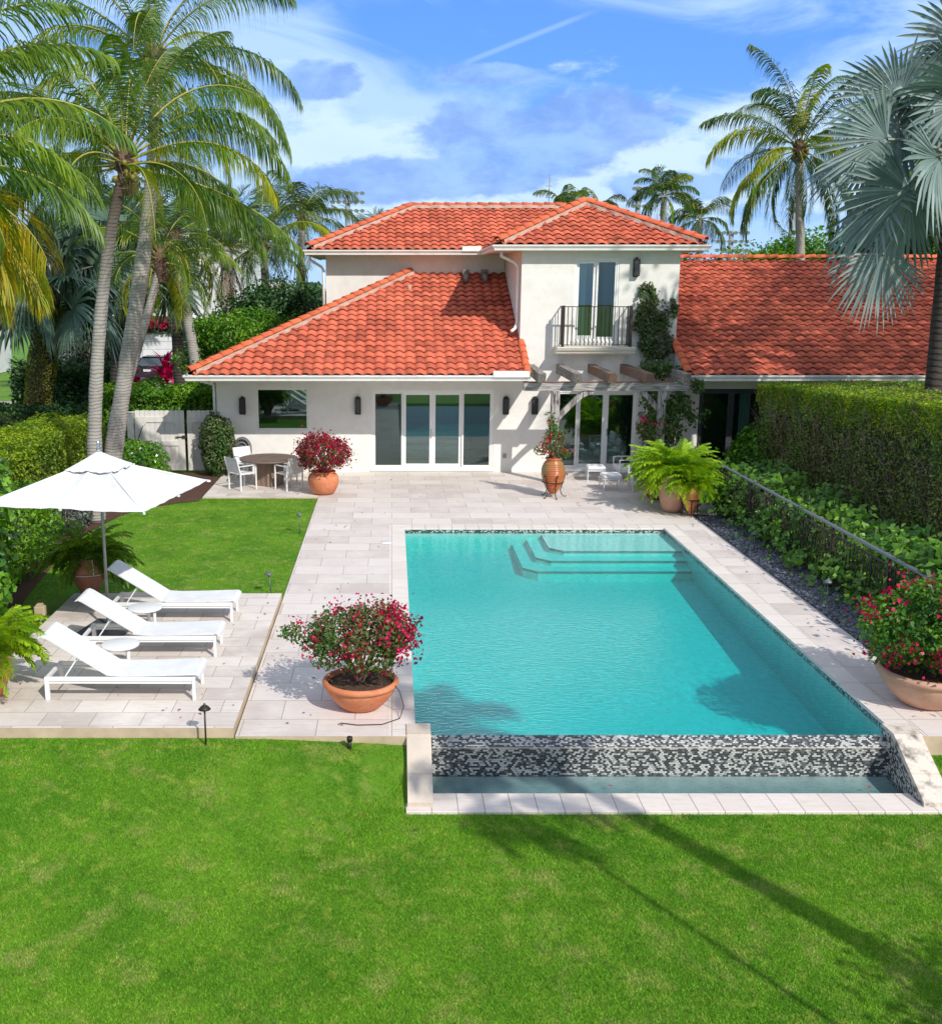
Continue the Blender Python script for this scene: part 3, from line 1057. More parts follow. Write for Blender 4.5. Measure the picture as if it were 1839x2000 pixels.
def fan_leaf(fa, hub, az, elev, radius, base=None, nseg=34, span=R(300), droop=0.5, mi=0, mp=1, cup=0.25, split=0.5, roll=0.0, wf=1.0):
    """costapalmate leaf: pleated blade split into stiff tips"""
    ax = np.array([math.cos(elev) * math.cos(az), math.cos(elev) * math.sin(az), math.sin(elev)])   # blade axis
    sd = np.array([-math.sin(az), math.cos(az), 0.0])
    nr = np.cross(ax, sd)
    if nr[2] < 0:
        nr = -nr
    if roll:
        sd, nr = sd * math.cos(roll) + nr * math.sin(roll), nr * math.cos(roll) - sd * math.sin(roll)
    th = np.linspace(-span / 2, span / 2, nseg) + rng.normal(size=nseg) * 0.012
    d0 = np.cos(th)[:, None] * ax + np.sin(th)[:, None] * sd
    da = span / nseg * 0.5 * wf
    side = -np.sin(th)[:, None] * ax + np.cos(th)[:, None] * sd
    L = radius * (0.80 + 0.2 * np.cos(th * 0.8)) * (0.9 + 0.2 * rng.random(nseg))
    hub = np.array(hub)
    ks = [0.04, 0.3, split, 0.72, 0.88, 1.0]
    wk = [0.04, 0.3, split, split * 0.85, split * 0.5, 0.02]
    Vl, Vc, Vr = [], [], []
    dr = droop * (0.5 + rng.random(nseg) * 1.0)
    for k, w in zip(ks, wk):
        r = (L * k)[:, None]
        p = hub + d0 * r + nr * (cup * r * (1 - k * 0.9)) + np.array([0, 0, -1.0]) * (dr * L * k ** 2.6)[:, None]
        ww = (radius * w * math.tan(da))
        fold = ww * 0.55
        Vl.append(p - side * ww - nr * fold)
        Vc.append(p + nr * fold * 0.4)
        Vr.append(p + side * ww - nr * fold)
    K = len(ks)
    V = np.stack(Vl + Vc + Vr, 1)   # n, 3K, 3
    F = []
    n = nseg
    base_i = (np.arange(n) * 3 * K)[:, None]
    for k in range(K - 1):
        F.append(np.tile([k, k + 1, K + k + 1, K + k], (n, 1)) + base_i)
        F.append(np.tile([K + k, K + k + 1, 2 * K + k + 1, 2 * K + k], (n, 1)) + base_i)
    fa.add(V.reshape(-1, 3), np.concatenate(F), mi)
    if base is not None:
        b = np.array(base)
        T = np.linspace(0, 1, 7)[:, None]
        mid = (b + hub) / 2 + np.array([0, 0, 0.12 * np.linalg.norm(hub - b)])
        P = (1 - T) ** 2 * b + 2 * T * (1 - T) * mid + T ** 2 * hub
        rr = np.linspace(0.045, 0.02, 7) * radius / 1.2
        dd = unit(hub - b)
        s1 = unit(np.cross(dd, [0, 0, 1.0]) + 1e-4)
        s2 = np.cross(dd, s1)
        V = np.stack([P + (s1 * math.cos(q) + s2 * math.sin(q)) * rr[:, None] for q in (0, 1.57, 3.14, 4.71)], 1).reshape(-1, 3)
        F = [(4 * k + j, 4 * k + (j + 1) % 4, 4 * k + 4 + (j + 1) % 4, 4 * k + 4 + j) for k in range(6) for j in range(4)]
        fa.add(V, np.array(F), mp)


def trunk(parent, pts, rads, mat, name='trunk', n=14, world=True, rings=0.0):
    """tapered trunk through control points, with slight ring steps"""
    P = np.array(pts, dtype=float)
    t = np.linspace(0, 1, len(P))
    L = np.sum(np.linalg.norm(np.diff(P, axis=0), axis=1))
    K = max(8, int(L / 0.09)) if rings else 14
    tt = np.linspace(0, 1, K + 1)
    # smooth interpolation (cubic through numpy polyfit of low degree)
    deg = min(3, len(P) - 1)
    C = [np.polyval(np.polyfit(t, P[:, i], deg), tt) for i in range(3)]
    rr = np.interp(tt, t, rads)
    m = MB()
    if rings:
        rr = rr * (1 + rings * np.where(np.arange(K + 1) % 2 == 0, 1, -1))
    rr = rr * (1 + 0.03 * np.sin(tt * 37) + 0.02 * np.sin(tt * 91))
    m.tube(list(zip(*C)), list(rr), n)
    return m.build(name, mat, parent, world, fix=False)

# ================================================================== GROUND
PX0, PX1, PY0, PY1 = 0.27, 6.11, 11.95, 22.8      # pool water outline


def ground_z(x, y):
    base = -0.03
    wd = 0.78 + 3.2 * min(max((0.2 - x) / 2.4, 0), 1)
    s = min(max((11.75 - y) / wd, 0), 1)
    s = s * s * (3 - 2 * s)
    xr = min(max((x + 1.6) / 2.4, 0), 1)
    lip = -0.10 * xr if x < 6.2 else -0.20
    if y > 14 or x < -1.6:
        lip = 0
    elif y > 11.75:
        lip *= (14 - y) / 2.25
    far = min(max((10.7 - y) / 8.0, 0), 1) * 0.15
    sx = min(max((x + 5.5) / 5.5, 0), 1)
    drop = 0.50
    return base + lip * (1 - s) - drop * s - far


def build_ground():
    xs = [-700, -250, -120, -60, -35, -22, -15] + [round(-12 + 0.5 * i, 3) for i in range(48)] + [12.5, 15, 20, 30, 60, 120, 250, 700]
    ys = [-300, -80, -30, -12, -5, 0, 3, 5] + [round(6 + 0.25 * i, 3) for i in range(28)] + [13.5, 14, 15, 17, 19, 21, 23.2, 26, 30, 36, 45, 60, 90, 140, 260, 700]
    xs = sorted(set(xs + [0.22, 6.32]))
    ys = sorted(set(ys + [10.9, 23.0]) - {11.0})
    hx, hy = (0.22, 6.32), (10.9, 23.0)
    nx, ny = len(xs), len(ys)
    global GXS, GYS, GZ
    GXS, GYS = xs, ys
    GZ = np.array([[ground_z(x, y) for x in xs] for y in ys])
    V = [(x, y, ground_z(x, y)) for y in ys for x in xs]
    F = []
    for j in range(ny - 1):
        for i in range(nx - 1):
            if xs[i] >= hx[0] and xs[i + 1] <= hx[1] and ys[j] >= hy[0] and ys[j + 1] <= hy[1]:
                continue
            F.append((j * nx + i, j * nx + i + 1, (j + 1) * nx + i + 1, (j + 1) * nx + i))
    o = np_mesh('lawn', V, np.array(F), M['grass'], smooth=True)
    struct(o)


build_ground()


def ground_grid(x, y):
    X_ = np.array(GXS)
    Y_ = np.array(GYS)
    i = np.clip(np.searchsorted(X_, x) - 1, 0, len(X_) - 2)
    j = np.clip(np.searchsorted(Y_, y) - 1, 0, len(Y_) - 2)
    u = (x - X_[i]) / (X_[i + 1] - X_[i])
    v = (y - Y_[j]) / (Y_[j + 1] - Y_[j])
    Z = GZ
    return (Z[j, i] * (1 - u) + Z[j, i + 1] * u) * (1 - v) + (Z[j + 1, i] * (1 - u) + Z[j + 1, i + 1] * u) * v


def build_grass():
    """short mown blades over the lawns one looks down on"""
    zones = []
    n1 = 860000
    y = 6.4 + (11.8 - 6.4) * rng.random(n1)
    half_l = 0.375 * y * 1.08 + 2.2
    half_r = 0.53 * y * 1.08 + 1.6
    x = -half_l + (half_l + half_r) * rng.random(n1)
    xj, yj = x, y
    x_, y_ = x + rng.normal(size=n1) * .018, y + rng.normal(size=n1) * .018
    keep = ~((x_ > 0.12) & (x_ < 6.5) & (y_ > 10.77)) & ~((y_ > 11.68) & (x < 7.6) & (x > -9))
    zones.append((x[keep], y[keep], 0.021))
    n2 = 120000
    x = -7.0 + 5.08 * rng.random(n2)
    y = 17.4 + 8.82 * rng.random(n2)
    keep = x > -6.55 + 0.25 * np.sin(y * 0.9) + np.maximum(0, y - 24.3) * 0.55
    zones.append((x[keep], y[keep], 0.022))
    Vs, Fs, n = [], [], 0
    for x, y, h in zones:
        z = ground_grid(x, y)
        m = len(x)
        ang = rng.random(m) * 2 * PI
        hh = h * (0.5 + rng.random(m))
        w = 0.0034 + 0.0030 * rng.random(m)
        lean = rng.normal(size=(m, 2)) * 0.55 * hh[:, None]
        B = np.stack([x, y, z - 0.004], 1)
        S = np.stack([np.cos(ang), np.sin(ang), np.zeros(m)], 1) * w[:, None]
        T = B + np.stack([lean[:, 0], lean[:, 1], hh], 1)
        V = np.stack([B - S, B + S, T], 1).reshape(-1, 3)
        Vs.append(V)
        Fs.append(np.arange(3 * m).reshape(-1, 3) + n)
        n += 3 * m
    o = np_mesh('grass', np.concatenate(Vs), np.concatenate(Fs), M['blade'])
    tag(o, 'short mown bright green grass blades of the lawns', 'grass', kind='stuff')


build_grass()

# mulch bed along the left hedge and driveway / street behind
m = MB()
pts = [(-10.5, 15.6), (-6.0, 15.6), (-6.35, 17.4), (-6.55, 19.3), (-6.75, 21), (-6.7, 22.5), (-6.45, 24), (-6.1, 24.9), (-5.4, 25.6), (-4.87, 25.85), (-4.87, 29.95), (-10.5, 29.95)]
m.add([(x, y, -0.012) for x, y in pts], [tuple(range(len(pts)))])
struct(m.build('mulch_bed', M['mulch']))
m = MB()
m.quad((-60, 44, -0.02), (-9.5, 44, -0.02), (-9.5, 49.5, -0.02), (-60, 49.5, -0.02))
m.quad((-17, 49.5, -0.02), (-9, 49.5, -0.02), (-9, 66, -0.02), (-17, 66, -0.02))
struct(m.build('driveway', M['asphalt']))

# ------------------------------------------------------------------ paving
m = MB()
DK = 0.16
rects = [(-1.88, -0.05, 11.7, 23.1), (-0.05, 0.0, 11.7, 23.1), (6.43, 7.1, 11.7, 23.1),
         (-1.88, 7.1, 23.1, 30.0), (7.1, 9.6, 24.2, 30.0)]
for x0, x1, y0, y1 in rects[:1] + rects[2:]:
    m.quad((x0, y0, 0), (x1, y0, 0), (x1, y1, 0), (x0, y1, 0))
m.cur = 1
m.quad((-1.88, 11.7, -0.35), (0.18, 11.7, -0.35), (0.18, 11.7, 0), (-1.88, 11.7, 0))
m.quad((6.3, 11.7, -0.4), (7.1, 11.7, -0.4), (7.1, 11.7, 0), (6.3, 11.7, 0))
m.quad((-1.88, 30, -0.2), (-1.88, 11.7, -0.2), (-1.88, 11.7, 0), (-1.88, 30, 0))
m.quad((7.1, 11.7, -0.2), (7.1, 24.2, -0.2), (7.1, 24.2, 0), (7.1, 11.7, 0))
struct(m.build('pool_deck', [M['paver_big'], M['riser']]))
m = MB()
m.quad((-4.85, 26.25, 0), (-1.885, 26.25, 0), (-1.885, 30, 0), (-4.85, 30, 0))
m.cur = 1
m.quad((-4.85, 26.25, -0.1), (-1.885, 26.25, -0.1), (-1.885, 26.25, 0), (-4.85, 26.25, 0))
m.quad((-4.85, 30, -0.1), (-4.85, 26.25, -0.1), (-4.85, 26.25, 0), (-4.85, 30, 0))
struct(m.build('dining_terrace', [M['paver'], M['riser']]))
m = MB()
m.quad((-5.48, 11.72, 0.1), (-1.9, 11.72, 0.1), (-1.9, 17.35, 0.1), (-5.48, 17.35, 0.1))
m.cur = 1
m.quad((-5.48, 11.72, -0.1), (-1.9, 11.72, -0.1), (-1.9, 11.72, 0.1), (-5.48, 11.72, 0.1))
m.quad((-1.9, 11.72, -0.1), (-1.9, 17.35, -0.1), (-1.9, 17.35, 0.1), (-1.9, 11.72, 0.1))
m.quad((-1.9, 17.35, -0.1), (-5.48, 17.35, -0.1), (-5.48, 17.35, 0.1), (-1.9, 17.35, 0.1))
m.quad((-5.48, 17.35, -0.1), (-5.48, 11.72, -0.1), (-5.48, 11.72, 0.1), (-5.48, 17.35, 0.1))
# the terrace runs on towards the left, past the near pot
m.cur = 0
m.quad((-7.2, 11.72, 0.1), (-5.484, 11.72, 0.1), (-5.484, 14.2, 0.1), (-7.2, 14.2, 0.1))
m.cur = 1
m.quad((-7.2, 11.72, -0.1), (-5.484, 11.72, -0.1), (-5.484, 11.72, 0.1), (-7.2, 11.72, 0.1))
struct(m.build('lounge_terrace', [M['paver'], M['riser']]))

# ================================================================== POOL
pool = thing('swimming_pool', 'rectangular turquoise infinity pool with steps and a tiled spill wall', 'swimming pool', (3.2, 17, 0))
D = -0.88


def uvq(mb, a, b, c, d):
    """quad a-b-c-d with metric UVs (a->b is u, a->d is v)"""
    a, b, c, d = map(Vector, (a, b, c, d))
    w = (b - a).length
    h = (d - a).length
    off = a.x + a.y
    w2 = (c - d).length
    mb.quad(a, b, c, d, uv=[(off, a.z), (off + w, a.z), (off + w2, a.z + h), (off, a.z + h)])


# basin
m = MB()
e = 0.0
m.quad((PX0, PY0 + .25, D), (PX1, PY0 + .25, D), (PX1, PY1, -.52), (PX0, PY1, -.52))
m.quad((PX0, PY0, D), (PX0, PY1, D), (PX0, PY1, -0.13), (PX0, PY0, -0.13))
m.quad((PX1, PY1, D), (PX1, PY0, D), (PX1, PY0, -0.13), (PX1, PY1, -0.13))
m.quad((PX0, PY1, D), (PX1, PY1, D), (PX1, PY1, -0.13), (PX0, PY1, -0.13))
m.quad((PX1, PY0 + .25, D), (PX0, PY0 + .25, D), (PX0, PY0, -0.12), (PX1, PY0, -0.12))
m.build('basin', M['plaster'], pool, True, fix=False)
# sun shelf and three broad steps with cut corners
for i, (xl, yf, z) in enumerate(((3.35, 21.35, -0.165), (3.02, 20.95, -0.275), (2.70, 20.55, -0.39))):
    m = MB()
    c = 0.28
    poly = [(xl, PY1 - 0.002), (xl, yf + c), (xl + c, yf), (PX1 - 0.002, yf), (PX1 - 0.002, PY1 - 0.002)]
    m.prism(poly, 'z', D - 0.05, z)
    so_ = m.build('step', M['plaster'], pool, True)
    m = MB()
    e_ = .004
    uvq(m, (xl - e_, PY1 - .01, z - .05), (xl - e_, yf + c, z - .05), (xl - e_, yf + c, z + .001), (xl - e_, PY1 - .01, z + .001))
    uvq(m, (xl - e_, yf + c, z - .05), (xl + c, yf - e_, z - .05), (xl + c, yf - e_, z + .001), (xl - e_, yf + c, z + .001))
    uvq(m, (xl + c, yf - e_, z - .05), (PX1 - .01, yf - e_, z - .05), (PX1 - .01, yf - e_, z + .001), (xl + c, yf - e_, z + .001))
    m.build('step_trim', M['step_tile'], so_, True, fix=False)
# waterline mosaic band
m = MB()
t = 0.004
uvq(m, (PX0 + t, PY1 - t, -0.13), (PX1 - t, PY1 - t, -0.13), (PX1 - t, PY1 - t, -0.005), (PX0 + t, PY1 - t, -0.005))
uvq(m, (PX0 + t, PY0, -0.13), (PX0 + t, PY1 - t, -0.13), (PX0 + t, PY1 - t, -0.005), (PX0 + t, PY0, -0.005))
uvq(m, (PX1 - t, PY1 - t, -0.13), (PX1 - t, PY0, -0.13), (PX1 - t, PY0, -0.005), (PX1 - t, PY1 - t, -0.005))
m.build('waterline_tiles', M['mosaic'], pool, True, fix=False)
# spill wall: bevelled crest and vertical face
m = MB()
x0, x1 = 0.47, 6.03
uvq(m, (x0, 11.78, -0.185), (x1, 11.78, -0.185), (x1, PY0, -0.095), (x0, PY0, -0.095))
uvq(m, (x0, 11.78, -0.95), (x1, 11.78, -0.95), (x1, 11.78, -0.185), (x0, 11.78, -0.185))
uvq(m, (x1 - .003, 11.78, -0.95), (x1 - .003, 10.95, -0.95), (x1 - .003, 10.95, -0.47), (x1 - .003, 11.78, -0.02))
uvq(m, (x1 - .003, 11.78, -0.13), (x1 - .003, 12.02, -0.13), (x1 - .003, 12.02, -0.02), (x1 - .003, 11.78, -0.02))
uvq(m, (x0 + .003, 10.95, -0.95), (x0 + .003, 11.78, -0.95), (x0 + .003, 11.78, -0.02), (x0 + .003, 10.95, -0.47))
m.build('spill_wall', M['mosaic'], pool, True, fix=False)
m = MB()
m.box(x0, x1, 11.774, 11.782, -0.191, -0.183)
m.build('edge_trim', M['stone'], pool, True)
# trough under the spill wall
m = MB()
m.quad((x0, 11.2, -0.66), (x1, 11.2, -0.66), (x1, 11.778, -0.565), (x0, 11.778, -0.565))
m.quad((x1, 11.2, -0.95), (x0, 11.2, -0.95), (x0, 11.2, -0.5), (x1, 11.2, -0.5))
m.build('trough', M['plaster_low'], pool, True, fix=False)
m = MB()
m.box(0.16, 6.5, 10.78, 11.22, -0.62, -0.495, bev=0.006)
m.build('trough_coping', M['coping'], pool, True)
# sloping flank walls capped with limestone
for xa, xb, mt in ((0.18, 0.47, 'stone'), (6.03, 6.36, 'stone_dirty')):
    m = MB()
    prof = [(12.03, -0.95), (12.03, 0.022), (11.72, 0.022), (10.88, -0.44), (10.88, -0.95)]
    m.prism(prof, 'x', xa, xb)
    m.cur = 1
    for yj, zj in ((11.72, 0.022), (11.22, -0.2518)):
        m.box(xa + 0.002, xb - 0.002, yj - 0.003, yj + 0.003, zj - 0.02, zj + 0.0015)
    m.build('flank_wall', [M[mt], M['riser']], pool, True)
# coping round the three sides
m = MB()
cz = 0.003
m.cur = 0
m.box(-0.05, PX0 + .02, 11.705, 23.1, -0.04, cz)
m.build('side_coping', M['coping_y'], pool, True)
m = MB()
m.box(PX1 - .02, 6.43, 12.035, 23.1, -0.04, cz)
m.build('side_coping', M['coping_y'], pool, True)
m = MB()
m.box(6.3605, 6.4295, 11.705, 12.034, -0.3, cz)
m.build('corner_coping', M['coping_y'], pool, True)
m = MB()
m.box(PX0 + .021, PX1 - .021, PY1 - 0.02, 23.1, -0.04, cz)
m.build('end_coping', M['coping'], pool, True)
# skimmer lid on the deck
m = MB()
m.lathe([(0.0, 0.012), (0.11, 0.012), (0.12, 0.004)], 20, (-0.12, 21.4, 0.0))
m.build('skimmer_lid', M['white_metal'], pool, True)


def water_box(name, x0, x1, y0, y1, z0, z1, mat, wedge=None):
    m = MB()
    if wedge:
        vs = [(x0, y0 + wedge, z0), (x1, y0 + wedge, z0), (x1, y1, z0), (x0, y1, z0), (x0, y0, z1), (x1, y0, z1), (x1, y1, z1), (x0, y1, z1)]
        m.add(vs, [(0, 3, 2, 1), (4, 5, 6, 7), (0, 1, 5, 4), (1, 2, 6, 5), (2, 3, 7, 6), (3, 0, 4, 7)])
    else:
        m.box(x0, x1, y0, y1, z0, z1)
    return struct(m.build(name, mat))


water_box('pool_water', PX0 + .006, PX1 - .006, PY0 + .004, PY1 - .006, D - 0.2, -0.098, M['water'], wedge=None)
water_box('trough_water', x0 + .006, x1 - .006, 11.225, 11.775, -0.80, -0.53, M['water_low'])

# pebble strip
m = MB()
m.quad((7.105, 12.2, -0.012), (8.0, 12.2, -0.012), (8.0, 24.2, -0.012), (7.105, 24.2, -0.012))
struct(m.build('pebble_bed', M['pebble_bed']))
n = 9000
P = np.stack([7.12 + 0.85 * rng.random(n), 13.6 + 10.5 * rng.random(n), -0.01 + 0.02 * rng.random(n)], 1)
oc = np.array([(1, 0, 0), (-1, 0, 0), (0, 1, 0), (0, -1, 0), (0, 0, 1), (0.7, 0.7, 0.35), (-0.7, 0.7, 0.35), (-0.7, -0.7, 0.35), (0.7, -0.7, 0.35)])
sz = (0.016 + 0.026 * rng.random((n, 1, 1))) * np.stack([np.ones(n), 0.6 + 0.4 * rng.random(n), 0.5 + 0.3 * rng.random(n)], 1)[:, None, :]
a = rng.random(n) * PI
ca, sa = np.cos(a), np.sin(a)
Q = oc[None] * sz
Q = np.stack([Q[..., 0] * ca[:, None] - Q[..., 1] * sa[:, None], Q[..., 0] * sa[:, None] + Q[..., 1] * ca[:, None], Q[..., 2]], -1)
V = (Q + P[:, None, :]).reshape(-1, 3)
tri = np.array([(0, 5, 4), (5, 2, 4), (2, 6, 4), (6, 1, 4), (1, 7, 4), (7, 3, 4), (3, 8, 4), (8, 0, 4)])
F = (tri[None] + (np.arange(n) * 9)[:, None, None]).reshape(-1, 3)
tag(np_mesh('pebbles', V, F, M['pebble']), 'charcoal beach pebbles in a strip between pool deck and railing', 'pebbles', kind='stuff')

# ================================================================== HOUSE
SL = 0.45
EZ = 2.95
house = thing('house', 'white stucco two storey house with terracotta tile roofs behind the pool', 'house', (1.5, 32, 0))


def wall_panel(mb, x0, x1, z0, z1, holes, y, th=0.26):
    """wall in the plane y with rectangular openings (x0,x1,z0,z1)"""
    xs = sorted({x0, x1, *[h[0] for h in holes], *[h[1] for h in holes]})
    zs = sorted({z0, z1, *[h[2] for h in holes], *[h[3] for h in holes]})

    def solid(i, j):
        if i < 0 or j < 0 or i >= len(xs) - 1 or j >= len(zs) - 1:
            return False
        cx, cz = (xs[i] + xs[i + 1]) / 2, (zs[j] + zs[j + 1]) / 2
        return not any(h[0] < cx < h[1] and h[2] < cz < h[3] for h in holes)
    for i in range(len(xs) - 1):
        for j in range(len(zs) - 1):
            if not solid(i, j):
                continue
            a, b, c, d = xs[i], xs[i + 1], zs[j], zs[j + 1]
            mb.quad((a, y, c), (b, y, c), (b, y, d), (a, y, d))
            mb.quad((b, y + th, c), (a, y + th, c), (a, y + th, d), (b, y + th, d))
            if not solid(i - 1, j):
                mb.quad((a, y + th, c), (a, y, c), (a, y, d), (a, y + th, d))
            if not solid(i + 1, j):
                mb.quad((b, y, c), (b, y + th, c), (b, y + th, d), (b, y, d))
            if not solid(i, j - 1):
                mb.quad((a, y + th, c), (b, y + th, c), (b, y, c), (a, y, c))
            if not solid(i, j + 1):
                mb.quad((a, y, d), (b, y, d), (b, y + th, d), (a, y + th, d))


WIN = (-3.87, -2.42, 1.25, 2.42)
SD = (-0.58, 2.93, 0.09, 2.38)
SD2 = (4.72, 7.08, 0.09, 2.38)
BD = (5.12, 6.36, 3.78, 6.06)
FD = (8.82, 10.72, 0.05, 2.42)
m = MB()
wall_panel(m, -5.03, 3.63, -0.1, 2.86, [WIN, SD], 30.0)
m.box(-5.03, -4.77, 30.26, 38, -0.1, 2.86)
m.build('wall', M['stucco'], house, True, fix=False)
m = MB()
wall_panel(m, 3.63, 8.05, -0.1, 6.32, [SD2, BD], 30.0)
m.box(3.63, 3.89, 30.26, 38, 2.0, 6.32)
m.box(7.79, 8.05, 30.26, 38, -0.1, 6.32)
m.build('tower_wall', M['stucco'], house, True, fix=False)
m = MB()
m.box(-2.11, 3.62, 34.4, 34.65, 2.9, 6.32)
m.box(-2.11, -1.86, 34.65, 41, 2.9, 6.32)
m.build('upper_wall', M['stucco'], house, True, fix=False)
m = MB()
wall_panel(m, 8.05, 19.0, -0.1, 2.86, [FD], 30.0)
m.box(18.74, 19.0, 30.26, 40, -0.1, 2.86)
m.prism([(30.0, 2.86), (35.4, 5.9), (40.0, 2.86)], 'x', 18.74, 19.0)
m.build('wing_wall', M['stucco'], house, True, fix=False)


# ---- tiled roof planes -------------------------------------------------
def tile_plane(name, O, S, U, length_fn, w, parent, slope=SL, period=0.28, row=0.33, seed=0, under=None):
    """O eave corner, S unit along the eave, U horizontal unit up-slope; length_fn(t)->(s0,s1)"""
    O, S, U = Vector(O), Vector(S), Vector(U)
    al = math.atan(slope)
    ca, sa = math.cos(al), math.sin(al)
    T = U * ca + Vector((0, 0, sa))
    Nn = S.cross(T)
    if Nn.z < 0:
        Nn = -Nn
    rows = int(math.ceil(w / ca / row))
    K = 8
    u = np.linspace(0, 1, K + 1)
    prof = 0.030 * np.sin(u * 2 * PI - 0.6) + 0.006 * np.sin(u * 4 * PI + 0.4)
    Vs, Fs, nb = [], [], 0
    rr = np.random.default_rng(seed)
    O_, S_, T_, N_ = map(np.array, (O, S, T, Nn))
    for r in range(rows):
        t0, t1 = r * row, min((r + 1) * row + 0.02, w / ca)
        tm = (t0 + min((r + 1) * row, w / ca)) / 2 * ca
        a0, a1 = length_fn(tm)
        if a1 - a0 < 0.1:
            continue
        k0, k1 = int(math.floor(a0 / period)), int(math.ceil(a1 / period))
        for k in range(k0, k1):
            s = (k + u) * period
            if s[-1] <= a0 or s[0] >= a1:
                continue
            s = np.clip(s, a0, a1)
            j = rr.normal(size=3) * 0.0035
            lift = 0.046 + j[0]
            b0 = O_ + np.outer(s, S_) + T_ * (t0 - 0.012 + j[1] * 1.5) + np.outer(prof + lift, N_)
            b1 = O_ + np.outer(s, S_) + T_ * t1 + np.outer(prof + 0.004 + j[2] * .3, N_)
            bl = b0 - N_ * 0.013 + T_ * 0.002
            bd = O_ + np.outer(s, S_) + T_ * (t0 + 0.14) + np.outer(prof + 0.016, N_)
            V = np.concatenate([bl, b0, b1, bd])
            Fk = []
            for i in range(K):
                Fk.append((i, i + 1, K + 1 + i + 1, K + 1 + i))
                Fk.append((K + 1 + i, K + 2 + i, 2 * K + 3 + i, 2 * K + 2 + i))
                Fk.append((i + 1, i, 3 * K + 3 + i, 3 * K + 4 + i))
            Vs.append(V)
            Fs.append(np.array(Fk) + nb)
            nb += len(V)
    return np_mesh(name, np.concatenate(Vs), np.concatenate(Fs), M['tile'], parent, True)


def caps(parent, p0, p1, r=0.125, seg=0.38, mortar=0.34, name='ridge_cap', drop=0.0):
    """row of overlapping barrel tiles, low end first"""
    p0, p1 = Vector(p0), Vector(p1)
    L = (p1 - p0).length
    d = (p1 - p0).normalized()
    side = d.cross(Vector((0, 0, 1))).normalized()
    up = side.cross(d).normalized()
    n = max(1, round(L / seg))
    sg = L / n
    m = MB()
    K = 8
    for i in range(n):
        a = p0 + d * (i * sg - 0.03)
        b = p0 + d * ((i + 1) * sg + 0.02)
        ra, rb = r * random.uniform(0.98, 1.04), r * 0.84
        jit = random.uniform(-0.006, 0.006)
        vs = []
        for (c, rad, h) in ((a, ra - 0.022, 0.018), (a, ra, 0.022), (b, rb, 0.0)):
            for k in range(K + 1):
                an = PI * k / K
                vs.append(c + side * (math.cos(an) * rad + jit) + up * (math.sin(an) * rad * 0.85 + h))
        fs = []
        for q in range(2):
            for k in range(K):
                fs.append((q * (K + 1) + k, q * (K + 1) + k + 1, (q + 1) * (K + 1) + k + 1, (q + 1) * (K + 1) + k))
        m.add(vs, fs, smooth=True)
    o = m.build(name, M['ridge'], parent, True, fix=False)
    return o


def mortar_bed(parent, p0, p1, w=0.29, h=0.05):
    m = MB()
    p0, p1 = Vector(p0), Vector(p1)
    n = max(2, int((p1 - p0).length / 0.3))
    d = (p1 - p0).normalized()
    side = d.cross(Vector((0, 0, 1))).normalized()
    vs, fs = [], []
    for i in range(n + 1):
        c = p0.lerp(p1, i / n)
        ww = w / 2 + (0.05 if i % 2 else -0.02) + random.uniform(-.015, .015)
        vs += [c - side * ww + Vector((0, 0, -0.06)), c - side * ww * 0.8 + Vector((0, 0, h)), c + side * ww * 0.8 + Vector((0, 0, h)), c + side * ww + Vector((0, 0, -0.06))]
    for i in range(n):
        for k in range(3):
            fs.append((4 * i + k, 4 * i + k + 1, 4 * i + 5 + k, 4 * i + 4 + k))
    m.add(vs, fs)
    return m.build('mortar_bed', M['mortar'], parent, True, fix=False)


def underlay(parent, polys, name='roof_deck', mat='underlay'):
    m = MB()
    for p in polys:
        m.add(p, [tuple(range(len(p)))])
    return m.build(name, M[mat], parent, True, fix=False)


# lower roof (over the terrace rooms)
LX0, LX1, EY = -5.5, 3.68, 28.3
WL = 6.1
r1 = tile_plane('lower_roof', (LX0, EY, EZ), (1, 0, 0), (0, 1, 0),
                lambda t: (t, (LX1 - LX0) if t < 1.7 else (3.63 - LX0)), WL, house, seed=1)
zt = EZ + SL * WL
underlay(r1, [[(LX0, EY, EZ - .03), (LX1, EY, EZ - .03), (LX1, EY + 1.7, EZ + .765 - .03), (3.63, EY + 1.7, EZ + .765 - .03), (3.63, EY + WL, zt - .03), (LX0 + WL, EY + WL, zt - .03)],
              [(LX0, EY, EZ - .03), (LX0 + WL, EY + WL, zt - .03), (-2.1, 34.4 + .0, EZ + SL * 3.4 - .03), (-2.1, 40, EZ + SL * 3.4 - .03), (LX0, 40, EZ - .03)]])
r1b = tile_plane('side_roof', (LX0, 40, EZ), (0, -1, 0), (1, 0, 0), lambda t: (0 if t < 3.4 else 5.6, 40 - EY - t), WL, house, seed=2)
mortar_bed(r1, (LX0 + .15, EY + .15, EZ + 0.09), (LX0 + WL, EY + WL, zt + 0.03))
caps(r1, (LX0 + .05, EY + .05, EZ + 0.11), (LX0 + WL, EY + WL, zt + 0.09), r=.135)
caps(r1, (LX1 - .02, EY + .02, EZ + 0.05), (LX1 - .02, EY + 1.7, EZ + .765 + 0.05), r=0.11)
# vents and a small pipe on the lower roof
for vx in (2.35, 2.95):
    m = MB()
    m.box(vx - .11, vx + .11, 33.95, 34.2, zt - .18, zt + .12, bev=.01)
    m.tube([(vx, 33.9, zt - .02), (vx, 33.75, zt - .10), (vx, 33.7, zt - .28)], 0.085, 10)
    m.build('roof_vent', M['vent'], house, True)
m = MB()
m.tube([(0.55, 33.2, 5.1), (0.55, 33.2, 5.33)], 0.06, 10)
m.build('vent_pipe', M['mortar'], house, True)

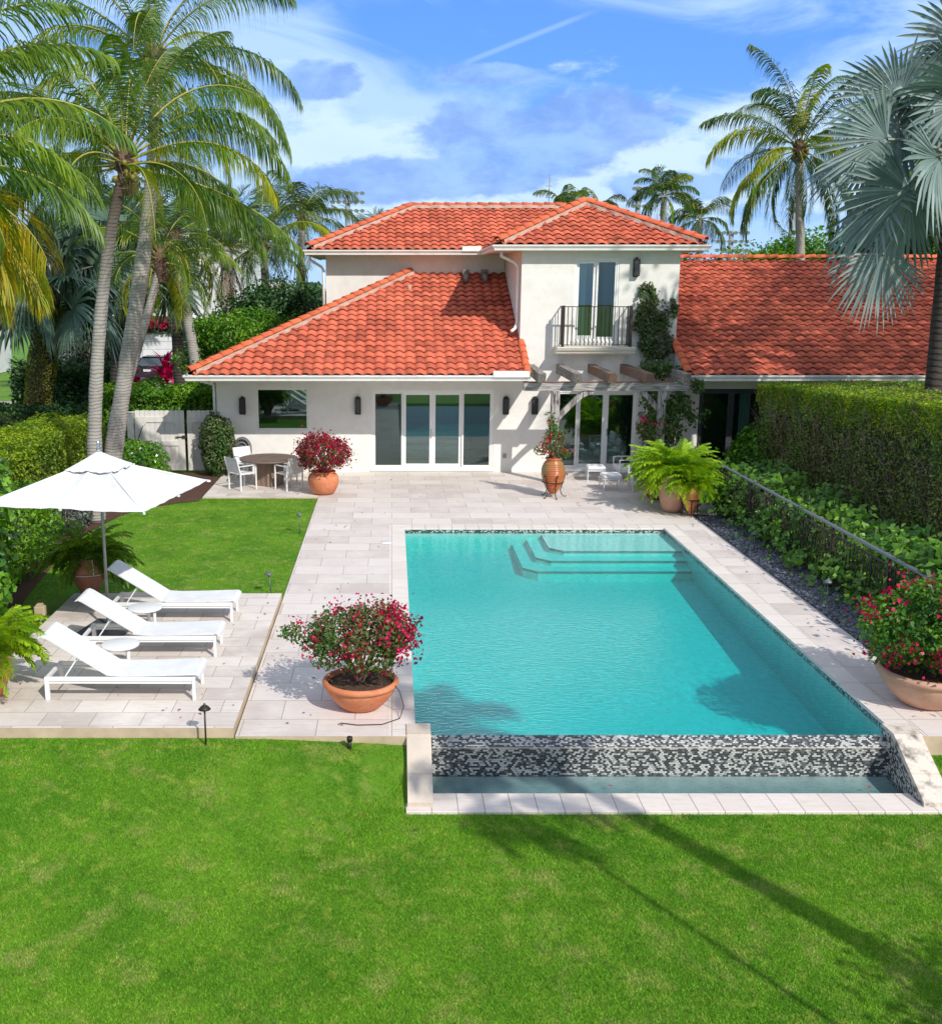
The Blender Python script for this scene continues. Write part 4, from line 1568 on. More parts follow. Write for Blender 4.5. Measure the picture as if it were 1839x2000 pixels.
# upper roof
UX0, UY, UZ, WU = -2.67, 33.8, 6.42, 3.35
r2 = tile_plane('upper_roof', (UX0, UY, UZ), (1, 0, 0), (0, 1, 0), lambda t: (t, min(5.55 + t, 8.6)), WU, house, seed=3)
zu = UZ + SL * WU
underlay(r2, [[(UX0, UY, UZ - .03), (3.0, UY, UZ - .03), (6.3, UY + WU, zu - .03), (UX0 + WU, UY + WU, zu - .03)],
              [(UX0, UY, UZ - .03), (UX0 + WU, UY + WU, zu - .03), (UX0, UY + 2 * WU, UZ - .03)],
              [(UX0, UY + 2 * WU, UZ - .03), (UX0 + WU, UY + WU, zu - .03), (6.3, UY + WU, zu - .03), (8.7, UY + 2 * WU, UZ - .03)]])
r2b = tile_plane('upper_side_roof', (UX0, UY + 2 * WU, UZ), (0, -1, 0), (1, 0, 0), lambda t: (t, 2 * WU - t), WU, house, seed=4)
mortar_bed(r2, (UX0 + .15, UY + .15, UZ + .09), (UX0 + WU, UY + WU, zu + .03))
caps(r2, (UX0 + .05, UY + .05, UZ + .11), (UX0 + WU, UY + WU, zu + .09), r=.135)
mortar_bed(r2, (UX0 + WU, UY + WU, zu + .03), (6.0, UY + WU, zu + .03))
caps(r2, (UX0 + WU, UY + WU, zu + .06), (6.0, UY + WU, zu + .06))

# tower roof
TX0, TX1, TY = 2.88, 8.68, 29.68
TW = (TX1 - TX0) / 2
tz = UZ + SL * TW
r3 = tile_plane('tower_roof', (TX0, TY, UZ), (1, 0, 0), (0, 1, 0), lambda t: (t, 2 * TW - t), TW, house, seed=5)
r3b = tile_plane('tower_side_roof', (TX0, 36.7, UZ), (0, -1, 0), (1, 0, 0), lambda t: (max(0, 36.7 - UY - t), 36.7 - TY - t), TW, house, seed=6)
r3c = tile_plane('tower_right_roof', (TX1, TY, UZ), (0, 1, 0), (-1, 0, 0), lambda t: (t, 9), TW, house, seed=7)
ax = TX0 + TW
underlay(r3, [[(TX0, TY, UZ - .03), (TX1, TY, UZ - .03), (ax, TY + TW, tz - .03)],
              [(TX0, TY, UZ - .03), (ax, TY + TW, tz - .03), (ax, 36.7, tz - .03), (TX0, 33.8, UZ - .03)],
              [(TX1, TY, UZ - .03), (TX1, 39, UZ - .03), (ax, 37, tz - .03), (ax, TY + TW, tz - .03)]])
mortar_bed(r3, (TX0 + .15, TY + .15, UZ + .09), (ax, TY + TW, tz + .03))
mortar_bed(r3, (TX1 - .15, TY + .15, UZ + .09), (ax, TY + TW, tz + .03))
caps(r3, (TX0 + .05, TY + .05, UZ + .11), (ax, TY + TW, tz + .09), r=.135)
caps(r3, (TX1 - .05, TY + .05, UZ + .11), (ax, TY + TW, tz + .09), r=.135)
caps(r3, (ax, TY + TW, tz + .06), (ax, 36.6, tz + .06))

# wing roof
WX0, WX1, WW = 7.98, 19.3, 7.1
wz = EZ + SL * WW
r4 = tile_plane('wing_roof', (WX0, EY, EZ), (1, 0, 0), (0, 1, 0), lambda t: (0 if t < 1.7 else 8.06 - WX0, WX1 - WX0), WW, house, seed=8)
underlay(r4, [[(WX0, EY, EZ - .03), (WX1, EY, EZ - .03), (WX1, EY + WW, wz - .03), (8.06, EY + WW, wz - .03), (8.06, EY + 1.7, EZ + .735), (WX0, EY + 1.7, EZ + .735)],
              [(8.06, EY + WW, wz - .03), (WX1, EY + WW, wz - .03), (WX1, EY + 2 * WW, EZ - .03), (8.06, EY + 2 * WW, EZ - .03)]])
caps(r4, (WX1, EY + WW, wz + .06), (8.06, EY + WW, wz + .06), seg=.42)
caps(r4, (WX0 + .02, EY + .02, EZ + 0.05), (WX0 + .02, EY + 1.7, EZ + .765 + 0.05), r=0.12)
caps(r4, (WX1 - .1, EY + .02, EZ + 0.05), (WX1 - .1, EY + WW, wz + 0.05), r=0.12)


# ---- soffits and gutters ---------------------------------------------
def gutter(pts, z, parent, h=0.15, w=0.14, name='gutter'):
    """ogee gutter along a polyline (outer face offset to the right of travel)"""
    m = MB()
    prof = [(0.0, 0.0), (w * .55, 0.0), (w * .62, h * .35), (w * .95, h * .72), (w, h), (w - .015, h), (w - .02, h * .75), (.015, .03), (0.0, h)]
    P = [Vector((*p, z)) for p in pts]
    n = len(P)
    ds = [(P[i + 1] - P[i]).normalized() for i in range(n - 1)]
    ns = [Vector((d.y, -d.x, 0)) for d in ds]
    off = []
    for i in range(n):
        if i == 0:
            off.append(ns[0])
        elif i == n - 1:
            off.append(ns[-1])
        else:
            b = (ns[i - 1] + ns[i]).normalized()
            off.append(b / max(b.dot(ns[i]), 0.3))
    k = len(prof)
    vs = []
    for i in range(n):
        for (a, b) in prof:
            vs.append(P[i] + off[i] * a + Vector((0, 0, b)))
    fs = []
    for i in range(n - 1):
        for j in range(k):
            q = (j + 1) % k
            fs.append((i * k + j, i * k + q, (i + 1) * k + q, (i + 1) * k + j))
    fs.append(tuple(range(k)))
    fs.append(tuple(reversed(range((n - 1) * k, n * k))))
    m.add(vs, fs)
    return m.build(name, M['gutter'], parent, True)


def soffit(parent, polys, z, h=0.05):
    m = MB()
    for p in polys:
        m.prism(p, 'z', z, z + h)
    return m.build('soffit', M['soffit'], parent, True)


def fascia(parent, boxes):
    m = MB()
    for b in boxes:
        m.box(*b)
    return m.build('fascia', M['white_paint'], parent, True)


soffit(house, [[(LX0 + .1, EY + .06), (LX1 - .05, EY + .06), (LX1 - .05, 29.995), (-5.035, 29.995), (-5.035, 38), (LX0 + .1, 38)]], 2.80)
fascia(house, [(LX0 + .05, LX1 - .02, EY + .02, EY + .055, 2.78, 2.945), (LX0 + .02, LX0 + .055, EY + .06, 39, 2.78, 2.945), (LX1 - .05, LX1 - .015, EY + .06, 29.99, 2.78, 3.02)])
gutter([(LX0 + .02, 39.0), (LX0 + .02, EY + .02), (LX1 + .02, EY + .02)], 2.80, house)
m = MB()
m.box(2.72, 3.70, EY - .135, EY + .018, 2.90, 3.06, bev=.006)
m.build('splash_guard', M['gutter'], house, True)
soffit(house, [[(UX0 + .1, UY + .06), (3.62, UY + .06), (3.62, 34.395), (-2.115, 34.395), (-2.115, 40.4), (UX0 + .1, 40.4)]], 6.27)
fascia(house, [(UX0 + .05, TX0, UY + .02, UY + .055, 6.25, 6.41), (UX0 + .02, UX0 + .055, UY + .06, 40.4, 6.25, 6.41)])
soffit(house, [[(TX0 + .1, TY + .06), (TX1 - .1, TY + .06), (TX1 - .1, 29.995), (TX0 + .1, 29.995)],
               [(TX0 + .1, 30.0), (3.625, 30.0), (3.625, 33.85), (TX0 + .1, 33.85)],
               [(8.055, 30.0), (TX1 - .1, 30.0), (TX1 - .1, 38), (8.055, 38)]], 6.27)
fascia(house, [(TX0 + .05, TX1 - .05, TY + .02, TY + .055, 6.25, 6.41), (TX0 + .02, TX0 + .049, TY + .06, 33.8, 6.25, 6.41), (TX1 - .049, TX1 - .02, TY + .06, 38, 6.25, 6.41)])
gutter([(UX0 + .02, 40.4), (UX0 + .02, UY + .02), (TX0 + .02, UY + .02), (TX0 + .02, TY + .02), (TX1 - .02, TY + .02), (TX1 - .02, 38)], 6.26, house)
m = MB()
m.box(2.2, 2.80, UY - .13, UY + .015, 6.36, 6.52, bev=.006)
m.build('splash_guard', M['gutter'], house, True)
soffit(house, [[(WX0 + .1, EY + .06), (WX1 - .1, EY + .06), (WX1 - .1, 29.995), (WX0 + .1, 29.995)]], 2.80)
fascia(house, [(WX0 + .0, WX1 - .05, EY + .02, EY + .055, 2.78, 2.945)])
gutter([(WX0 + .02, EY + .02), (WX1, EY + .02)], 2.80, house)

m = MB()
m.prism([(28.36, 2.86), (29.995, 2.86), (29.995, 3.66)], 'x', 8.0, 8.045)
m.build('rake_wall', M['stucco'], house, True)
m = MB()
m.prism([(28.36, 2.86), (29.995, 2.86), (29.995, 3.66)], 'x', 3.60, 3.64)
m.build('rake_wall', M['stucco'], house, True)

# downspouts
m = MB()
m.tube([(3.05, 29.95, 6.25), (3.05, 29.97, 6.12), (3.45, 30.25, 5.95), (3.57, 30.3, 5.8), (3.57, 30.3, 4.3), (3.50, 30.15, 4.12), (3.38, 29.95, 4.05)], 0.045, 8)
m.build('downspout', M['gutter'], house, True)
m = MB()
m.tube([(-2.6, 34.2, 6.25), (-2.6, 34.25, 6.12), (-2.25, 34.33, 5.9), (-2.19, 34.33, 5.8), (-2.19, 34.33, 4.2)], 0.045, 8)
m.build('downspout', M['gutter'], house, True)
m = MB()
m.tube([(-5.45, 29.2, 2.8), (-5.4, 29.6, 2.68), (-5.12, 30.02, 2.55), (-5.10, 30.05, 2.4), (-5.10, 30.05, 0.05)], 0.04, 8)
m.build('downspout', M['gutter'], house, True)


# ---- doors and windows --------------------------------------------------
def frame_rect(m, x0, x1, z0, z1, y0, y1, w):
    m.box(x0, x0 + w, y0, y1, z0, z1)
    m.box(x1 - w, x1, y0, y1, z0, z1)
    m.box(x0 + w, x1 - w, y0, y1, z1 - w, z1)
    m.box(x0 + w, x1 - w, y0, y1, z0, z0 + w)


def sliding(name, H, splits, screens, parent, mat='white_paint', yo=30.0, fw=0.055):
    x0, x1, z0, z1 = H
    d = MB()
    frame_rect(d, x0 + .002, x1 - .002, z0 + .002, z1 - .002, yo + .015, yo + .16, fw)
    d.box(x0 - .05, x1 + .05, yo - .03, yo + .10, z0 - .05, z0 - .001)
    fr = d.build(name, M[mat], parent, True)
    for i, (a, b) in enumerate(splits):
        lm = MB()
        yy = yo + (.035 if screens[i] else .085)
        frame_rect(lm, a, b, z0 + fw + .004, z1 - fw - .004, yy, yy + .045, 0.05 if screens[i] else 0.085)
        leafo = lm.build('sash', M['white_paint' if not screens[i] or mat == 'dark_frame' else 'gutter'] if mat != 'dark_frame' else M[mat], fr, True)
        g = MB()
        e = 0.05 if screens[i] else 0.085
        g.quad((a + e, yy + .02, z0 + fw + e), (b - e, yy + .02, z0 + fw + e), (b - e, yy + .02, z1 - fw - e), (a + e, yy + .02, z1 - fw - e))
        g.build('pane', M['glass_screen' if screens[i] else 'glass'], fr, True)
    return fr


x0, x1, z0, z1 = SD
w4 = (x1 - x0 - .11) / 4
s_ = [(x0 + .055 + i * w4, x0 + .055 + (i + 1) * w4) for i in range(4)]
f1 = sliding('sliding_door', SD, s_, [True, False, False, True], house)
m = MB()
m.box(SD[0] + .055 + 2 * w4 - .05, SD[0] + .055 + 2 * w4 - .02, 30.05, 30.08, 1.0, 1.25)
m.build('handle', M['steel'], f1, True)
s2 = [(4.775, 5.35), (5.35, 6.16), (6.16, 7.025)]
f2 = sliding('sliding_door', SD2, s2, [True, False, False], house)
for fx, fz, fo_ in ((5.40, 1.05, f2), (6.22, 1.05, f2)):
    m = MB()
    m.box(fx - .012, fx + .012, 30.05, 30.084, fz, fz + .22)
    m.build('handle', M['steel'], fo_, True)
f3 = sliding('balcony_door', BD, [(5.175, 5.74), (5.74, 6.305)], [False, True], house)
f4 = sliding('french_door', FD, [(8.875, 9.77), (9.77, 10.665)], [False, False], house, mat='dark_frame')
m = MB()
frame_rect(m, WIN[0] + .002, WIN[1] - .002, WIN[2] + .002, WIN[3] - .002, 30.02, 30.09, .03)
fw_ = m.build('window', M['white_paint'], house, True)
g = MB()
g.quad((WIN[0] + .03, 30.06, WIN[2] + .03), (WIN[1] - .03, 30.06, WIN[2] + .03), (WIN[1] - .03, 30.06, WIN[3] - .03), (WIN[0] + .03, 30.06, WIN[3] - .03))
g.build('pane', M['glass'], fw_, True)


# rooms behind the glass, dimly furnished
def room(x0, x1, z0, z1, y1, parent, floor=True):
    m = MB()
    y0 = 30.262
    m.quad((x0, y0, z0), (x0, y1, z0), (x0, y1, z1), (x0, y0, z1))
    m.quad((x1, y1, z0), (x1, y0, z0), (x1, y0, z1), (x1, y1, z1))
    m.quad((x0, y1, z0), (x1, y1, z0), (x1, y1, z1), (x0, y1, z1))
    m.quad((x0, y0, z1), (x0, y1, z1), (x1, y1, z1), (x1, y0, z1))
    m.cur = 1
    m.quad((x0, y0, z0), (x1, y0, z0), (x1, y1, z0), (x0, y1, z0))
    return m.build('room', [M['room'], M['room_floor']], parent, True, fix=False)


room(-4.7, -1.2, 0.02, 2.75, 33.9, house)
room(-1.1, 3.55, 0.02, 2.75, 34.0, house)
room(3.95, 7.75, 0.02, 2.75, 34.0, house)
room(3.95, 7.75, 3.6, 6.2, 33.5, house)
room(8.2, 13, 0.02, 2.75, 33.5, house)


def sofa(x0, x1, y0, y1, rz=0):
    s = thing('sofa', None, 'sofa', ((x0 + x1) / 2, (y0 + y1) / 2, 0.021))
    a, b = (x1 - x0) / 2, (y1 - y0) / 2
    m = MB()
    m.box(-a, a, -b, b, 0.08, 0.32, bev=.03)
    m.build('base', M['sofa'], s)
    m = MB()
    m.box(-a, a, b - .25, b, .32, .8, bev=.05)
    m.build('backrest', M['sofa'], s)
    for k in range(3):
        m = MB()
        w = (2 * a - .36) / 3
        m.box(-a + .18 + k * w, -a + .18 + (k + 1) * w - .01, -b, b - .26, .32, .47, bev=.04)
        m.build('seat_cushion', M['cushion'], s)
    for sx in (-1, 1):
        m = MB()
        m.box(min(sx * a, sx * (a - .18)), max(sx * a, sx * (a - .18)), -b, b - .26, .32, .6, bev=.04)
        m.build('armrest', M['sofa'], s)
    return s


so = sofa(4.9, 7.1, 31.2, 32.1)
so['label'] = 'pale sofa inside the room behind the glass door under the pergola'
so = sofa(0.2, 2.4, 31.9, 32.8)
so['label'] = 'pale sofa inside the room behind the four-panel sliding door'
for (cx, cz0, cz1, pr) in ((10.25, 0.1, 2.4, f4), (5.35, 3.75, 6.0, f3), (6.15, 3.75, 6.0, f3)):
    m = MB()
    vs, fs = [], []
    K = 24
    for k in range(K + 1):
        x = cx - .16 + .32 * k / K
        yv = 30.34 + 0.03 * math.sin(k * 1.6)
        vs += [(x, yv, cz0), (x, yv, cz1)]
    for k in range(K):
        fs.append((2 * k, 2 * k + 2, 2 * k + 3, 2 * k + 1))
    m.add(vs, fs, smooth=True)
    m.build('curtain', M['curtain'], pr, True, fix=False)


# wall lamps
def wall_lamp(x, z, y=30.0):
    m = MB()
    w, d, h = 0.085, 0.15, 0.23
    m.box(x - w, x + w, y - d, y - .012, z + h - .03, z + h, bev=.004)
    m.box(x - w, x + w, y - d, y - .012, z - h, z - h + .03, bev=.004)
    for sx in (-1, 1):
        for yy in (y - d, y - .032):
            a = x + sx * w
            m.box(min(a, a - sx * .018), max(a, a - sx * .018), yy, yy + .018, z - h + .031, z + h - .031)
    m.box(x - w + .01, x + w - .01, y - .011, y - .0, z - h - .02, z + h + .02)
    m.box(x - .035, x + .035, y - .10, y - .0125, z + h + .001, z + h + .05)
    lo = m.build('wall_lamp', M['bronze'], house, True)
    g = MB()
    g.box(x - w + .02, x + w - .02, y - d + .02, y - .035, z - h + .032, z + h - .032)
    g.build('lamp_glass', M['lamp_glass'], lo, True)


for lx in (-4.28, -0.97, 3.27, 4.10):
    wall_lamp(lx, 1.93)
wall_lamp(6.82, 5.80)
m = MB()
m.box(3.22, 3.32, 29.96, 29.999, .42, .54, bev=.006)
m.build('outlet_box', M['grey_metal'], house, True)

# balcony
bal = MB()
bal.prism([(30.0, 3.42), (30.0, 3.64), (29.36, 3.64), (29.36, 3.60), (29.39, 3.585), (29.39, 3.55), (29.44, 3.52), (29.46, 3.46), (29.52, 3.42)], 'x', 4.60, 6.78)
bo = bal.build('balcony_ledge', M['stone'], house, True)
M['balcony_stone'] = simple('balcony_stone', (0.76, 0.71, 0.62), 0.7, (0.66, 0.60, 0.50), 3)
bo.data.materials[0] = M['balcony_stone']
m = MB()
bx0, bx1, by, bz0, bz1 = 4.76, 6.64, 29.44, 3.68, 4.74
m.box(bx0, bx1, by - .02, by + .02, bz1 - .012, bz1 + .012)
m.box(bx0, bx1, by - .013, by + .013, bz0, bz0 + .025)
for x in (bx0, bx1):
    m.box(x - .014, x + .014, by + .021, 29.998, bz1 - .012, bz1 + .012)
    m.box(x - .012, x + .012, by + .021, 29.998, bz0, bz0 + .025)
    for yy in (by, by + .12):
        m.box(x - .03, x + .03, yy - .03, yy + .03, 3.641, bz1 + .03)
    for k in range(1, 4):
        yy = by + .12 + k * .11
        m.box(x - .008, x + .008, yy - .008, yy + .008, bz0 + .026, bz1 - .013)
rail = m.build('balcony_railing', M['iron'], bo, True)
for k in range(1, 16):
    x = bx0 + (bx1 - bx0) * k / 16
    m = MB()
    m.box(x - .010, x + .010, by - .010, by + .010, bz0 + .026, bz1 - .013)
    m.build('baluster', M['iron'], bo, True)

# chimney of the wing
ch = MB()
ch.box(18.15, 18.85, 41, 41.7, 4, 7.0)
ch.box(18.05, 18.95, 40.9, 41.8, 7.0, 7.12)
ch.build('chimney', M['white_paint'], house, True)

# ================================================================== PERGOLA
perg = thing('pergola', 'weathered grey timber pergola against the house under the balcony', 'pergola', (6.0, 28.9, 0))
for i, (xl, xf, mt) in enumerate(((3.95, 3.98, 'wood_y'), (4.78, 4.93, 'wood_y'), (5.68, 5.86, 'wood_rust'), (6.60, 6.84, 'wood_rust'), (7.62, 7.82, 'wood_y'))):
    m = MB()
    a0, a1 = Vector((xl, 29.99, 3.0)), Vector((xf, 27.75, 2.905))
    w = .10
    vs = []
    for c, cut in ((a0, 0), (a1, .13)):
        vs += [(c.x - w, c.y + cut, c.z - .125), (c.x + w, c.y + cut, c.z - .125), (c.x + w, c.y, c.z + .125), (c.x - w, c.y, c.z + .125)]
    m.add(vs, [(0, 1, 2, 3), (7, 6, 5, 4), (0, 4, 5, 1), (1, 5, 6, 2), (2, 6, 7, 3), (3, 7, 4, 0)])
    m.build('rafter', M[mt], perg, True)
m = MB()
m.box(3.55, 8.02, 28.22, 28.40, 2.53, 2.765, bev=.008)
bm_ = m.build('beam', M['wood_x'], perg, True)
m = MB()
m.box(3.54, 7.6, 28.20, 28.42, 2.766, 2.774)
m.build('flashing', M['flash'], bm_, True)
for px_, lbl in ((4.42, 0), (7.30, 1)):
    m = MB()
    m.box(px_ - .11, px_ + .11, 28.22, 28.40, 0.002, 2.529, bev=.008)
    m.build('post', M['wood_post'], perg, True)
for sx, px_ in ((1, 4.53), (-1, 7.19)):
    m = MB()
    m.prism([(px_, 1.72), (px_ + sx * .38, 2.12), (px_ + sx * .62, 2.34), (px_ + sx * .92, 2.47), (px_ + sx * .93, 2.528), (px_ + sx * .66, 2.528), (px_ + sx * .46, 2.40), (px_ + sx * .24, 2.18), (px_, 1.93)] if sx > 0 else [(px_, 1.95), (px_ - .30, 2.32), (px_ - .55, 2.47), (px_ - .56, 2.528), (px_ - .36, 2.528), (px_ - .16, 2.36), (px_, 2.14)], 'y', 28.25, 28.37)
    m.build('brace', M['wood_post'], perg, True)

# ================================================================== FENCE AND GATE
def boards(m, x0, x1, z0, z1, y, n, th=0.025, dog=True):
    w = (x1 - x0) / n
    for i in range(n):
        a, b = x0 + i * w + .003, x0 + (i + 1) * w - .003
        c = .022 if dog else 0
        m.prism([(a, z0), (b, z0), (b, z1 - c), (b - c, z1), (a + c, z1), (a, z1 - c)], 'y', y, y + th)


gate = thing('garden_gate', 'white board and brace garden gate left of the house, with black latch', 'gate', (-6.75, 30, 0))
m = MB()
boards(m, -7.40, -5.98, 0.06, 1.80, 30.0, 10)
m.build('gate_panel', M['fence_white'], gate, True)
m = MB()
for (a, b, c, d) in ((-7.40, -7.22, .06, 1.62), (-6.16, -5.98, .06, 1.62), (-7.22, -6.16, .06, .22), (-7.22, -6.16, .78, .92), (-7.22, -6.16, 1.46, 1.62)):
    m.box(a, b, 29.972, 29.998, c, d)
m.prism([(-7.22, 1.30), (-7.22, 1.46), (-7.06, 1.46)], 'y', 29.975, 29.998)
m.prism([(-6.16, 1.30), (-6.16, 1.46), (-6.32, 1.46)], 'y', 29.975, 29.998)
m.build('gate_frame', M['fence_white'], gate, True)
m = MB()
m.box(-6.24, -5.93, 29.95, 29.971, 1.02, 1.05)
m.box(-6.05, -5.93, 29.93, 29.971, 1.00, 1.08, bev=.004)
m.build('latch', M['iron'], gate, True)
m = MB()
m.tube([(-7.30, 29.93, 1.02), (-7.16, 29.93, 1.36)], .012, 6)
m.build('handle', M['iron'], gate, True)
fen = thing('board_fence', 'short white board fence panel between the gate and the house corner', 'fence', (-5.45, 30, 0))
m = MB()
boards(m, -5.90, -5.10, 0.04, 1.80, 30.0, 6)
m.build('board_panel', M['fence_white'], fen, True)
m = MB()
for (a, b, c, d) in ((-5.90, -5.74, .06, 1.62), (-5.74, -5.10, 1.46, 1.62), (-5.74, -5.10, .06, .22)):
    m.box(a, b, 29.972, 29.998, c, d)
m.build('fence_frame', M['fence_white'], fen, True)
fp = thing('fence_post', 'white square fence post left of the garden gate behind the palm trunk', 'post', (-7.55, 30, 0))
m = MB()
m.box(-7.62, -7.44, 29.94, 30.08, 0, 1.72, bev=.01)
m.build('post', M['fence_white'], fp, True)
m = MB()
m.box(-7.64, -7.42, 29.92, 30.10, 1.721, 1.76, bev=.01)
m.build('post_cap', M['fence_white'], fp, True)

# iron railing beside the pebbles
rl = thing('iron_railing', 'black iron railing overgrown with vines beside the pebble strip', 'railing', (7.85, 18, 0))
RX, RY0, RY1, RZ = 7.85, 11.6, 24.6, 1.12
m = MB()
m.box(RX - .035, RX + .035, RY0, RY1, RZ - .02, RZ + .02, bev=.005)
M['rail_grey'] = simple('grey_rail_paint', (0.13, 0.14, 0.165), 0.4)
m.build('top_rail', M['rail_grey'], rl, True)
m = MB()
m.box(RX - .015, RX + .015, RY0, RY1, .08, .11)
m.box(RX - .015, RX + .015, RY0, RY1, RZ - .16, RZ - .13)
m.build('lower_rail', M['iron'], rl, True)
pb = [RY0 + .03 + i * (RY1 - RY0 - .06) / 6 for i in range(7)]
for y in pb:
    m = MB()
    m.box(RX - .025, RX + .025, y - .025, y + .025, -.03, RZ - .021)
    m.build('post', M['iron'], rl, True)
nb = 96
for i in range(nb):
    y = RY0 + .08 + i * (RY1 - RY0 - .16) / (nb - 1)
    m = MB()
    m.box(RX - .009, RX + .009, y - .009, y + .009, .111, RZ - .161)
    m.build('baluster', M['iron'], rl, True)

# ================================================================== FURNITURE


def make_lounger():
    t = thing('sun_lounger', 'x', 'sun lounger', group='white sun loungers on the lounge terrace')
    Lx, Wy, H = 1.93, 0.62, 0.31
    m = MB()
    for y in (-Wy / 2, Wy / 2 - .05):
        m.box(0.055, Lx - .045, y + .008, y + .042, H - .055, H, bev=.004)
        m.box(0.055, Lx - .045, y + .012, y + .038, H - .085, H - .063)
    m.box(0.005, .045, -Wy / 2 + .05, Wy / 2 - .05, H - .05, H, bev=.004)
    m.box(Lx - .045, Lx - .01, -Wy / 2 + .05, Wy / 2 - .05, H - .05, H - .005, bev=.004)
    m.box(.80, .83, -Wy / 2 + .05, Wy / 2 - .05, H - .05, H - .02)
    m.build('frame', M['white_metal'], t)
    for x, w in ((0, .055), (Lx - .045, .04)):
        for y in (-Wy / 2, Wy / 2 - .05):
            m = MB()
            m.box(x, x + w, y, y + .05, 0, H + .002, bev=.005)
            m.build('leg', M['white_metal'], t)
    # sling seat with rolled foot end
    m = MB()
    prof = [(.80, H + .035), (1.0, H + .020), (1.4, H + .028), (1.8, H + .042), (1.93, H + .045), (1.975, H + .025), (1.985, H - .015)]
    th = .014
    vs, fs = [], []
    nn = len(prof)
    for (x, z) in prof:
        for y in (-Wy / 2 + .015, Wy / 2 - .015):
            vs += [(x, y, z), (x, y, z - th)]
    for i in range(nn - 1):
        a = 4 * i
        fs += [(a, a + 4, a + 6, a + 2), (a + 1, a + 3, a + 7, a + 5), (a, a + 1, a + 5, a + 4), (a + 2, a + 6, a + 7, a + 3)]
    fs += [(0, 2, 3, 1), (4 * nn - 4, 4 * nn - 3, 4 * nn - 1, 4 * nn - 2)]
    m.add(vs, fs, smooth=False)
    m.build('seat', M['sling'], t)
    # raised backrest
    m = MB()
    P = [Vector((.82, 0, H + .03)), Vector((.45, 0, H + .27)), Vector((.06, 0, H + .52)), Vector((.0, 0, H + .545)), Vector((-.045, 0, H + .53))]
    vs, fs = [], []
    for p in P:
        for y in (-Wy / 2 + .015, Wy / 2 - .015):
            vs += [(p.x, y, p.z), (p.x - .008, y, p.z - th)]
    nn = len(P)
    for i in range(nn - 1):
        a = 4 * i
        fs += [(a, a + 4, a + 6, a + 2), (a + 1, a + 3, a + 7, a + 5), (a, a + 1, a + 5, a + 4), (a + 2, a + 6, a + 7, a + 3)]
    fs += [(0, 2, 3, 1), (4 * nn - 4, 4 * nn - 3, 4 * nn - 1, 4 * nn - 2)]
    m.add(vs, fs)
    b = m.build('backrest', M['sling'], t)
    m = MB()
    for y in (-Wy / 2 + .075, Wy / 2 - .075):
        m.bar((.82, y, H), (.03, y, H + .50), .025, .022)
        m.bar((.42, y, H + .235), (.24, y, H - .03), .018, .018)
    m.bar((.42, -Wy / 2 + .07, H + .235), (.42, Wy / 2 - .07, H + .235), .02, .02)
    m.build('support_bar', M['white_metal'], b)
    return t


lg = make_lounger()
for i, (y, lb) in enumerate(((12.57, 'white sling sun lounger nearest the front lawn, beside the black path light'),
                             (14.15, 'middle white sling sun lounger, between the two round side tables'),
                             (15.78, 'white sling sun lounger farthest from the front, beside the umbrella and lawn'))):
    o = lg if i == 0 else copy_tree(lg)
    put(o, (-4.43, y + .31, .1), R((-.4, .3, -.5)[i]), lb)


def make_side_table():
    t = thing('side_table', 'x', 'side table', group='round white side tables between the loungers')
    m = MB()
    m.lathe([(0, .40), (.245, .40), (.258, .395), (.258, .375), (.25, .37), (0, .37)], 36)
    m.build('table_top', M['white_metal'], t)
    for a in (R(-60), R(60), R(180)):
        m = MB()
        c, s = math.cos(a) * .19, math.sin(a) * .19
        m.bar((c, s, 0), (c, s, .369), .04, .04, up=(0, 1, 0))
        m.build('leg', M['white_metal'], t)
    m = MB()
    for a in (R(-60), R(60), R(180)):
        m.bar((0, 0, .35), (math.cos(a) * .168, math.sin(a) * .168, .35), .025, .025)
    m.build('crossbar', M['white_metal'], t)
    return t


st = make_side_table()
put(st, (-3.72, 13.62, .1), 0.3, 'round white side table nearer the front, between the first two loungers')
put(copy_tree(st), (-3.77, 15.3, .1), 0.5, 'round white side table farther back, in front of the umbrella pole')

# umbrella
um = thing('patio_umbrella', 'large square white market umbrella over the loungers', 'umbrella', (-4.37, 15.42, .1), R(-11))
m = MB()
m.box(-.36, .36, -.36, .36, 0, .045, bev=.012)
m.build('base', M['umb_base'], um)
m = MB()
m.tube([(0, 0, .045), (0, 0, .35)], .032, 12)
m.tube([(0, 0, .35), (0, 0, 2.66)], .024, 12)
m.build('pole', M['grey_metal'], um)
m = MB()
m.lathe([(0, 2.95), (.012, 2.93), (.028, 2.90), (.02, 2.86), (.034, 2.83), (.03, 2.78), (0, 2.78)], 12)
m.build('finial', M['steel'], um)
H0, H1, HS = 2.17, 2.74, 1.24
corner = [(HS, HS), (0, HS), (-HS, HS), (-HS, 0), (-HS, -HS), (0, -HS), (HS, -HS), (HS, 0)]


def canopy_pt(a, f):
    """a: perimeter parameter 0..8, f: 0 apex .. 1 rim"""
    i = int(a) % 8
    u = a - int(a)
    p, q = corner[i], corner[(i + 1) % 8]
    x, y = p[0] * (1 - u) + q[0] * u, p[1] * (1 - u) + q[1] * u
    sag = 0.030 * math.sin(PI * u) * f
    z = H1 - (H1 - H0) * (f ** 0.92) - 0.04 * math.sin(PI * f) - sag - 0.055 * math.sin(PI * u) * math.sin(PI * min(f * 1.1, 1)) - .006 * math.sin(a * 23) * f
    rim = 1 - 0.035 * math.sin(PI * u) * f
    return (x * f * rim, y * f * rim, z)


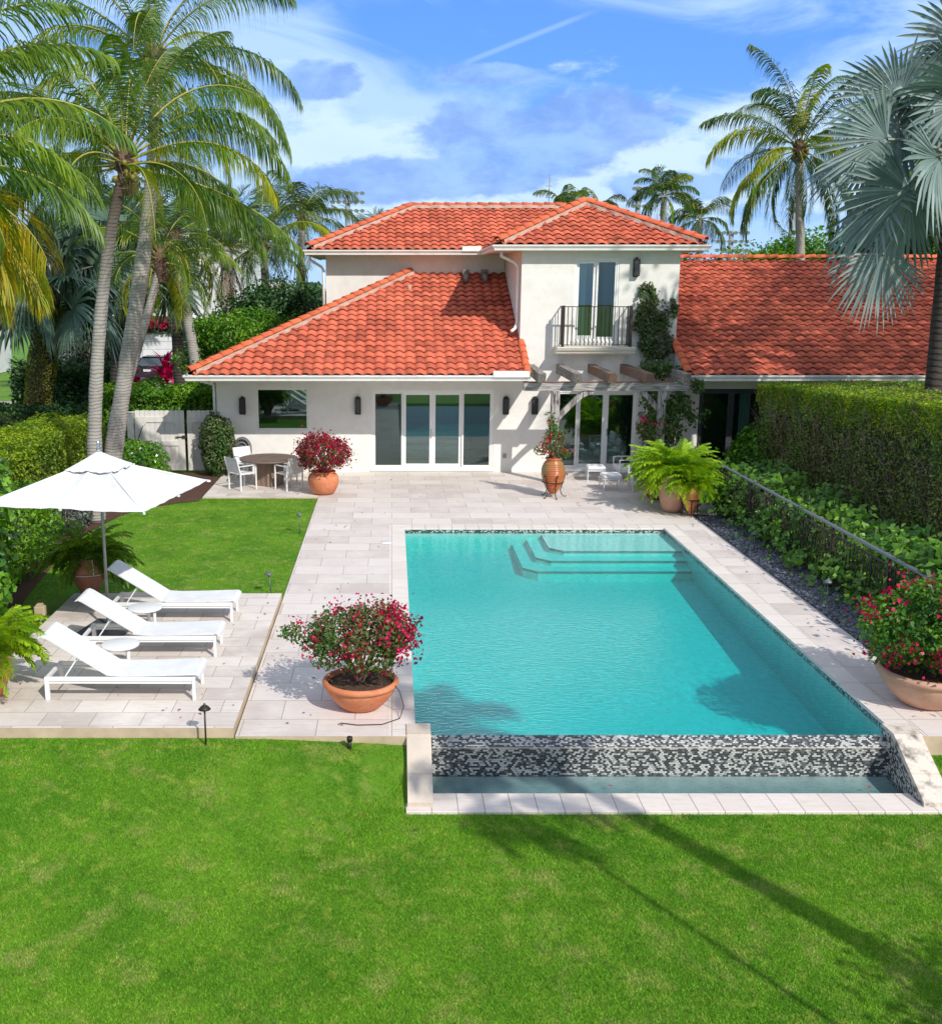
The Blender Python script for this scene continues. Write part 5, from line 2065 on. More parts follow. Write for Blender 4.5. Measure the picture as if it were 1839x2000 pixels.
m = MB()
NA, NF = 64, 12
vs = [canopy_pt(8 * k / NA, 0.14 + .86 * j / NF) for j in range(NF + 1) for k in range(NA)]
fs = [(j * NA + k, (j + 1) * NA + k, (j + 1) * NA + (k + 1) % NA, j * NA + (k + 1) % NA) for j in range(NF) for k in range(NA)]
m.add(vs, fs, smooth=True)
m.build('canopy', M['canvas'], um, fix=False)
m = MB()
vs = []
for j in range(7):
    f = .30 * j / 6
    for k in range(NA):
        x, y, z = canopy_pt(8 * k / NA, max(f, .001))
        u = (8 * k / NA) % 1
        vs.append((x, y, z + .045 * (1 - f * 1.6) + .006 + 0.05 * math.sin(PI * u) * math.sin(PI * min(f * 1.1, 1)) * .7 + .006 * math.sin(k * 2.1) * (f / .3)))
fs = [(j * NA + k, (j + 1) * NA + k, (j + 1) * NA + (k + 1) % NA, j * NA + (k + 1) % NA) for j in range(6) for k in range(NA)]
m.add(vs, fs, smooth=True)
m.build('top_vent', M['canvas'], um, fix=False)
for k, c in enumerate(corner):
    m = MB()
    p1 = (c[0] * .985, c[1] * .985, H0 + .0 - .012)
    m.bar((c[0] * .03, c[1] * .03, H1 - .08), p1, .016, .022)
    m.bar((c[0] * .03, c[1] * .03, H1 - .48), (c[0] * .5, c[1] * .5, (H0 + H1) / 2 - .07), .012, .016)
    m.bar((c[0] * .98, c[1] * .98, H0 - .015), (c[0] * 1.012, c[1] * 1.012, H0 - .022), .03, .03)
    m.build('rib', M['white_metal'], um)
m = MB()
m.lathe([(0, 2.62), (.05, 2.62), (.05, 2.70), (0, 2.70)], 12)
m.lathe([(.025, 2.22), (.05, 2.22), (.05, 2.30), (.025, 2.30)], 12)
m.build('hub', M['grey_metal'], um)

# dining table
dt = thing('dining_table', 'round taupe dining table on a ribbed pedestal in front of the picture window', 'table', (-3.34, 28.05, 0.001))
m = MB()
m.lathe([(.02, .735), (.03, .74), (.76, .74), (.79, .735), (.79, .70), (.77, .69), (0, .69)], 48)
m.build('table_top', M['table_top'], dt)
m = MB()
vs, fs = [], []
for k in range(24):
    a = 2 * PI * k / 24
    r = .40 if (k // 3) % 2 == 0 else .33
    vs += [(r * math.cos(a), r * math.sin(a), 0), (r * .95 * math.cos(a), r * .95 * math.sin(a), .69)]
for k in range(24):
    q = (k + 1) % 24
    fs.append((2 * k, 2 * q, 2 * q + 1, 2 * k + 1))
m.add(vs, fs)
m.build('pedestal', M['table_base'], dt)


def make_chair():
    t = thing('dining_chair', 'x', 'chair', group='white chairs around the dining table')
    w, d, h = .56, .54, .44
    for x in (-w / 2, w / 2 - .035):
        m = MB()
        m.box(x, x + .035, -d / 2, -d / 2 + .035, 0, .64, bev=.004)
        m.build('leg', M['white_metal'], t)
        m = MB()
        m.bar((x + .0175, d / 2 - .02, 0), (x + .0175, d / 2 - .02, .44), .035, .035, up=(0, 1, 0))
        m.bar((x + .0175, d / 2 - .02, .44), (x + .0175, d / 2 + .10, .88), .03, .035, up=(0, 1, 0))
        m.build('leg', M['white_metal'], t)
        m = MB()
        m.box(x, x + .035, -d / 2 + .0, d / 2 + .03, .641, .665, bev=.004)
        m.build('armrest', M['white_metal'], t)
    m = MB()
    m.box(-w / 2 + .036, w / 2 - .036, -d / 2 + .02, d / 2 - .04, h - .02, h + .006, bev=.005)
    m.box(-w / 2 + .036, w / 2 - .036, -d / 2, -d / 2 + .019, h - .03, h)
    m.build('seat', M['sling'], t)
    m = MB()
    a0, a1 = (d / 2 - .005, h + .03), (d / 2 + .095, .88)
    m.prism([a0, (a0[0] + .012, a0[1]), (a1[0] + .012, a1[1]), a1], 'x', -w / 2 + .036, w / 2 - .036)
    m.build('backrest', M['sling'], t)
    return t


ch0 = make_chair()
spots = [(-3.98, 27.42, R(-63), 'white sling dining chair at the front left of the round table'),
         (-2.74, 27.40, R(55), 'white sling dining chair front right of the round table, beside the flower pot'),
         (-4.00, 28.82, R(-125), 'white sling dining chair behind the round table, in front of the arched wall fountain'),
         (-2.66, 28.85, R(130), 'white sling dining chair half hidden behind the dark red bougainvillea')]
for i, (x, y, a, lb) in enumerate(spots):
    # local -y is the front of the chair
    o = ch0 if i == 0 else copy_tree(ch0)
    dx, dy = -3.34 - x, 28.05 - y
    put(o, (x, y, .001), math.atan2(dy, dx) + PI / 2, lb)

# arched lead fountain against the wall
fo = thing('wall_fountain', 'arched dark lead wall fountain with a mask, behind the dining chairs', 'fountain', (-4.32, 29.9, 0))
m = MB()
out = []
for k in range(17):
    a = PI * k / 16
    out.append((-.0 + .27 * math.cos(a), .70 + .34 * math.sin(a)))
out = [(.27, .02)] + out + [(-.27, .02)]
m.prism([(x, z) for x, z in out], 'y', -.02, .09)
m.build('back_plate', M['lead'], fo)
m = MB()
pts = [(.235 * math.cos(PI * k / 16), -.05, .70 + .30 * math.sin(PI * k / 16)) for k in range(17)]
m.tube([(.235, -.05, .05)] + pts + [(-.235, -.05, .05)], .03, 8)
m.tube([(.15, -.05, .55), (.16, -.06, .72), (.09, -.06, .86), (0, -.06, .89), (-.09, -.06, .86), (-.16, -.06, .72), (-.15, -.05, .55)], .022, 8)
M['lead_light'] = simple('worn_lead', (0.20, 0.20, 0.20), 0.5, (0.10, 0.10, 0.105), 9)
m.build('arch_moulding', M['lead_light'], fo)
m = MB()
m.lathe([(0, .09), (.07, .07), (.10, .0), (.085, -.07), (.04, -.11), (0, -.12)], 12, (0, -.05, .72))
m.build('mask', M['lead_light'], fo)
m = MB()
m.lathe([(0, .26), (.12, .27), (.2, .36), (.22, .40), (.19, .40), (0, .33)], 20, (0, -.06, 0))
m.build('basin', M['lead'], fo)


def make_ottoman():
    t = thing('ottoman', 'x', 'ottoman', group='white cushioned ottomans under the pergola')
    a = .25
    for sx in (-1, 1):
        for sy in (-1, 1):
            m = MB()
            m.box(sx * (a - .012) - .012, sx * (a - .012) + .012, sy * (a - .012) - .012, sy * (a - .012) + .012, 0, .33, bev=.003)
            m.build('leg', M['white_metal'], t)
    m = MB()
    for s in (-1, 1):
        m.box(-a + .024, a - .024, s * (a - .012) - .010, s * (a - .012) + .010, .30, .328)
        m.box(s * (a - .012) - .010, s * (a - .012) + .010, -a + .024, a - .024, .30, .328)
    m.build('frame', M['white_metal'], t)
    m = MB()
    m.box(-a + .002, a - .002, -a + .002, a - .002, .331, .43, bev=.03)
    m.build('cushion', M['cushion'], t)
    return t


ot = make_ottoman()
put(ot, (5.82, 27.35, .001), R(3), 'white cushioned ottoman standing nearer the pool of the two')
put(copy_tree(ot), (5.66, 28.62, .001), R(-4), 'white cushioned ottoman closer to the glass doors of the two')


def make_armchair():
    t = thing('lounge_chair', 'x', 'armchair', group='white lounge chairs under the pergola')
    a, b = .36, .38
    for sx in (-1, 1):
        for sy in (-1, 1):
            m = MB()
            x, y = sx * (a - .015), sy * (b - .015)
            m.box(x - .015, x + .015, y - .015, y + .015, 0, .60 if sy < 0 else .72, bev=.003)
            m.build('leg', M['white_metal'], t)
        m = MB()
        x = sx * (a - .015)
        m.box(x - .015, x + .015, -b + .001, b - .031, .601, .625, bev=.003)
        m.build('armrest', M['white_metal'], t)
    m = MB()
    m.box(-a + .03, a - .03, -b + .002, b - .002, .27, .30)
    m.box(-a + .03, a - .03, b - .026, b - .004, .69, .72)
    m.build('frame', M['white_metal'], t)
    m = MB()
    m.box(-a + .035, a - .035, -b, b - .15, .301, .42, bev=.03)
    m.build('seat_cushion', M['cushion'], t)
    m = MB()
    m.box(-a + .035, a - .035, b - .14, b - .028, .421, .78, bev=.03)
    m.build('back_cushion', M['cushion'], t)
    return t


ac = make_armchair()
put(ac, (6.62, 28.75, .001), R(-88), 'white cushioned lounge chair beside the rear ottoman, at the glass doors')
put(copy_tree(ac), (6.72, 27.35, .001), R(-92), 'white cushioned lounge chair beside the front ottoman, behind the big fern')


# ================================================================== PATH LIGHTS
def path_light(loc, h, mat, label, tilt=0.0, capr=.075):
    t = thing('path_light', label, 'path light', loc, 0, 'mushroom path lights')
    m = MB()
    dx = math.sin(tilt) * h
    m.tube([(0, 0, -.05), (dx, 0, h - .05)], .011, 8)
    m.build('stem', mat, t)
    m = MB()
    m.lathe([(0, h + .035), (.012, h + .03), (.014, h + .012), (.03, h + .004), (capr * .75, h - .018), (capr, h - .042), (capr * .93, h - .044), (.02, h - .02), (0, h - .02)], 20, (dx, 0, 0))
    m.build('cap', mat, t)
    return t


path_light((-2.2, 11.52, ground_z(-2.2, 11.5)), .50, M['bronze'], 'dark bronze path light on the lawn in front of the lounge terrace')
path_light((-4.74, 11.5, ground_z(-4.7, 11.5)), .42, M['verdigris'], 'aged metal path light at the left edge of the front lawn', 0, .09)
path_light((-2.12, 17.75, -.03), .40, M['verdigris'], 'grey path light on the back lawn behind the loungers, beside the deck edge', -.12)
path_light((-2.02, 22.3, -.03), .47, M['verdigris'], 'small grey path light on the lawn beside the deck, in front of the flower pot', 0, .06)
path_light((7.46, 20.9, -.01), .36, M['verdigris'], 'grey path light in the pebbles, farther from the front', 0, .085)
path_light((7.32, 16.9, -.01), .48, M['verdigris'], 'grey path light in the pebbles, nearer the front', 0, .085)
u = thing('up_light', 'short dark spike light in the grass against the front edge of the pool deck', 'garden light', (-.5, 11.55, ground_z(-.5, 11.55)))
m = MB()
m.tube([(0, 0, -.03), (0, 0, .1)], .022, 10)
m.lathe([(0, .10), (.034, .10), (.036, .15), (.028, .155), (0, .14)], 14)
m.build('lamp_head', M['bronze'], u)
u = thing('up_light', 'small bullet spotlight in the mulch behind the umbrella', 'garden light', (-6.9, 24.6, -.01))
m = MB()
m.tube([(0, 0, -.03), (0, 0, .12)], .015, 8)
m.tube([(0, 0, .12), (-.06, .03, .26)], .045, 10)
m.build('lamp_head', M['verdigris'], u)
u = thing('outdoor_outlet', 'beige weatherproof outlet box on a post beside the round-leaved shrub', 'outlet', (-5.62, 16.0, -.03))
m = MB()
m.tube([(0, 0, -.03), (0, 0, .16)], .022, 8)
m.build('post', M['grey_metal'], u)
m = MB()
m.box(-.085, .085, -.06, .06, .16, .33, bev=.015)
m.box(-.05, .05, -.055, .055, .331, .36, bev=.008)
m.build('housing', M['beige_plastic'], u)


# ================================================================== POTS AND POTTED PLANTS
def pot_mesh(parent, prof, mat, name='pot', n=40, rings=0, wall=.03):
    """closed vessel: outer profile up, rim, inner wall down to the soil"""
    p = list(prof)
    if rings:
        q = []
        for i in range(len(p) - 1):
            (r0, z0), (r1, z1) = p[i], p[i + 1]
            K = max(1, int(abs(z1 - z0) / rings) * 4)
            for k in range(K):
                t = k / K
                r_ = r0 + (r1 - r0) * t
                q.append((r_ + .010 * math.sin(2 * PI * (z0 + (z1 - z0) * t) / rings), z0 + (z1 - z0) * t))
        q.append(p[-1])
        p = q
    rt, zt_ = p[-1]
    p = [(0, p[0][1])] + p + [(rt - wall * .5, zt_ + .006), (rt - wall, zt_), (rt - wall * 1.15, zt_ - .09)]
    m = MB()
    m.lathe(p, n)
    o = m.build(name, mat, parent)
    m = MB()
    r = rt - wall * 1.2
    prof2 = [(0, zt_ - .035), (r * .5, zt_ - .03), (r * .85, zt_ - .05), (r, zt_ - .06)]
    m.lathe(prof2, 20, wob=.02)
    m.build('soil', M['soil'], o)
    return o


def blossoms(fa, c, r, n_cl, per, size, mi, seed, shell=.12, zmin=-.5, spreadr=.07, amp=.15, bias=None):
    C, Nn = ball_points(n_cl * 3, c, r, shell, amp, seed, zmin)
    if bias is not None:
        w = rng.random(len(C)) < bias(C)
        C, Nn = C[w], Nn[w]
    C, Nn = C[:n_cl], Nn[:n_cl]
    k = len(C)
    P = np.repeat(C, per, 0) + rng.normal(size=(k * per, 3)) * spreadr * np.repeat(0.5 + rng.random((k, 1)), per, 0)
    fa.leaves(P, np.repeat(Nn, per, 0), size, mi, aspect=.85, spread=.9, up=.1, fold=.25)


def branches(parent, base, c, r, n, rad, mat, name='stem', seed=0):
    rr = random.Random(seed)
    m = MB()
    for i in range(n):
        a = rr.uniform(0, 2 * PI)
        el = rr.uniform(-.1, .9)
        e = Vector((c[0] + r[0] * .85 * math.cos(a) * math.cos(el), c[1] + r[1] * .85 * math.sin(a) * math.cos(el), c[2] + r[2] * .85 * math.sin(el)))
        b = Vector(base) + Vector((rr.uniform(-.04, .04), rr.uniform(-.04, .04), 0))
        mid = b.lerp(e, .5) + Vector((rr.uniform(-.08, .08), rr.uniform(-.08, .08), r[2] * .2))
        pts = [b, b.lerp(mid, .5) + Vector((0, 0, .03)), mid, mid.lerp(e, .6), e]
        m.tube(pts, [rad, rad * .8, rad * .55, rad * .35, rad * .15], 5, cap=False)
    return m.build(name, mat, parent, fix=False)


def bush_in_pot(loc, prof, potmat, label, c, r, leafmat, bloommat, nleaf, nclus, per, lsize, bsize, seed, extra=None, bias=None, rings=0, zmin=-.75, name='potted_bougainvillea', cat='potted plant', zb=None, shell=.45, amp=.2):
    t = thing(name, label, cat, loc)
    pot_mesh(t, prof, potmat, rings=rings)
    zt_ = prof[-1][1]
    branches(t, (0, 0, zt_ - .06), c, r, 26, .018, M['twig'], seed=seed)
    fa = FA()
    P, Nn = ball_points(nleaf, c, r, shell, amp, seed, zmin)
    fa.leaves(P, Nn, lsize, 0, aspect=.6, spread=.9, up=.35)
    fb = FA()
    blossoms(fb, c, r, nclus, per, bsize, 0, seed, bias=bias, zmin=zmin, amp=amp)
    if extra:
        for (ec, er, en, eb) in extra:
            P, Nn = ball_points(en, ec, er, .7, .2, seed + 5, -1)
            fa.leaves(P, Nn, lsize, 0, aspect=.6, spread=.9, up=.35)
            if eb:
                blossoms(fb, ec, er, eb, per, bsize, 0, seed + 9, zmin=-1)
    fa.build('foliage', leafmat, t)
    fb.build('blossoms', bloommat, t)
    return t


bowl = [(.22, 0), (.26, .02), (.36, .12), (.43, .22), (.455, .29), (.455, .30), (.475, .305), (.49, .33), (.485, .36), (.46, .375)]
b1 = bush_in_pot((-.40, 12.62, .003), bowl, M['terracotta'], 'wide terracotta bowl of magenta bougainvillea on the deck left of the pool edge',
                 (-.02, 0, .92), (.61, .54, .41), M['bougain_leaf'], M['magenta'], 4600, 66, 20, .052, .045, 3.1,
                 extra=[((-.88, -.05, 1.02), (.17, .14, .12), 160, 2), ((.46, .05, .95), (.26, .3, .34), 500, 26), ((-.60, .0, .90), (.22, .2, .22), 260, 4)],
                 bias=lambda C: np.clip(.35 + C[:, 0] * .8 + (C[:, 2] - .8) * .4, .10, 1), zmin=-.8, amp=.30)
m = MB()
m.tube([(.44, -.2, .36), (.50, -.26, .30), (.55, -.30, .12), (.50, -.42, .012), (.28, -.60, .010), (-.02, -.62, .010), (-.22, -.56, .010), (-.26, -.6, .01)], .006, 5)
m.build('drip_hose', M['iron'], b1)
bowl2 = [(a * 1.28, b * 1.25) for a, b in bowl]
b2 = bush_in_pot((6.92, 12.75, .003), bowl2, M['terracotta_pale'], 'wide pale terracotta bowl of leafy bougainvillea at the right end of the pool',
                 (.02, .0, 1.02), (.88, .85, .62), M['bougain_leaf_light'], M['magenta'], 8500, 40, 22, .066, .055, 7.7, zmin=-.9, shell=.5)
urn = [(.22, 0), (.30, .05), (.38, .22), (.405, .36), (.39, .46), (.34, .53), (.30, .545), (.305, .56), (.33, .58), (.33, .60)]
b3 = bush_in_pot((-1.78, 26.75, .003), urn, M['terracotta'], 'round terracotta urn of dark crimson bougainvillea beside the dining table',
                 (.0, 0, 1.06), (.66, .64, .48), M['bougain_leaf'], M['crimson'], 2900, 400, 8, .055, .055, 5.2, zmin=-.75, shell=.4)

# tall ribbed jar on an iron stand with red geranium
jar = [(.07, .08), (.17, .22), (.26, .42), (.30, .60), (.30, .74), (.25, .88), (.19, .95), (.185, .97), (.215, 1.0), (.215, 1.02)]
t = bush_in_pot((4.12, 26.3, .003), jar, M['glaze'], 'tall ribbed glazed jar on an iron stand with climbing red geranium',
                (-.02, 0, 1.35), (.30, .26, .34), M['bougain_leaf'], M['red'], 700, 13, 9, .06, .055, 9.3, rings=.045, zmin=-1,
                name='potted_geranium', extra=[((-.05, 0, 1.75), (.16, .14, .28), 260, 2), ((-.36, -.05, 1.22), (.16, .12, .13), 110, 4), ((.30, -.08, 1.12), (.13, .1, .12), 80, 3), ((.12, 0, 1.62), (.2, .12, .2), 120, 0), ((-.12, 0, 2.05), (.14, .1, .2), 90, 0)])
m = MB()
m.tube([(.275 * math.cos(2 * PI * k / 20), .275 * math.sin(2 * PI * k / 20), .40) for k in range(21)], .012, 6)
for a in (R(-80), R(10), R(130), R(225)):
    c, s = math.cos(a), math.sin(a)
    m.tube([(c * .36, s * .36, .55), (c * .39, s * .39, .60), (c * .34, s * .34, .62), (c * .31, s * .31, .52), (c * .275, s * .275, .40), (c * .20, s * .20, .18), (c * .25, s * .25, .05), (c * .34, s * .34, .0), (c * .37, s * .37, .03)], .012, 6)
m.build('iron_stand', M['iron'], t)


# ferns
def fern(fa, c, n, L, seed, spread=1.0, droop=1.5, lw=.13, nl=30, lo=-.2):
    rr = np.random.default_rng(seed)
    for i in range(n):
        az = rr.random() * 2 * PI
        e = 1.45 - (rr.random() ** .8) * 1.35 * spread
        ln = L * (.65 + .45 * rr.random())
        b = np.array(c) + np.array([math.cos(az), math.sin(az), 0]) * rr.random() * .10
        frond(fa, b, az, e, ln, droop * (.7 + .5 * rr.random()), lw, nl + 4, lw * .19, .25, .006, 0, 1, start=.10, sweep=rr.normal() * .35, lift=.05, nseg=2, power=1.3)


def potted_fern(loc, prof, mat, label, L, n, seed, fmat='fern', off=(0, 0), rings=0, spread=1.0, droop=1.5, lw=.13, group=None, stand=None, pot_name='pot', nl=30):
    t = thing('potted_fern', label, 'potted plant', loc, 0, group)
    pot_mesh(t, prof, mat, rings=rings, name=pot_name)
    fa = FA()
    fern(fa, (off[0], off[1], prof[-1][1] - .03), n, L, seed, spread, droop, lw, nl)
    fa.build('fronds', [M[fmat], M['rachis']], t)
    return t


jar1 = [(.19, 0), (.27, .12), (.30, .30), (.30, .50), (.27, .66), (.20, .76), (.23, .80)]
jar2 = [(.19, 0), (.25, .1), (.31, .34), (.32, .56), (.27, .76), (.20, .86), (.22, .90)]
cone = [(.03, .04), (.10, .16), (.20, .36), (.265, .52), (.27, .60), (.22, .68), (.15, .72), (.17, .76)]
potted_fern((6.72, 26.1, .003), jar1, M['terracotta_old'], 'ribbed terracotta jar of bright fern, hindmost of the three at the pool corner', .88, 110, 21, rings=.07, off=(.05, .0))
potted_fern((6.72, 24.55, .003), jar2, M['terracotta_pale'], 'tall smooth pale terracotta jar under the big fern, middle of the three', 1.2, 190, 22, off=(.12, .1))
t3 = potted_fern((7.02, 24.05, .003), cone, M['terracotta'], 'small pointed terracotta jar with dark bands on a low stand, nearest the pool corner', .75, 60, 23, off=(.1, .12))
m = MB()
m.tube([(.235 * math.cos(2 * PI * k / 20), .235 * math.sin(2 * PI * k / 20), .40) for k in range(21)], .014, 6)
for a in (R(-100), R(20), R(140)):
    c, s = math.cos(a), math.sin(a)
    m.tube([(c * .235, s * .235, .40), (c * .19, s * .19, .15), (c * .22, s * .22, .0)], .012, 6)
m.build('iron_stand', M['iron'], t3)
oil = [(.13, 0), (.14, .05), (.17, .16), (.27, .36), (.325, .52), (.32, .64), (.26, .70), (.27, .73)]
t4 = potted_fern((-5.12, 17.05, .105), oil, M['terracotta_old'], 'old terracotta oil jar tied with white cord, dark fern in it, beside the umbrella', 0.85, 130, 31, 'fern_dark', off=(0, 0), lw=.11, droop=1.6)
m = MB()
m.tube([(.333 * math.cos(2 * PI * k / 28), .333 * math.sin(2 * PI * k / 28), .47) for k in range(29)], .006, 5)
for a in (R(-125), R(-60), R(10)):
    m.tube([(math.cos(a) * r_, math.sin(a) * r_, z_) for r_, z_ in ((.318, .47), (.333, .53), (.330, .60), (.30, .68), (.278, .73))], .006, 5)
m.build('cord', M['white_paint'], t4)
t5 = potted_fern((-5.20, 12.7, .105), [(.16, 0), (.20, .08), (.29, .26), (.30, .44), (.24, .56), (.25, .60)], M['terracotta'], 'terracotta jar of green fern at the left edge beside the lounge terrace', 0.85, 120, 32, 'fern', off=(-.05, .15), lw=.115)

# fallen leaves and petals on the paving
n = 90
x = -1.8 + 8.6 * rng.random(n)
y = np.where(rng.random(n) < .5, 12 + 11 * rng.random(n), 23.3 + 6 * rng.random(n))
inside = (x > -.05) & (x < 6.45) & (y < 23.1)
x = np.where(inside, np.where(rng.random(n) < .6, -1.7 + 1.5 * rng.random(n), 6.55 + .5 * rng.random(n)), x)
P = np.stack([x, y, np.full(n, .016)], 1)
P2 = np.stack([-5.2 + 3.2 * rng.random(40), 11.9 + 5.2 * rng.random(40), np.full(40, .116)], 1)
P = np.concatenate([P, P2])
fa = FA()
fa.leaves(P[:95], np.tile([0, 0, 1.0], (95, 1)), .05, 0, spread=.15, up=1)
fa.leaves(P[95:], np.tile([0, 0, 1.0], (len(P) - 95, 1)), .045, 1, spread=.15, up=1)
M['dry_leaf'] = leaf('dry_leaf', (0.16, 0.10, 0.05), (0.24, 0.15, 0.07), None)
tag(fa.build('leaf_litter', [M['dry_leaf'], M['crimson']]), 'scattered dry leaves and petals fallen on the paving', 'leaf litter', kind='stuff')
for (px_, py_, pz_, lb) in ((2.6, 11.45, -.523, 'pink petal floating in the lower trough near its middle'), (5.65, 11.42, -.523, 'pink petal floating in the lower trough near its right end')):
    t = thing('petal', lb, 'petal', (px_, py_, pz_), 0, 'petals floating in the trough')
    fa = FA()
    fa.leaves(np.array([[0, 0, .004], [.02, .01, .006], [-.015, .015, .006]]), np.tile([0, 0, 1.0], (3, 1)), .035, 0, aspect=.9, spread=.15, up=1)
    fa.build('bract', M['magenta'], t)

# ================================================================== HEDGES AND SHRUBS
def hedge(name, label, cat, x0, x1, y0, y1, z0, z1, n, size, mat, faces='all', core='twig', amp=.12, depth=.25, seed=0, topmat=None, ntop=0, slope=None, inset=.28, group=None, clump_holes=0.0, aspect=.55):
    t = thing(name, label, cat, ((x0 + x1) / 2, (y0 + y1) / 2, z0), 0, group)
    fa = FA()
    P, Nn = box_points(n, x0, x1, y0, y1, z0, z1, faces, depth, amp, seed)
    if clump_holes:
        k = lump(P, 4.2, 1.0, seed + 9)
        keep = rng.random(len(P)) > np.clip(k * 1.4 - (1 - clump_holes), 0, .9)
        P, Nn = P[keep], Nn[keep]
    if slope:
        P[:, 2] += slope(P)
    fa.leaves(P, Nn, size, 0, aspect=aspect, spread=.75, up=.35)
    mats = [M[mat]]
    if topmat:
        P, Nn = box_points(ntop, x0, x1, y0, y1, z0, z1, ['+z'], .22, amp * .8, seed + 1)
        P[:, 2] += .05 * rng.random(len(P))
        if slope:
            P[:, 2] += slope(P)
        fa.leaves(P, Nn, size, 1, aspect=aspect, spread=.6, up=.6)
        # sprigs spilling over the upper edges
        for f in ['-x', '-y']:
            P, Nn = box_points(ntop // 3, x0, x1, y0, y1, z1 - .7, z1, [f], .16, amp, seed + 1)
            P[:, 0 if f == '-x' else 1] -= .05
            keep = rng.random(len(P)) < ((P[:, 2] - (z1 - .7)) / .7) ** 1.3
            P, Nn = P[keep], Nn[keep]
            if slope:
                P[:, 2] += slope(P)
            fa.leaves(P, Nn, size, 1, aspect=aspect, spread=.8, up=.4)
        mats.append(M[topmat])
    fa.build('foliage', mats, t, True)
    # inner mass of branches
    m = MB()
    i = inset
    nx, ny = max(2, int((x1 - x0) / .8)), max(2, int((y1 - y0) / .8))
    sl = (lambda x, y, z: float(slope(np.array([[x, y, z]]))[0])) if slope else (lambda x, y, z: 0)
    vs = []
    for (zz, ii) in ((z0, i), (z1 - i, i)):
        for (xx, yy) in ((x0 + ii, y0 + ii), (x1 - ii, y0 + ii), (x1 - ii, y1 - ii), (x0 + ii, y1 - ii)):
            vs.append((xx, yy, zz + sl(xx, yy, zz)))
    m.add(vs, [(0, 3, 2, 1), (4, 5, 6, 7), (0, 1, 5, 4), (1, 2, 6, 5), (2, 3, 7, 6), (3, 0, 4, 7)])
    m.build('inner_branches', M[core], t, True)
    return t


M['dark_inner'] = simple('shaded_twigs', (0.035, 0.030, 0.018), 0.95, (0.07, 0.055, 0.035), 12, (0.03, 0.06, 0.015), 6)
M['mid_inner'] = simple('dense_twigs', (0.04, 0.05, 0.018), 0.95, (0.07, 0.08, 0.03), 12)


def rslope(P):
    return .05 * (28.2 - P[:, 1]) * np.clip(P[:, 2] / 2.6, 0, 1) + 0


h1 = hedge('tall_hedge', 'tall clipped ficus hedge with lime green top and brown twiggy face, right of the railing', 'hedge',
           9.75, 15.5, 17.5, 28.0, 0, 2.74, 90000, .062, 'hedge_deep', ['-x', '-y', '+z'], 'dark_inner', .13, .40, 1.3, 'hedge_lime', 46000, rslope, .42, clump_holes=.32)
# bare twigs on its shaded face
tw = MB()
rr = random.Random(5)
for i in range(420):
    y = rr.uniform(18, 28)
    z = rr.uniform(.4, 2.3)
    x = 9.75 + rr.uniform(0, .22)
    p = Vector((x, y, z + .05 * (28.2 - y) * z / 2.6))
    pts = [p]
    d = Vector((rr.uniform(-.5, .1), rr.uniform(-.7, .7), rr.uniform(.5, 1.1))).normalized()
    for k in range(4):
        d = (d + Vector((rr.uniform(-.25, .15), rr.uniform(-.3, .3), rr.uniform(-.1, .2)))).normalized()
        p = p + d * rr.uniform(.08, .18)
        pts.append(p)
    tw.tube(pts, [.009, .007, .006, .004, .003], 3, cap=False)
M['twig_pale'] = simple('bare_twig', (0.26, 0.20, 0.14), 0.9, (0.16, 0.12, 0.09), 8)
tw.build('twigs', M['twig_pale'], h1, True, fix=False)
# trunks of the hedge, seen low down
tr = MB()
for i in range(12):
    y = 18.5 + i * .8 + rr.uniform(-.2, .2)
    for k in range(3):
        tr.tube([(10.35 + rr.uniform(-.1, .1), y, 0), (10.25 + rr.uniform(-.15, .1), y + rr.uniform(-.2, .2), .6), (10.12 + rr.uniform(-.1, .1), y + rr.uniform(-.5, .5), 1.3)], [.035, .025, .015], 5, cap=False)
tr.build('stem', M['twig_pale'], h1, True, fix=False)

sh = thing('shrub', 'dark green rounded shrub in front of the dark french doors', 'shrub', (9.9, 28.0, 0))
fa = FA()
P, Nn = ball_points(4200, (0, 0, .85), (.75, .7, .85), .5, .2, 4.4, -1)
fa.leaves(P, Nn, .12, 0, aspect=.5)
P, Nn = ball_points(900, (-.5, -.9, .55), (.5, .5, .5), .6, .2, 4.9, -1)
fa.leaves(P, Nn, .10, 1, aspect=.5)
fa.build('foliage', [M['hedge_green'], M['vine']], sh)
branches(sh, (0, 0, 0), (0, 0, .8), (.6, .6, .7), 14, .03, M['twig'], seed=3)

# vines on and behind the iron railing
vn = thing('railing_vine', 'broad leaved green vine climbing through the black railing', 'vine', (8.0, 18, 0))
fa = FA()


def vine_band(n, x, sx, y0, y1, zlo, zhi, size, mi, seed, dens=0.0):
    P = np.stack([x + rng.normal(size=n) * sx, y0 + (y1 - y0) * rng.random(n), np.zeros(n)], 1)
    top = zhi + .16 * np.sin(P[:, 1] * 1.9 + seed) + .10 * np.sin(P[:, 1] * 5.1 + seed)
    P[:, 2] = zlo + (top - zlo) * rng.random(n) ** .8
    k = lump(P, 1.7, 1, seed) + .5 * lump(P, 4.5, 1, seed + 2)
    P = P[k > dens]
    Nn = np.tile([-0.6, -0.35, 0.5], (len(P), 1))
    fa.leaves(P, Nn, size, mi, aspect=.72, spread=.55, up=.3)


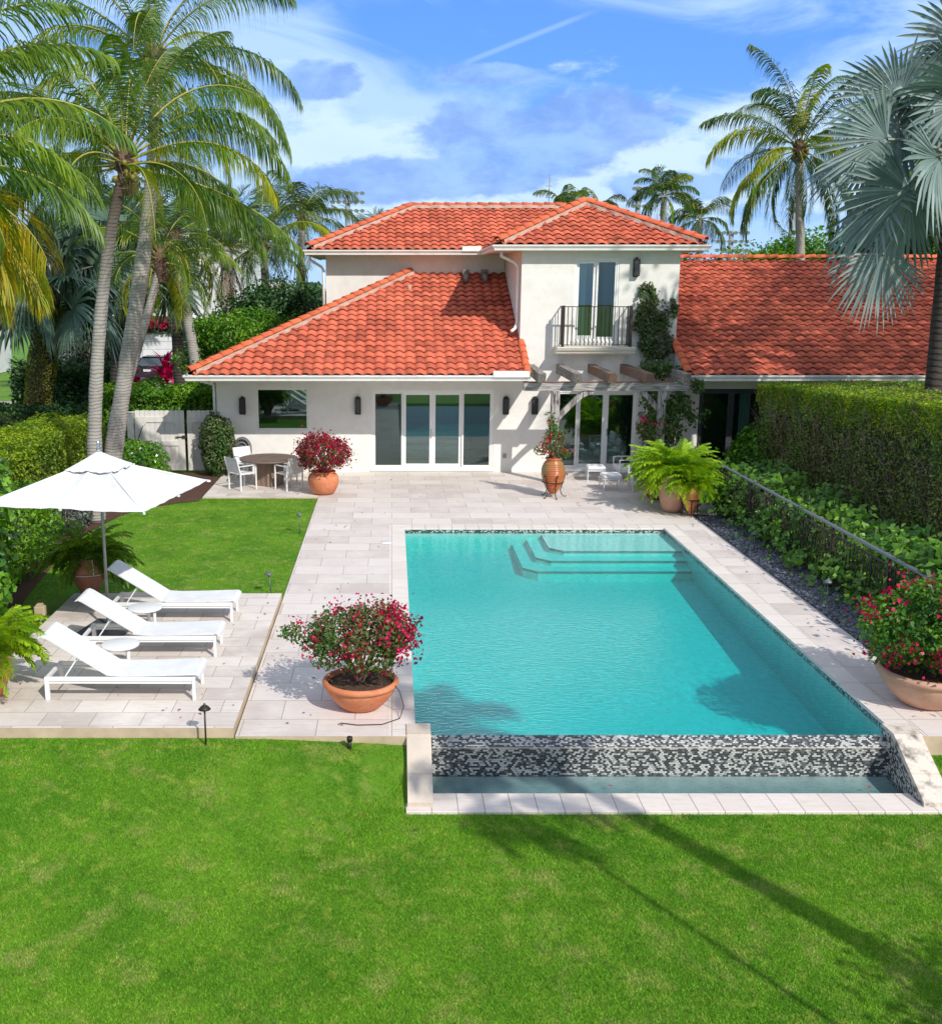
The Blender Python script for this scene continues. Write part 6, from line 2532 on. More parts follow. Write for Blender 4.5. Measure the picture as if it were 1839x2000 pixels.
vine_band(2600, 8.03, .07, 11.8, 24.3, .15, 1.02, .105, 0, 1.0, -.05)
vine_band(700, 7.83, .07, 19.5, 24.4, .1, 1.0, .105, 0, 2.0, -.3)
vine_band(7500, 8.5, .22, 12.2, 25.5, .5, 1.2, .135, 1, 3.0, -.25)
vine_band(5500, 9.05, .28, 13, 26.5, .1, 1.0, .13, 0, 5.0, -.5)
vine_band(3500, 8.5, .3, 11.6, 15.5, .7, 1.45, .17, 1, 6.0, -.4)
vine_band(7000, 8.3, .4, 12, 26.5, .0, .6, .12, 0, 7.0, -1)
fa.build('foliage', [M['vine'], M['bougain_leaf_light']], vn, True)
vs_ = MB()
for i in range(50):
    y = rr.uniform(12, 24.3)
    p = Vector((8.0 + rr.uniform(-.05, .2), y, 0))
    pts = [p]
    for k in range(5):
        p = p + Vector((rr.uniform(-.06, .05), rr.uniform(-.2, .2), rr.uniform(.15, .28)))
        pts.append(p)
    vs_.tube(pts, .008, 4, cap=False)
vs_.build('stem', M['twig'], vn, True, fix=False)

# vine on the tower and pergola
wv = thing('wall_creeper', 'climbing creeper on the tower wall right of the balcony', 'vine', (7.4, 29.8, 0))
fa = FA()


def creep(n, c, r, size, mi, seed, shell=.9, dens=-.25):
    P, Nn = ball_points(n, c, r, shell, .28, seed, -1)
    k = lump(P, 2.6, 1, seed + 1)
    P, Nn = P[k > dens], Nn[k > dens]
    Nn[:, 1] -= .9
    fa.leaves(P, unit(Nn), size, mi, aspect=.6, spread=.6)


creep(2200, (7.3, 29.86, 4.4), (.56, .16, .68), .10, 0, 1)
creep(1300, (7.15, 29.86, 4.95), (.32, .12, .42), .10, 0, 1.5)
creep(2200, (7.45, 29.84, 3.6), (.55, .2, .65), .10, 0, 2)
creep(260, (7.92, 29.86, 4.75), (.12, .1, .35), .10, 0, 2.4)
creep(1600, (7.45, 29.2, 3.08), (.62, .6, .26), .10, 0, 3)
creep(1500, (7.5, 28.5, 2.25), (.62, .28, .42), .10, 1, 4)
creep(2600, (7.35, 28.5, 1.5), (.62, .42, .85), .10, 1, 5, .9, -.5)
creep(900, (8.2, 28.6, 1.9), (.45, .3, .7), .10, 1, 6)
creep(600, (8.1, 28.15, 2.65), (.3, .2, .22), .09, 1, 7)
fa.build('foliage', [M['wall_vine'], M['bougain_leaf']], wv, True)
fa2 = FA()
blossoms(fa2, (6.95, 28.15, 1.62), (.32, .2, .22), 7, 8, .06, 0, 2.0)
fa2.build('blossoms', M['magenta'], wv, True)
m = MB()
for i in range(9):
    x = 7.1 + .1 * i
    pts = [(7.4 + rr.uniform(-.2, .2), 28.6, 0)]
    z = 0
    for k in range(7):
        z += .4
        pts.append((7.4 + (x - 7.4) * k / 6 + rr.uniform(-.08, .08), 28.6 + .9 * k / 6, z))
    pts.append((x + rr.uniform(-.2, .2), 29.9, 3.6))
    pts.append((x + rr.uniform(-.3, .2), 29.93, 4.6))
    m.tube(pts, [.02] * 6 + [.012] * 4, 5, cap=False)
m.build('stem', M['twig'], wv, True, fix=False)

# creeper column between the gate and the picture window
cs = thing('column_shrub', 'dark green columnar shrub against the house corner beside the gate', 'shrub', (-4.98, 29.55, 0))
fa = FA()
P, Nn = ball_points(6500, (0, 0, .85), (.52, .42, .92), .5, .16, 8.8, -1)
fa.leaves(P, Nn, .075, 0, aspect=.6)
P, Nn = ball_points(500, (.28, -.1, .55), (.45, .3, .6), .9, .3, 8.1, -1)
fa.leaves(P, Nn, .07, 0, aspect=.6)
fa.build('foliage', M['wall_vine'], cs)
branches(cs, (0, 0, 0), (0, 0, .9), (.4, .35, .95), 16, .02, M['twig'], seed=8)

# left boundary hedge
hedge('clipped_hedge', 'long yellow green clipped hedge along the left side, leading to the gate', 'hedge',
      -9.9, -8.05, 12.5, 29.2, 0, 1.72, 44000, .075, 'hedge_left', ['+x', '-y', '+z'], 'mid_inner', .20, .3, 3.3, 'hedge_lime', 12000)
bs = thing('shrub', 'bright green rounded shrub at the foot of the leaning palm beside the gate', 'shrub', (-7.05, 28.3, 0))
fa = FA()
P, Nn = ball_points(5200, (0, 0, .5), (.95, .8, .72), .45, .15, 6.6, -1)
fa.leaves(P, Nn, .085, 0, aspect=.6)
fa.build('foliage', M['sea_grape'], bs)
branches(bs, (0, 0, 0), (0, 0, .5), (.8, .6, .6), 12, .02, M['twig'], seed=9)

# round leaved shrub in the left foreground
sg = thing('sea_grape_shrub', 'big glossy round-leaved shrub at the left edge beside the umbrella', 'shrub', (-6.75, 15.6, 0))
fa = FA()
for (c, r, n) in (((0, 0, 1.2), (.95, 1.3, 1.25), 3800), ((-.4, 1.0, 1.9), (.95, 1.3, .9), 2400), ((.25, -.9, .7), (.6, .8, .75), 1300)):
    P, Nn = ball_points(n, c, r, .5, .16, sum(c), -1)
    V, F = leaf_quads(P, Nn, .125, .9, .55, .45, .05)
    fa.add(V, F, 0)
fa.build('foliage', M['sea_grape'], sg)
branches(sg, (0, 0, 0), (0, 0, 1.3), (.8, 1.0, 1.1), 20, .04, M['twig'], seed=12)
ds = thing('shrub', 'dark green shrub in the shade behind the umbrella', 'shrub', (-7.2, 19.0, 0))
fa = FA()
P, Nn = ball_points(7000, (0, 0, .75), (.8, 2.2, 1.0), .5, .16, 2.6, -1)
fa.leaves(P, Nn, .09, 0, aspect=.55)
fa.build('foliage', M['hedge_green'], ds)
branches(ds, (0, 0, 0), (0, 0, .7), (.6, 1.8, .8), 16, .03, M['twig'], seed=13)
ds = thing('shrub', 'small grey green shrub in the mulch bed behind the oil jar', 'shrub', (-7.25, 22.6, 0))
fa = FA()
P, Nn = ball_points(3600, (0, 0, .45), (.62, 1.0, .55), .5, .2, 2.9, -1)
fa.leaves(P, Nn, .07, 0, aspect=.55)
fa.build('foliage', M['grey_leaf'], ds)
branches(ds, (0, 0, 0), (0, 0, .4), (.5, .8, .5), 12, .02, M['twig'], seed=14)

# dark hedges and shrubs farther left
hedge('dark_hedge', 'low dark green hedge behind the yellow hedge at the far left', 'hedge',
      -19, -9.2, 33.5, 36, 0, 1.45, 22000, .11, 'dark_leaf', ['-y', '+z', '+x'], 'dark_inner', .2, .3, 5.5)
hedge('leafy_hedge', 'bright leafy green hedge rising behind the white garden gate', 'hedge',
      -9.2, -5.3, 32.2, 34.5, 0, 2.22, 16000, .11, 'hedge_green', ['-y', '+z', '-x'], 'mid_inner', .24, .35, 6.5)
hedge('grey_shrub', 'tall grey green buttonwood hedge in front of the driveway', 'hedge',
      -15.7, -11.6, 46.2, 48.0, 0.6, 3.15, 16000, .12, 'grey_leaf', ['-y', '+z', '+x'], 'dark_inner', .32, .7, 7.5, clump_holes=.5, inset=.7)
hedge('shade_hedge', 'dark loose shrubs growing under the grey buttonwood hedge', 'hedge',
      -15.8, -11.8, 43.4, 45.4, 0, 2.0, 14000, .13, 'dark_leaf', ['-y', '+z', '+x'], 'dark_inner', .4, .8, 8.5, clump_holes=.3, inset=.5)
fs_ = thing('flowering_shrub', 'low shrub with dusty pink flowers in front of the ivy covered trunk', 'shrub', (-10.9, 29.4, 0))
fa = FA()
P, Nn = ball_points(4200, (0, 0, .8), (1.5, 1.2, .75), .5, .25, 2.2, -.5)
fa.leaves(P, Nn, .08, 0, aspect=.5)
blossoms(fa, (0, 0, .85), (1.5, 1.2, .75), 40, 5, .07, 1, 2.2)
fa.build('foliage', [M['dark_leaf'], M['pink']], fs_)

# ================================================================== PALMS
def coconut(label, base, crown, ctrl, r0, r1, fronds, seed, leafmat='coconut', L=3.6, leaf_len=.62, nl=70, lw=.045, bark='bark', extra_mats=None, nuts=True, group=None, boot=True, rings=.018, name='coconut_palm', ldroop=1.25):
    t = thing(name, label, 'palm tree', base, 0, group)
    pts = [base] + ctrl + [crown]
    rads = list(np.linspace(r0, r1, len(pts)))
    rads[0] *= 1.25
    trunk(t, pts, rads, M[bark], rings=rings)
    fa = FA()
    rr = np.random.default_rng(seed)
    c = np.array(crown)
    for f in fronds:
        az, el, ln, dr = f[:4]
        mi = f[4] if len(f) > 4 else 0
        frond(fa, c + np.array([math.cos(az), math.sin(az), 0]) * r1 * .6 + [0, 0, .05 + .25 * max(0, math.sin(el))], az, el, ln, dr, leaf_len * (.9 + .2 * rr.random()), nl, lw,
              ldroop * (.9 + .4 * rr.random()), .035, mi, 2, sweep=rr.normal() * .22, twist=rr.normal() * .4, lift=.12, nseg=4 if ldroop > 2 else 3)
    mats = [M[leafmat], M['coconut_yellow'], M['rachis']]
    if extra_mats:
        mats[1] = M[extra_mats]
    fa.build('crown', mats, t, True)
    if boot:
        m = MB()
        q = random.Random(seed)
        for i in range(38):
            a = q.uniform(0, 2 * PI)
            z = q.uniform(-.55, .25)
            rad = r1 * (1.0 + .5 * (z + .5))
            p = Vector(crown) + Vector((math.cos(a) * rad, math.sin(a) * rad, z))
            e = p + Vector((math.cos(a) * q.uniform(.05, .22), math.sin(a) * q.uniform(.05, .22), q.uniform(.08, .3)))
            m.bar(p, e, q.uniform(.05, .13), .03, up=(math.cos(a), math.sin(a), 0))
        m.lathe([(r1 * .9, -.5), (r1 * 1.35, -.25), (r1 * 1.6, 0), (r1 * 1.3, .3), (r1 * .5, .55), (0, .6)], 12, crown, wob=.12)
        m.build('fibre', M['boot'], t, True, fix=False)
    if nuts:
        m = MB()
        q = random.Random(seed + 1)
        for i in range(14):
            a = q.uniform(-2.6, .6)
            p = (crown[0] + math.cos(a) * r1 * 2.2, crown[1] + math.sin(a) * r1 * 2.2, crown[2] + q.uniform(-.25, .15))
            m.lathe([(0, -.07), (.05, -.05), (.065, 0), (.05, .05), (0, .07)], 8, p)
            m.tube([(crown[0], crown[1], crown[2] + .1), p], .012, 4, cap=False)
        M.setdefault('nut', simple('young_coconut', (0.16, 0.17, 0.03), 0.45, (0.24, 0.16, 0.03), 6))
        m.build('coconuts', M['nut'], t, True)
    return t


def ring_fronds(seed, n, L, e0, e1, dr=(1.2, 2.0), az0=0.0, yel=0.0):
    rr = np.random.default_rng(seed)
    out = []
    for i in range(n):
        az = az0 + i * 2.399963 + rr.normal() * .15
        k = i / max(1, n - 1)
        el = e0 + (e1 - e0) * k + rr.normal() * .08
        out.append((az, el, L * (.88 + .2 * rr.random()), dr[0] + (dr[1] - dr[0]) * rr.random(), 1 if rr.random() < yel * (1.2 - k) else 0))
    return out


# main coconut palm, left foreground. az: 0 right, pi/2 away, pi left, -pi/2 towards the pool
c1 = (-5.72, 23.5, 7.75)
F1 = [
    (R(12), R(38), 4.1, 1.9, 0), (R(-8), R(24), 3.9, 1.7, 1), (R(6), R(-10), 4.1, .65, 0), (R(-35), R(5), 3.3, 1.7, 0),
    (R(-62), R(0), 3.5, 1.35, 1), (R(160), R(-5), 3.2, 1.3, 0), (R(205), R(48), 3.9, 1.6, 0), (R(35), R(58), 4.0, 1.5, 0), (R(60), R(70), 4.1, 1.1, 0), (R(-20), R(66), 3.9, 1.3, 0),
    (R(85), R(78), 3.9, .7, 0), (R(-80), R(72), 3.4, 1.5, 0), (R(140), R(68), 3.9, 1.2, 0), (R(110), R(45), 3.9, 1.5, 0),
    (R(170), R(52), 4.0, 1.7, 0), (R(195), R(38), 3.9, 1.6, 0), (R(165), R(18), 3.9, 1.6, 0), (R(205), R(14), 3.5, 1.8, 0),
    (R(180), R(2), 3.6, 1.3, 0), (R(235), R(40), 3.2, 1.9, 0), (R(250), R(15), 2.9, 1.8, 0), (R(65), R(25), 3.9, 1.6, 0),
    (R(45), R(12), 3.8, 1.3, 0), (R(135), R(10), 3.7, 1.4, 0), (R(-15), R(42), 3.9, 1.7, 0), (R(220), R(62), 3.6, 1.4, 0),
    (R(5), R(-12), 3.4, .8, 0)]
coconut('coconut palm with ringed grey trunk and yellowing fronds rising behind the umbrella', (-6.8, 23.5, 0), c1,
        [(-6.72, 23.5, 2.0), (-6.5, 23.5, 4.2), (-6.15, 23.5, 6.2)], .17, .115, F1, 1, leaf_len=.88, nl=108, lw=.025, ldroop=3.0, bark='bark_main')
c2 = (-5.9, 27.5, 10.6)
F2 = ring_fronds(2, 25, 4.3, R(-35), R(80), (1.3, 2.0), .3, .1)
coconut('taller palm with thick pale leaning trunk beside the garden gate', (-7.55, 27.5, 0), c2,
        [(-7.15, 27.5, 2.2), (-6.55, 27.5, 5.0), (-6.0, 27.5, 8.2)], .24, .15, F2, 5, leaf_len=.84, nl=96, lw=.026, ldroop=2.8)
c3 = (-6.6, 30.6, 5.9)
F3 = ring_fronds(3, 15, 2.4, R(-15), R(75), (1.4, 2.2), 1.0, .3)
coconut('slender palm with brown fibrous crown shaft behind the leaning trunk', (-8.2, 30.6, 0), c3,
        [(-7.9, 30.6, 1.8), (-7.2, 30.6, 4.0)], .15, .11, F3, 8, leaf_len=.48, nl=50, lw=.026, nuts=False)

# near palm whose yellowing crown enters from the left edge
c4 = (-6.2, 13.6, 6.5)
F4 = [(R(10), R(45), 3.2, 1.6, 0), (R(-8), R(30), 2.7, 1.5, 0), (R(25), R(18), 2.7, 1.4, 0), (R(0), R(0), 2.2, 1.2, 1), (R(-25), R(8), 2.1, 1.5, 0),
      (R(20), R(62), 3.3, 1.5, 0), (R(5), R(74), 3.3, 1.6, 0), (R(10), R(-25), 2.2, .8, 1), (R(-30), R(-28), 2.0, .8, 1),
      (R(15), R(-18), 2.3, 1.1, 1), (R(40), R(28), 3.0, 1.4, 0), (R(60), R(50), 3.0, 1.3, 0), (R(-40), R(45), 2.6, 1.6, 0), (R(30), R(62), 3.1, 1.2, 0),
      (R(100), R(40), 2.8, 1.5, 0), (R(150), R(45), 2.8, 1.5, 0), (R(200), R(30), 2.8, 1.5, 0), (R(250), R(40), 2.6, 1.5, 0), (R(-5), R(-32), 2.0, .9, 1),
      (R(170), R(5), 2.6, 1.4, 0), (R(35), R(-8), 2.4, 1.3, 1), (R(90), R(75), 2.8, 1.0, 0), (R(-20), R(-12), 2.1, 1.3, 1), (R(50), R(-5), 2.4, 1.3, 1)]
coconut('near palm leaning in at the left edge with golden yellow drooping fronds', (-8.2, 13.0, 0), c4,
        [(-7.9, 13.1, 2), (-7.1, 13.3, 4.4)], .17, .12, F4, 12, leaf_len=.60, nl=70, lw=.025, extra_mats='coconut_gold', nuts=False, ldroop=1.1)


def fan_palm(label, base, crown, r0, r1, leaves, seed, mat, bark, name='silver_palm', group=None, nseg=36, rolls=.5, wf=1.0, drp=.35, exact=()):
    t = thing(name, label, 'palm tree', base, 0, group)
    trunk(t, [base, ((base[0] + crown[0]) / 2, base[1], (base[2] + crown[2]) / 2), crown], [r0, (r0 + r1) / 2, r1], M[bark])
    fa = FA()
    rr = np.random.default_rng(seed)
    c = np.array(crown)
    for (hb, az, el, rad, roll, span) in exact:
        fan_leaf(fa, hb, az, el, rad, c, nseg, span, drp + .1 * rr.random(), 0, 1, .15, .52, roll, wf)
    for (az, el, pl, rad, dz) in leaves:
        d = np.array([math.cos(el) * math.cos(az), math.cos(el) * math.sin(az), math.sin(el)])
        hub = c + d * pl + [0, 0, dz]
        fan_leaf(fa, hub, az + rr.normal() * .2, el - .35 + rr.normal() * .25, rad, c, nseg, R(250 + 50 * rr.random()), drp + .35 * rr.random(), 0, 1,
                 .18 + .15 * rr.random(), .50, rr.normal() * rolls, wf)
    fa.build('crown', [M[mat], M['petiole']], t, True)
    return t


def fan_ring(seed, n, pl, rad, e0, e1, az0=0.0):
    rr = np.random.default_rng(seed)
    o = []
    for i in range(n):
        k = i / (n - 1)
        o.append((az0 + i * 2.399963 + rr.normal() * .1, e0 + (e1 - e0) * k + rr.normal() * .08, pl * (.85 + .3 * rr.random()), rad * (.85 + .25 * rr.random()), 0))
    return o


# big silver palm at the right edge
fan_palm('large silver blue fan palm at the right edge, dark trunk behind the tall hedge', (12.45, 24.0, 0), (12.35, 24.0, 8.0), .20, .19,
         fan_ring(41, 21, 1.85, 1.4, R(-45), R(78), 2.2),
         7, 'silver', 'bark_dark', nseg=36, rolls=1.1, wf=1.05, drp=.10,
         exact=[((11.85, 23.3, 10.3), R(180), R(12), 1.35, R(78), R(270)), ((10.7, 23.4, 9.15), R(182), R(28), 1.5, R(72), R(200)),
                ((11.7, 22.9, 8.95), R(180), R(-5), 1.05, R(95), R(330)), ((10.4, 23.1, 8.3), R(185), R(-22), 1.6, R(80), R(210)),
                ((10.95, 23.0, 7.25), R(182), R(-42), 1.8, R(78), R(200)), ((10.45, 22.9, 5.95), R(180), R(-82), 1.3, R(84), R(170)),
                ((12.4, 22.8, 9.9), R(-60), R(30), 1.3, R(10), R(280)), ((11.9, 22.9, 7.9), R(200), R(-70), 1.3, R(70), R(260))])
# dark silver palm at left with ivy on its trunk
ip = fan_palm('dark green silver fan palm at the left with a moss and ivy covered trunk', (-12.3, 35.5, 0), (-11.3, 35.5, 5.3), .42, .34,
              fan_ring(43, 34, 1.5, 1.45, R(-38), R(75), .7), 9, 'silver_dark', 'bark_dark', rolls=.9, wf=1.0, drp=.02)
fa = FA()
n = 9000
a = rng.random(n) * 2 * PI
z = 4.6 * rng.random(n)
rad = .44 + .05 * rng.random(n) + .03 * np.sin(z * 3)
P = np.stack([-12.3 + 1.0 * z / 5.3 + rad * np.cos(a), 35.5 + rad * np.sin(a), z], 1)
fa.leaves(P, np.stack([np.cos(a), np.sin(a), np.zeros(n)], 1), .07, 0)
fa.build('ivy', M['ivy_moss'], ip, True)
fan_palm('second dark silver fan palm crown behind the coconut trunk', (-10.4, 39.0, 0), (-9.6, 39.0, 6.2), .3, .28,
         fan_ring(44, 28, 1.6, 1.5, R(-38), R(75), 1.9), 10, 'silver_dark', 'bark_dark', rolls=.9, wf=1.0, drp=.02)

# palms behind the right wing and house
FR = ring_fronds(21, 31, 4.8, R(-48), R(85), (1.0, 1.9), .2, .15)
FR = [(a_, e_, l_, d_, m_) for (a_, e_, l_, d_, m_) in FR]
coconut('coconut palm standing against the sky behind the right wing roof', (19.6, 50, 0), (18.55, 50, 11.3), [(19.3, 50, 3.5), (18.9, 50, 7.5)], .26, .17, FR, 22,
        'coconut_far', leaf_len=1.05, nl=100, lw=.042, nuts=True, ldroop=2.6)
BP = [
    ('royal palm showing above the roof between tower and coconut palm', (16.2, 64, 0), (16.0, 64, 10.4), 2.2, 22, 25, R(-20), R(82), 'royal_palm'),
    ('smaller royal palm right behind the tower roof corner', (18.9, 66, 0), (18.8, 66, 9.2), 2.3, 18, 26, R(-30), R(75), 'royal_palm'),
    ('palm tips just above the upper roof ridge, left one', (10.0, 62, 0), (10.0, 62, 9.1), 2.3, 12, 27, R(0), R(82), 'royal_palm'),
    ('palm tips just above the upper roof ridge, right one', (12.2, 64, 0), (12.2, 64, 9.2), 2.3, 12, 28, R(0), R(82), 'royal_palm'),
    ('coconut palm left of the upper roof, near the stadium lights', (-4.6, 52, 0), (-4.3, 52, 8.4), 2.9, 20, 29, R(-30), R(82), 'coconut_palm'),
    ('tall palm behind the long yellowing frond, left of the upper roof', (-5.4, 47, 0), (-5.6, 47, 7.0), 3.2, 18, 34, R(-35), R(80), 'coconut_palm'),
    ('palm with feathery crown over the neighbouring garage', (-11.2, 57, 0), (-12.3, 57, 8.2), 3.6, 18, 30, R(-35), R(80), 'queen_palm'),
    ('queen palm with weeping green fronds in front of the neighbouring garage', (-6.7, 38, 0), (-7.7, 38, 6.9), 2.9, 17, 35, R(-45), R(75), 'queen_palm'),
    ('far palm behind the garage, above the white wall', (-16.5, 60, 0), (-16.3, 60, 9.6), 3.6, 17, 36, R(-35), R(80), 'queen_palm'),
    ('far left palm with straight pale trunk beside the lantern', (-16.9, 40.0, 0), (-17.0, 40.0, 7.4), 3.2, 16, 37, R(-35), R(80), 'queen_palm'),
    ('palm behind the silver fan palm at the right edge', (19.0, 36, 0), (18.8, 36, 9.6), 3.1, 18, 38, R(-45), R(80), 'queen_palm'),
]
for (lb, b, c, L_, n_, sd, e0, e1, nm) in BP:
    coconut(lb, b, c, [((b[0] + c[0]) / 2, b[1], c[2] * .5)], .24, .15, ring_fronds(sd, n_, L_, e0, e1, (1.3, 2.1), sd * .7, .12), sd,
            'coconut_far' if sd != 35 else 'coconut', L=L_, leaf_len=.75 if nm != 'royal_palm' else .6, nl=64, lw=.034, nuts=False, boot=sd in (29, 34, 35), rings=.02, name=nm)


# date palms with hanging grey skirts
def date_palm(label, b, c, sd, L_=2.9):
    t = thing('date_palm', label, 'palm tree', b)
    trunk(t, [b, ((b[0] + c[0]) / 2, b[1], c[2] / 2), c], [.32, .24, .26], M['bark_dark'] if sd % 2 else M['bark'])
    fa = FA()
    for f in ring_fronds(sd, 34, L_, R(-30), R(85), (.9, 1.6), sd):
        frond(fa, c, f[0], f[1], f[2], f[3], .42, 60, .035, .15, .03, 0, 1, lift=.5)
    fa.build('crown', [M['silver_dark'], M['rachis']], t, True)
    fb = FA()
    for f in ring_fronds(sd + 1, 14, L_ * .75, R(-85), R(-55), (.1, .5), sd):
        frond(fb, np.array(c) - [0, 0, .3], f[0], f[1], f[2], f[3], .30, 40, .03, .9, .03, 0, 1)
    M.setdefault('dead_frond', leaf('dead_frond', (0.30, 0.23, 0.16), (0.38, 0.31, 0.24), None, trans=.15))
    fb.build('dead_fronds', [M['dead_frond'], M['petiole']], t, True)


date_palm('date palm with dark trunk and hanging dry skirt, left of the house', (-8.8, 44, 0), (-9.0, 44, 6.2), 51)
date_palm('date palm with pale trunk and grey dry fronds, nearest the upper wall', (-7.0, 45, 0), (-6.9, 45, 6.9), 52)
fan_palm('silver fan palm behind the upper roof below the stadium lights', (-.9, 56, 0), (-.8, 56, 7.5), .4, .35, fan_ring(45, 20, 1.05, 1.3, R(-10), R(80), .3), 11, 'silver', 'bark_dark')


# broadleaf trees: trunk, limbs, clumped crown
def tree(label, b, c, r, n, size, mat, sd, h=None, cat='tree', name='broadleaf_tree', nclump=14):
    t = thing(name, label, cat, b)
    q = random.Random(sd)
    m = MB()
    m.tube([b, (b[0], b[1], c[2] * .4), (c[0], c[1], c[2])], [.22, .16, .06], 8)
    fa = FA()
    for i in range(nclump):
        a = q.uniform(0, 2 * PI)
        el = q.uniform(-.5, 1.2)
        k = q.uniform(.45, .95)
        cc = (c[0] + r[0] * k * math.cos(a) * math.cos(el), c[1] + r[1] * k * math.sin(a) * math.cos(el), c[2] + r[2] * k * math.sin(el))
        m.tube([(b[0], b[1], c[2] * .45), ((b[0] + cc[0]) / 2, (b[1] + cc[1]) / 2, (c[2] * .5 + cc[2]) / 2), cc], [.08, .05, .02], 5, cap=False)
        s = q.uniform(.35, .6)
        P, Nn = ball_points(n // nclump, cc, (r[0] * s, r[1] * s, r[2] * s * .8), .6, .25, sd + i, -1)
        fa.leaves(P, Nn, size, 0, aspect=.55)
    m.build('trunk', M['twig'], t, True, fix=False)
    fa.build('crown', M[mat], t, True)
    return t


tree('dense dark green tree between the date palms and the upper wall', (-4.6, 42, 0), (-4.4, 42, 3.1), (2.3, 1.8, 2.6), 14000, .16, 'dark_leaf', 61)
tree('dark shrubby tree behind the queen palm, left of the lower roof', (-6.4, 47, 0), (-6.5, 47, 2.2), (1.8, 1.4, 2.4), 8000, .16, 'dark_leaf', 62)
tree('leafy green shrub touching the left end of the lower roof', (-5.9, 38, 0), (-5.2, 38, 2.6), (2.2, 1.5, 1.9), 11000, .13, 'hedge_green', 63)
tree('round green tree behind the right wing roof', (22.5, 60, 0), (22.2, 60, 5.2), (4.2, 3.0, 2.9), 15000, .22, 'hedge_green', 64)
tree('dark tree behind the silver palm at the right edge', (23.5, 40, 0), (22.5, 40, 7.2), (4.6, 3.0, 3.8), 20000, .20, 'dark_leaf', 65)
tree('olive green tree just above the right wing ridge', (27.5, 56, 0), (28.5, 56, 7.0), (5.0, 3.0, 3.4), 15000, .22, 'hedge_deep', 66)
tree('mid green tree behind the neighbouring house, far left', (-27, 52, 0), (-26, 52, 5.8), (4.5, 3.0, 4.0), 15000, .22, 'dark_leaf', 67)
tree('bright leafy tree behind the second silver palm', (-14.5, 52, 0), (-14.3, 52, 6.2), (3.2, 2.0, 2.8), 10000, .18, 'hedge_green', 68)
tree('green tree right of the tower behind the royal palms', (16.2, 58, 0), (16.4, 58, 4.8), (2.4, 2.0, 2.4), 8000, .18, 'dark_leaf', 69)

tree('unseen light crowned tree right of the garden, added to shade the wing roof', (22.0, 20.5, 0), (21.0, 21.3, 14.6), (6.2, 5.2, 2.6), 15000, .2, 'hedge_deep', 81, nclump=40)  # out of view, placed and thinned to half-shade the wing roof

# far tree belt at the horizon
fa = FA()
n = 60000
x = -220 + 440 * rng.random(n)
y = 150 + 25 * rng.random(n)
top = 6.0 + 1.6 * np.sin(x * .11) + 1.4 * np.sin(x * .37 + 1) + 1.0 * np.sin(x * .93)
P = np.stack([x, y, top * rng.random(n) ** .6], 1)
fa.leaves(P, np.tile([0, -1.0, .5], (n, 1)), 1.0, 0, aspect=.7)
tag(fa.build('distant_trees', M['dark_leaf']), 'far belt of dark green trees on the horizon', 'trees', kind='stuff')

# two palms out of frame whose shade falls on the lawn and the pool
for lb, b, c, sd, tr_, nf in (('coconut palm standing right of the lawn outside the view, shading the pool', (7.9, 3.0, -.6), (7.6, 3.0, 9.4), 71, .16, 34),
                     ('small slender palm right of the lawn outside the view', (5.95, 3.7, -.6), (5.9, 3.9, 6.3), 72, .035, 10)):
    coconut(lb, b, c, [((b[0] + c[0]) / 2 + .1, b[1], c[2] / 2)], tr_, tr_ * .75, ring_fronds(sd, nf, 1.35 if nf > 20 else 1.1, R(-50), R(80), (1.3, 2.2), sd), sd, 'coconut', leaf_len=.42, nl=34, lw=.04, nuts=False, boot=nf > 20)
os_ = thing('shrub', 'leafy shrub standing right of the lawn outside the view', 'shrub', (6.95, 4.6, -.6))
fa = FA()
P, Nn = ball_points(2400, (0, 0, 2.6), (.95, .9, .9), .8, .3, 3.9, -1)
fa.leaves(P, Nn, .12, 0, aspect=.5)
fa.build('foliage', M['hedge_green'], os_)
branches(os_, (0, 0, 0), (0, 0, 2.5), (.7, .7, .8), 14, .04, M['twig'], seed=15)

# ================================================================== NEIGHBOURING PROPERTY
nh = thing('neighbour_house', 'white two storey neighbouring house with an ivy framed garage, far left', 'house', (-15, 66, 0))
m = MB()
m.box(-17.5, -8.8, 66.5, 76, 3.35, 8.6)
m.box(-9.2, -7.4, 72, 80, 3.6, 5.6)
m.build('upper_storey', M['garage_white'], nh, True)
m = MB()
m.box(-17.4, -12.2, 66.0, 74, -.03, 3.34)
m.build('wall', M['garage_white'], nh, True)
m = MB()
gx0, gx1 = -15.6, -12.9
for k in range(5):
    m.box(gx0 + .02, gx1 - .02, 65.93, 65.99, .02 + k * .48, .02 + k * .48 + .465, bev=.01)
m.build('garage_door', M['garage_white'], nh, True)
fa = FA()
for (x0, x1, z0, z1, n) in ((-12.95, -10.0, 0, 3.3, 5000), (-17.4, -12.9, 2.5, 3.5, 3500), (-10.4, -8.2, 0, 3.0, 3000)):
    P = np.stack([x0 + (x1 - x0) * rng.random(n), 65.9 - .25 * rng.random(n), z0 + (z1 - z0) * rng.random(n)], 1)
    fa.leaves(P, np.tile([0, -1.0, .2], (n, 1)), .17, 0)
P = np.stack([-16.6 + 3.4 * rng.random(500), 65.6 - .1 * rng.random(500), 2.75 + .7 * rng.random(500)], 1)
fa.leaves(P, np.tile([0, -1.0, .2], (500, 1)), .16, 1)
fa.build('ivy', [M['dark_leaf'], M['magenta']], nh, True)
m = MB()
m.box(-12.9, -8.3, 66.0, 66.6, -.03, 3.2)
m.build('ivy_wall', M['dark_inner'], nh, True)
m = MB()
m.box(-12.3, -12.1, 65.35, 65.6, 2.0, 2.5, bev=.02)
m.build('wall_lamp', M['garage_white'], nh, True)
nh2 = thing('white_pavilion', 'low white building glimpsed between the trunks at the far left', 'building', (-29, 60, 0))
m = MB()
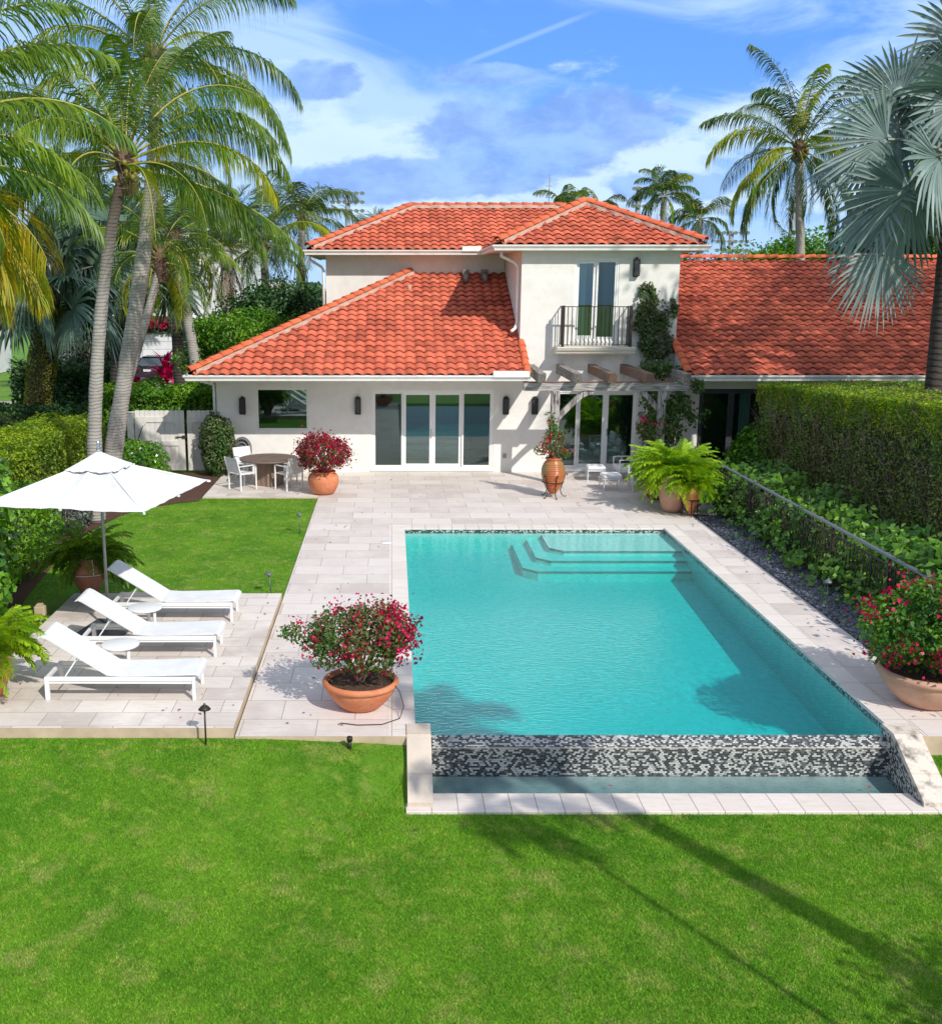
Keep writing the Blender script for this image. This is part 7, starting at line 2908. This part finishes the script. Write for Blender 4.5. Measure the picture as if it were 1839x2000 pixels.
m.box(-36, -24.5, 60, 68, 0, 4.4)
m.build('wall', M['garage_white'], nh2, True)
m = MB()
m.box(-36.4, -24.1, 59.6, 68.4, 4.4, 4.75)
m.build('roof', M['garage_white'], nh2, True)

# car in the driveway
car = thing('parked_car', 'black coupe parked in front of the neighbouring garage door', 'car', (-13.75, 61.5, -.016))
W_ = .93
secs = [(-2.25, .42, .80, .78), (-2.2, .30, .92, .88), (-1.7, .25, .97, .92), (0, .22, .95, W_), (1.5, .24, .90, .90), (2.1, .3, .72, .82), (2.25, .4, .6, .7)]
m = MB()
vs, fs = [], []
for (y, zb, zt2, w) in secs:
    vs += [(-w, y, zb), (-w * 1.0, y, (zb + zt2) / 2), (-w * .93, y, zt2), (w * .93, y, zt2), (w, y, (zb + zt2) / 2), (w, y, zb)]
for i in range(len(secs) - 1):
    for k in range(6):
        q = (k + 1) % 6
        fs.append((6 * i + k, 6 * i + q, 6 * i + 6 + q, 6 * i + 6 + k))
fs += [tuple(range(6)), tuple(reversed(range(6 * len(secs) - 6, 6 * len(secs))))]
m.add(vs, fs, smooth=False)
m.build('body', M['car_paint'], car)
m = MB()
cab = [(-1.75, .93, .80), (-1.0, 1.28, .62), (-.1, 1.36, .60), (.5, 1.30, .62), (1.2, .93, .78)]
vs, fs = [], []
for (y, z, w) in cab:
    vs += [(-w, y, z), (w, y, z), (w * 1.15, y, .90), (-w * 1.15, y, .90)]
for i in range(len(cab) - 1):
    for k in range(4):
        q = (k + 1) % 4
        fs.append((4 * i + k, 4 * i + q, 4 * i + 4 + q, 4 * i + 4 + k))
fs += [(0, 1, 2, 3), (19, 18, 17, 16)]
m.add(vs, fs)
m.build('cabin_glass', M['car_glass'], car)
m = MB()
m.box(-.60, .60, -.95, .45, 1.30, 1.375, bev=.03)
for s in (-1, 1):
    m.bar((s * .80, -1.75, .93), (s * .62, -.98, 1.30), .07, .05)
    m.bar((s * .78, 1.2, .93), (s * .62, .5, 1.32), .05, .05)
m.build('roof', M['car_paint'], car)
for s in (-1, 1):
    for y in (-1.35, 1.35):
        m = MB()
        m.tube([(s * .72, y, .32), (s * .94, y, .32)], .32, 20)
        wh = m.build('wheel', M['rubber'], car)
        m = MB()
        m.tube([(s * .90, y, .32), (s * .95, y, .32)], .20, 14)
        m.build('rim', M['steel'], wh)
    m = MB()
    m.box(min(s * .42, s * .80), max(s * .42, s * .80), -2.27, -2.19, .66, .80, bev=.02)
    m.build('tail_light', M['tail'], car)
    m = MB()
    m.box(min(s * .92, s * 1.08), max(s * .92, s * 1.08), .65, .8, .88, 1.0, bev=.02)
    m.build('wing_mirror', M['car_paint'], car)
m = MB()
m.box(-.24, .24, -2.275, -2.25, .62, .75)
m.build('number_plate', M['plate'], car)
m = MB()
m.box(-.80, .80, -2.31, -2.2, .40, .52, bev=.02)
m.build('bumper', M['car_paint'], car)

# magenta ti plants
for lb, x, y, z, s in (('magenta ti plant with upright blades in front of the parked car', -10.2, 47.5, 0, 1.7),
                       ('lower magenta ti plant at the foot of the taller one', -11.5, 46.5, 0, 1.1)):
    t = thing('ti_plant', lb, 'plant', (x, y, z), 0, 'magenta ti plants by the driveway')
    fa = FA()
    n = 60
    a = rng.random(n) * 2 * PI
    el = rng.random(n) * 1.2 + .2
    B = np.zeros((n, 3))
    B[:, 2] = s * .55 + .35 * s * rng.random(n)
    Dd = np.stack([np.cos(a) * np.cos(el), np.sin(a) * np.cos(el), np.sin(el)], 1)
    S = unit(np.cross(Dd, [0, 0, 1.0]))
    V, F = strips(B, Dd, S, np.full(n, .75 * s), np.full(n, .14 * s), np.full(n, .7), 3, (.4, 1, .8, .05))
    fa.add(V, F, 0)
    fa.build('foliage', M['ti'], t)
    m = MB()
    m.tube([(0, 0, 0), (0, 0, s * .8)], .03, 6)
    m.build('stem', M['twig'], t)

# bedding flowers by the street
fb = thing('flower_bed', 'pale pink and violet bedding flowers beside the street at the far left', 'flowers', (-22.5, 51, 0))
fa = FA()
P, Nn = ball_points(2500, (0, 0, .3), (2.5, .8, .55), .5, .2, 1.1, -.2)
fa.leaves(P, Nn, .12, 0)
fa.leaves(P[:1300] + [0, -.05, .06], Nn[:1300], .13, 1)
fa.build('foliage', [M['hedge_green'], M['pink']], fb)
m = MB()
m.box(-60, -14, 42.2, 42.5, -.03, .05)
struct(m.build('kerb', M['stone']))

# lantern post
ln = thing('lantern_post', 'black lantern on a post at the far left of the garden', 'street lamp', (-16.9, 38.2, 0))
m = MB()
m.tube([(0, 0, 0), (0, 0, .9)], .04, 8)
m.build('post', M['iron'], ln)
m = MB()
m.lathe([(.0, .9), (.10, .92), (.10, .95), (.0, .95)], 6)
m.lathe([(.24, 1.5), (.25, 1.52), (.12, 1.70), (.10, 1.74), (.05, 1.80), (.03, 1.92), (0, 1.95)], 6)
for k in range(6):
    a = PI * k / 3
    m.bar((math.cos(a) * .10, math.sin(a) * .10, .95), (math.cos(a) * .24, math.sin(a) * .24, 1.5), .018, .018)
m.build('lantern_frame', M['iron'], ln)
m = MB()
m.lathe([(.09, .96), (.22, 1.49)], 6)
M['lantern_glass'] = simple('lantern_glass', (0.35, 0.37, 0.38), 0.1)
m.build('lantern_glass', M['lantern_glass'], ln, fix=False)


# ================================================================== STADIUM LIGHTS
def mast(label, x, y, h, rows, cols, w, cap=True):
    t = thing('stadium_light', label, 'floodlight mast', (x, y, 0), 0, 'floodlight masts beyond the houses')
    m = MB()
    m.tube([(0, 0, 0), (0, 0, h)], [.5, .32], 10)
    m.build('mast', M['pole_grey'], t)
    for r_ in range(rows):
        z = h - .3 - r_ * 1.15
        m = MB()
        m.box(-w, w, -.3, -.22, z, z + .1)
        b = m.build('crossarm', M['pole_grey'], t)
        for c_ in range(cols):
            xx = -w + .3 + (2 * w - .6) * c_ / (cols - 1)
            m = MB()
            m.lathe([(.0, .0), (.16, .05), (.30, .34), (.32, .40), (.28, .40), (0, .36)], 12)
            m.v = [(xx + a_, -.35 - c2 * .8 - b_ * .3, z + .1 + b_ * .8 - c2 * .35) for a_, b_, c2 in m.v]
            M.setdefault('flood_head', simple('floodlight_head', (0.30, 0.31, 0.33), 0.3, metal=.3))
            m.build('floodlight', M['flood_head'], b)
    return t


mast('floodlight mast left of the upper roof', -6.0, 148, 18.0, 3, 6, 2.3)
mast('floodlight mast just right of the tower roof', 46.5, 148, 12.8, 3, 6, 2.3)
mast('thin tall floodlight mast seen through the coconut palm fronds', 51.0, 138, 16.4, 2, 3, 1.0)
mast('floodlight mast peeping over the tower roof behind the royal palm', 33.5, 148, 18.6, 3, 3, 1.0)
an = thing('antenna_pole', 'thin antenna pole rising behind the upper roof ridge', 'antenna', (14.3, 99, 0))
m = MB()
m.tube([(0, 0, 0), (0, 0, 15.2)], [.09, .04], 6)
m.build('pole', M['pole_grey'], an)
m = MB()
for k in range(3):
    m.box(-.3, .3, -.03, .03, 13.2 + k * .5, 13.25 + k * .5)
m.build('crossbar', M['pole_grey'], an)
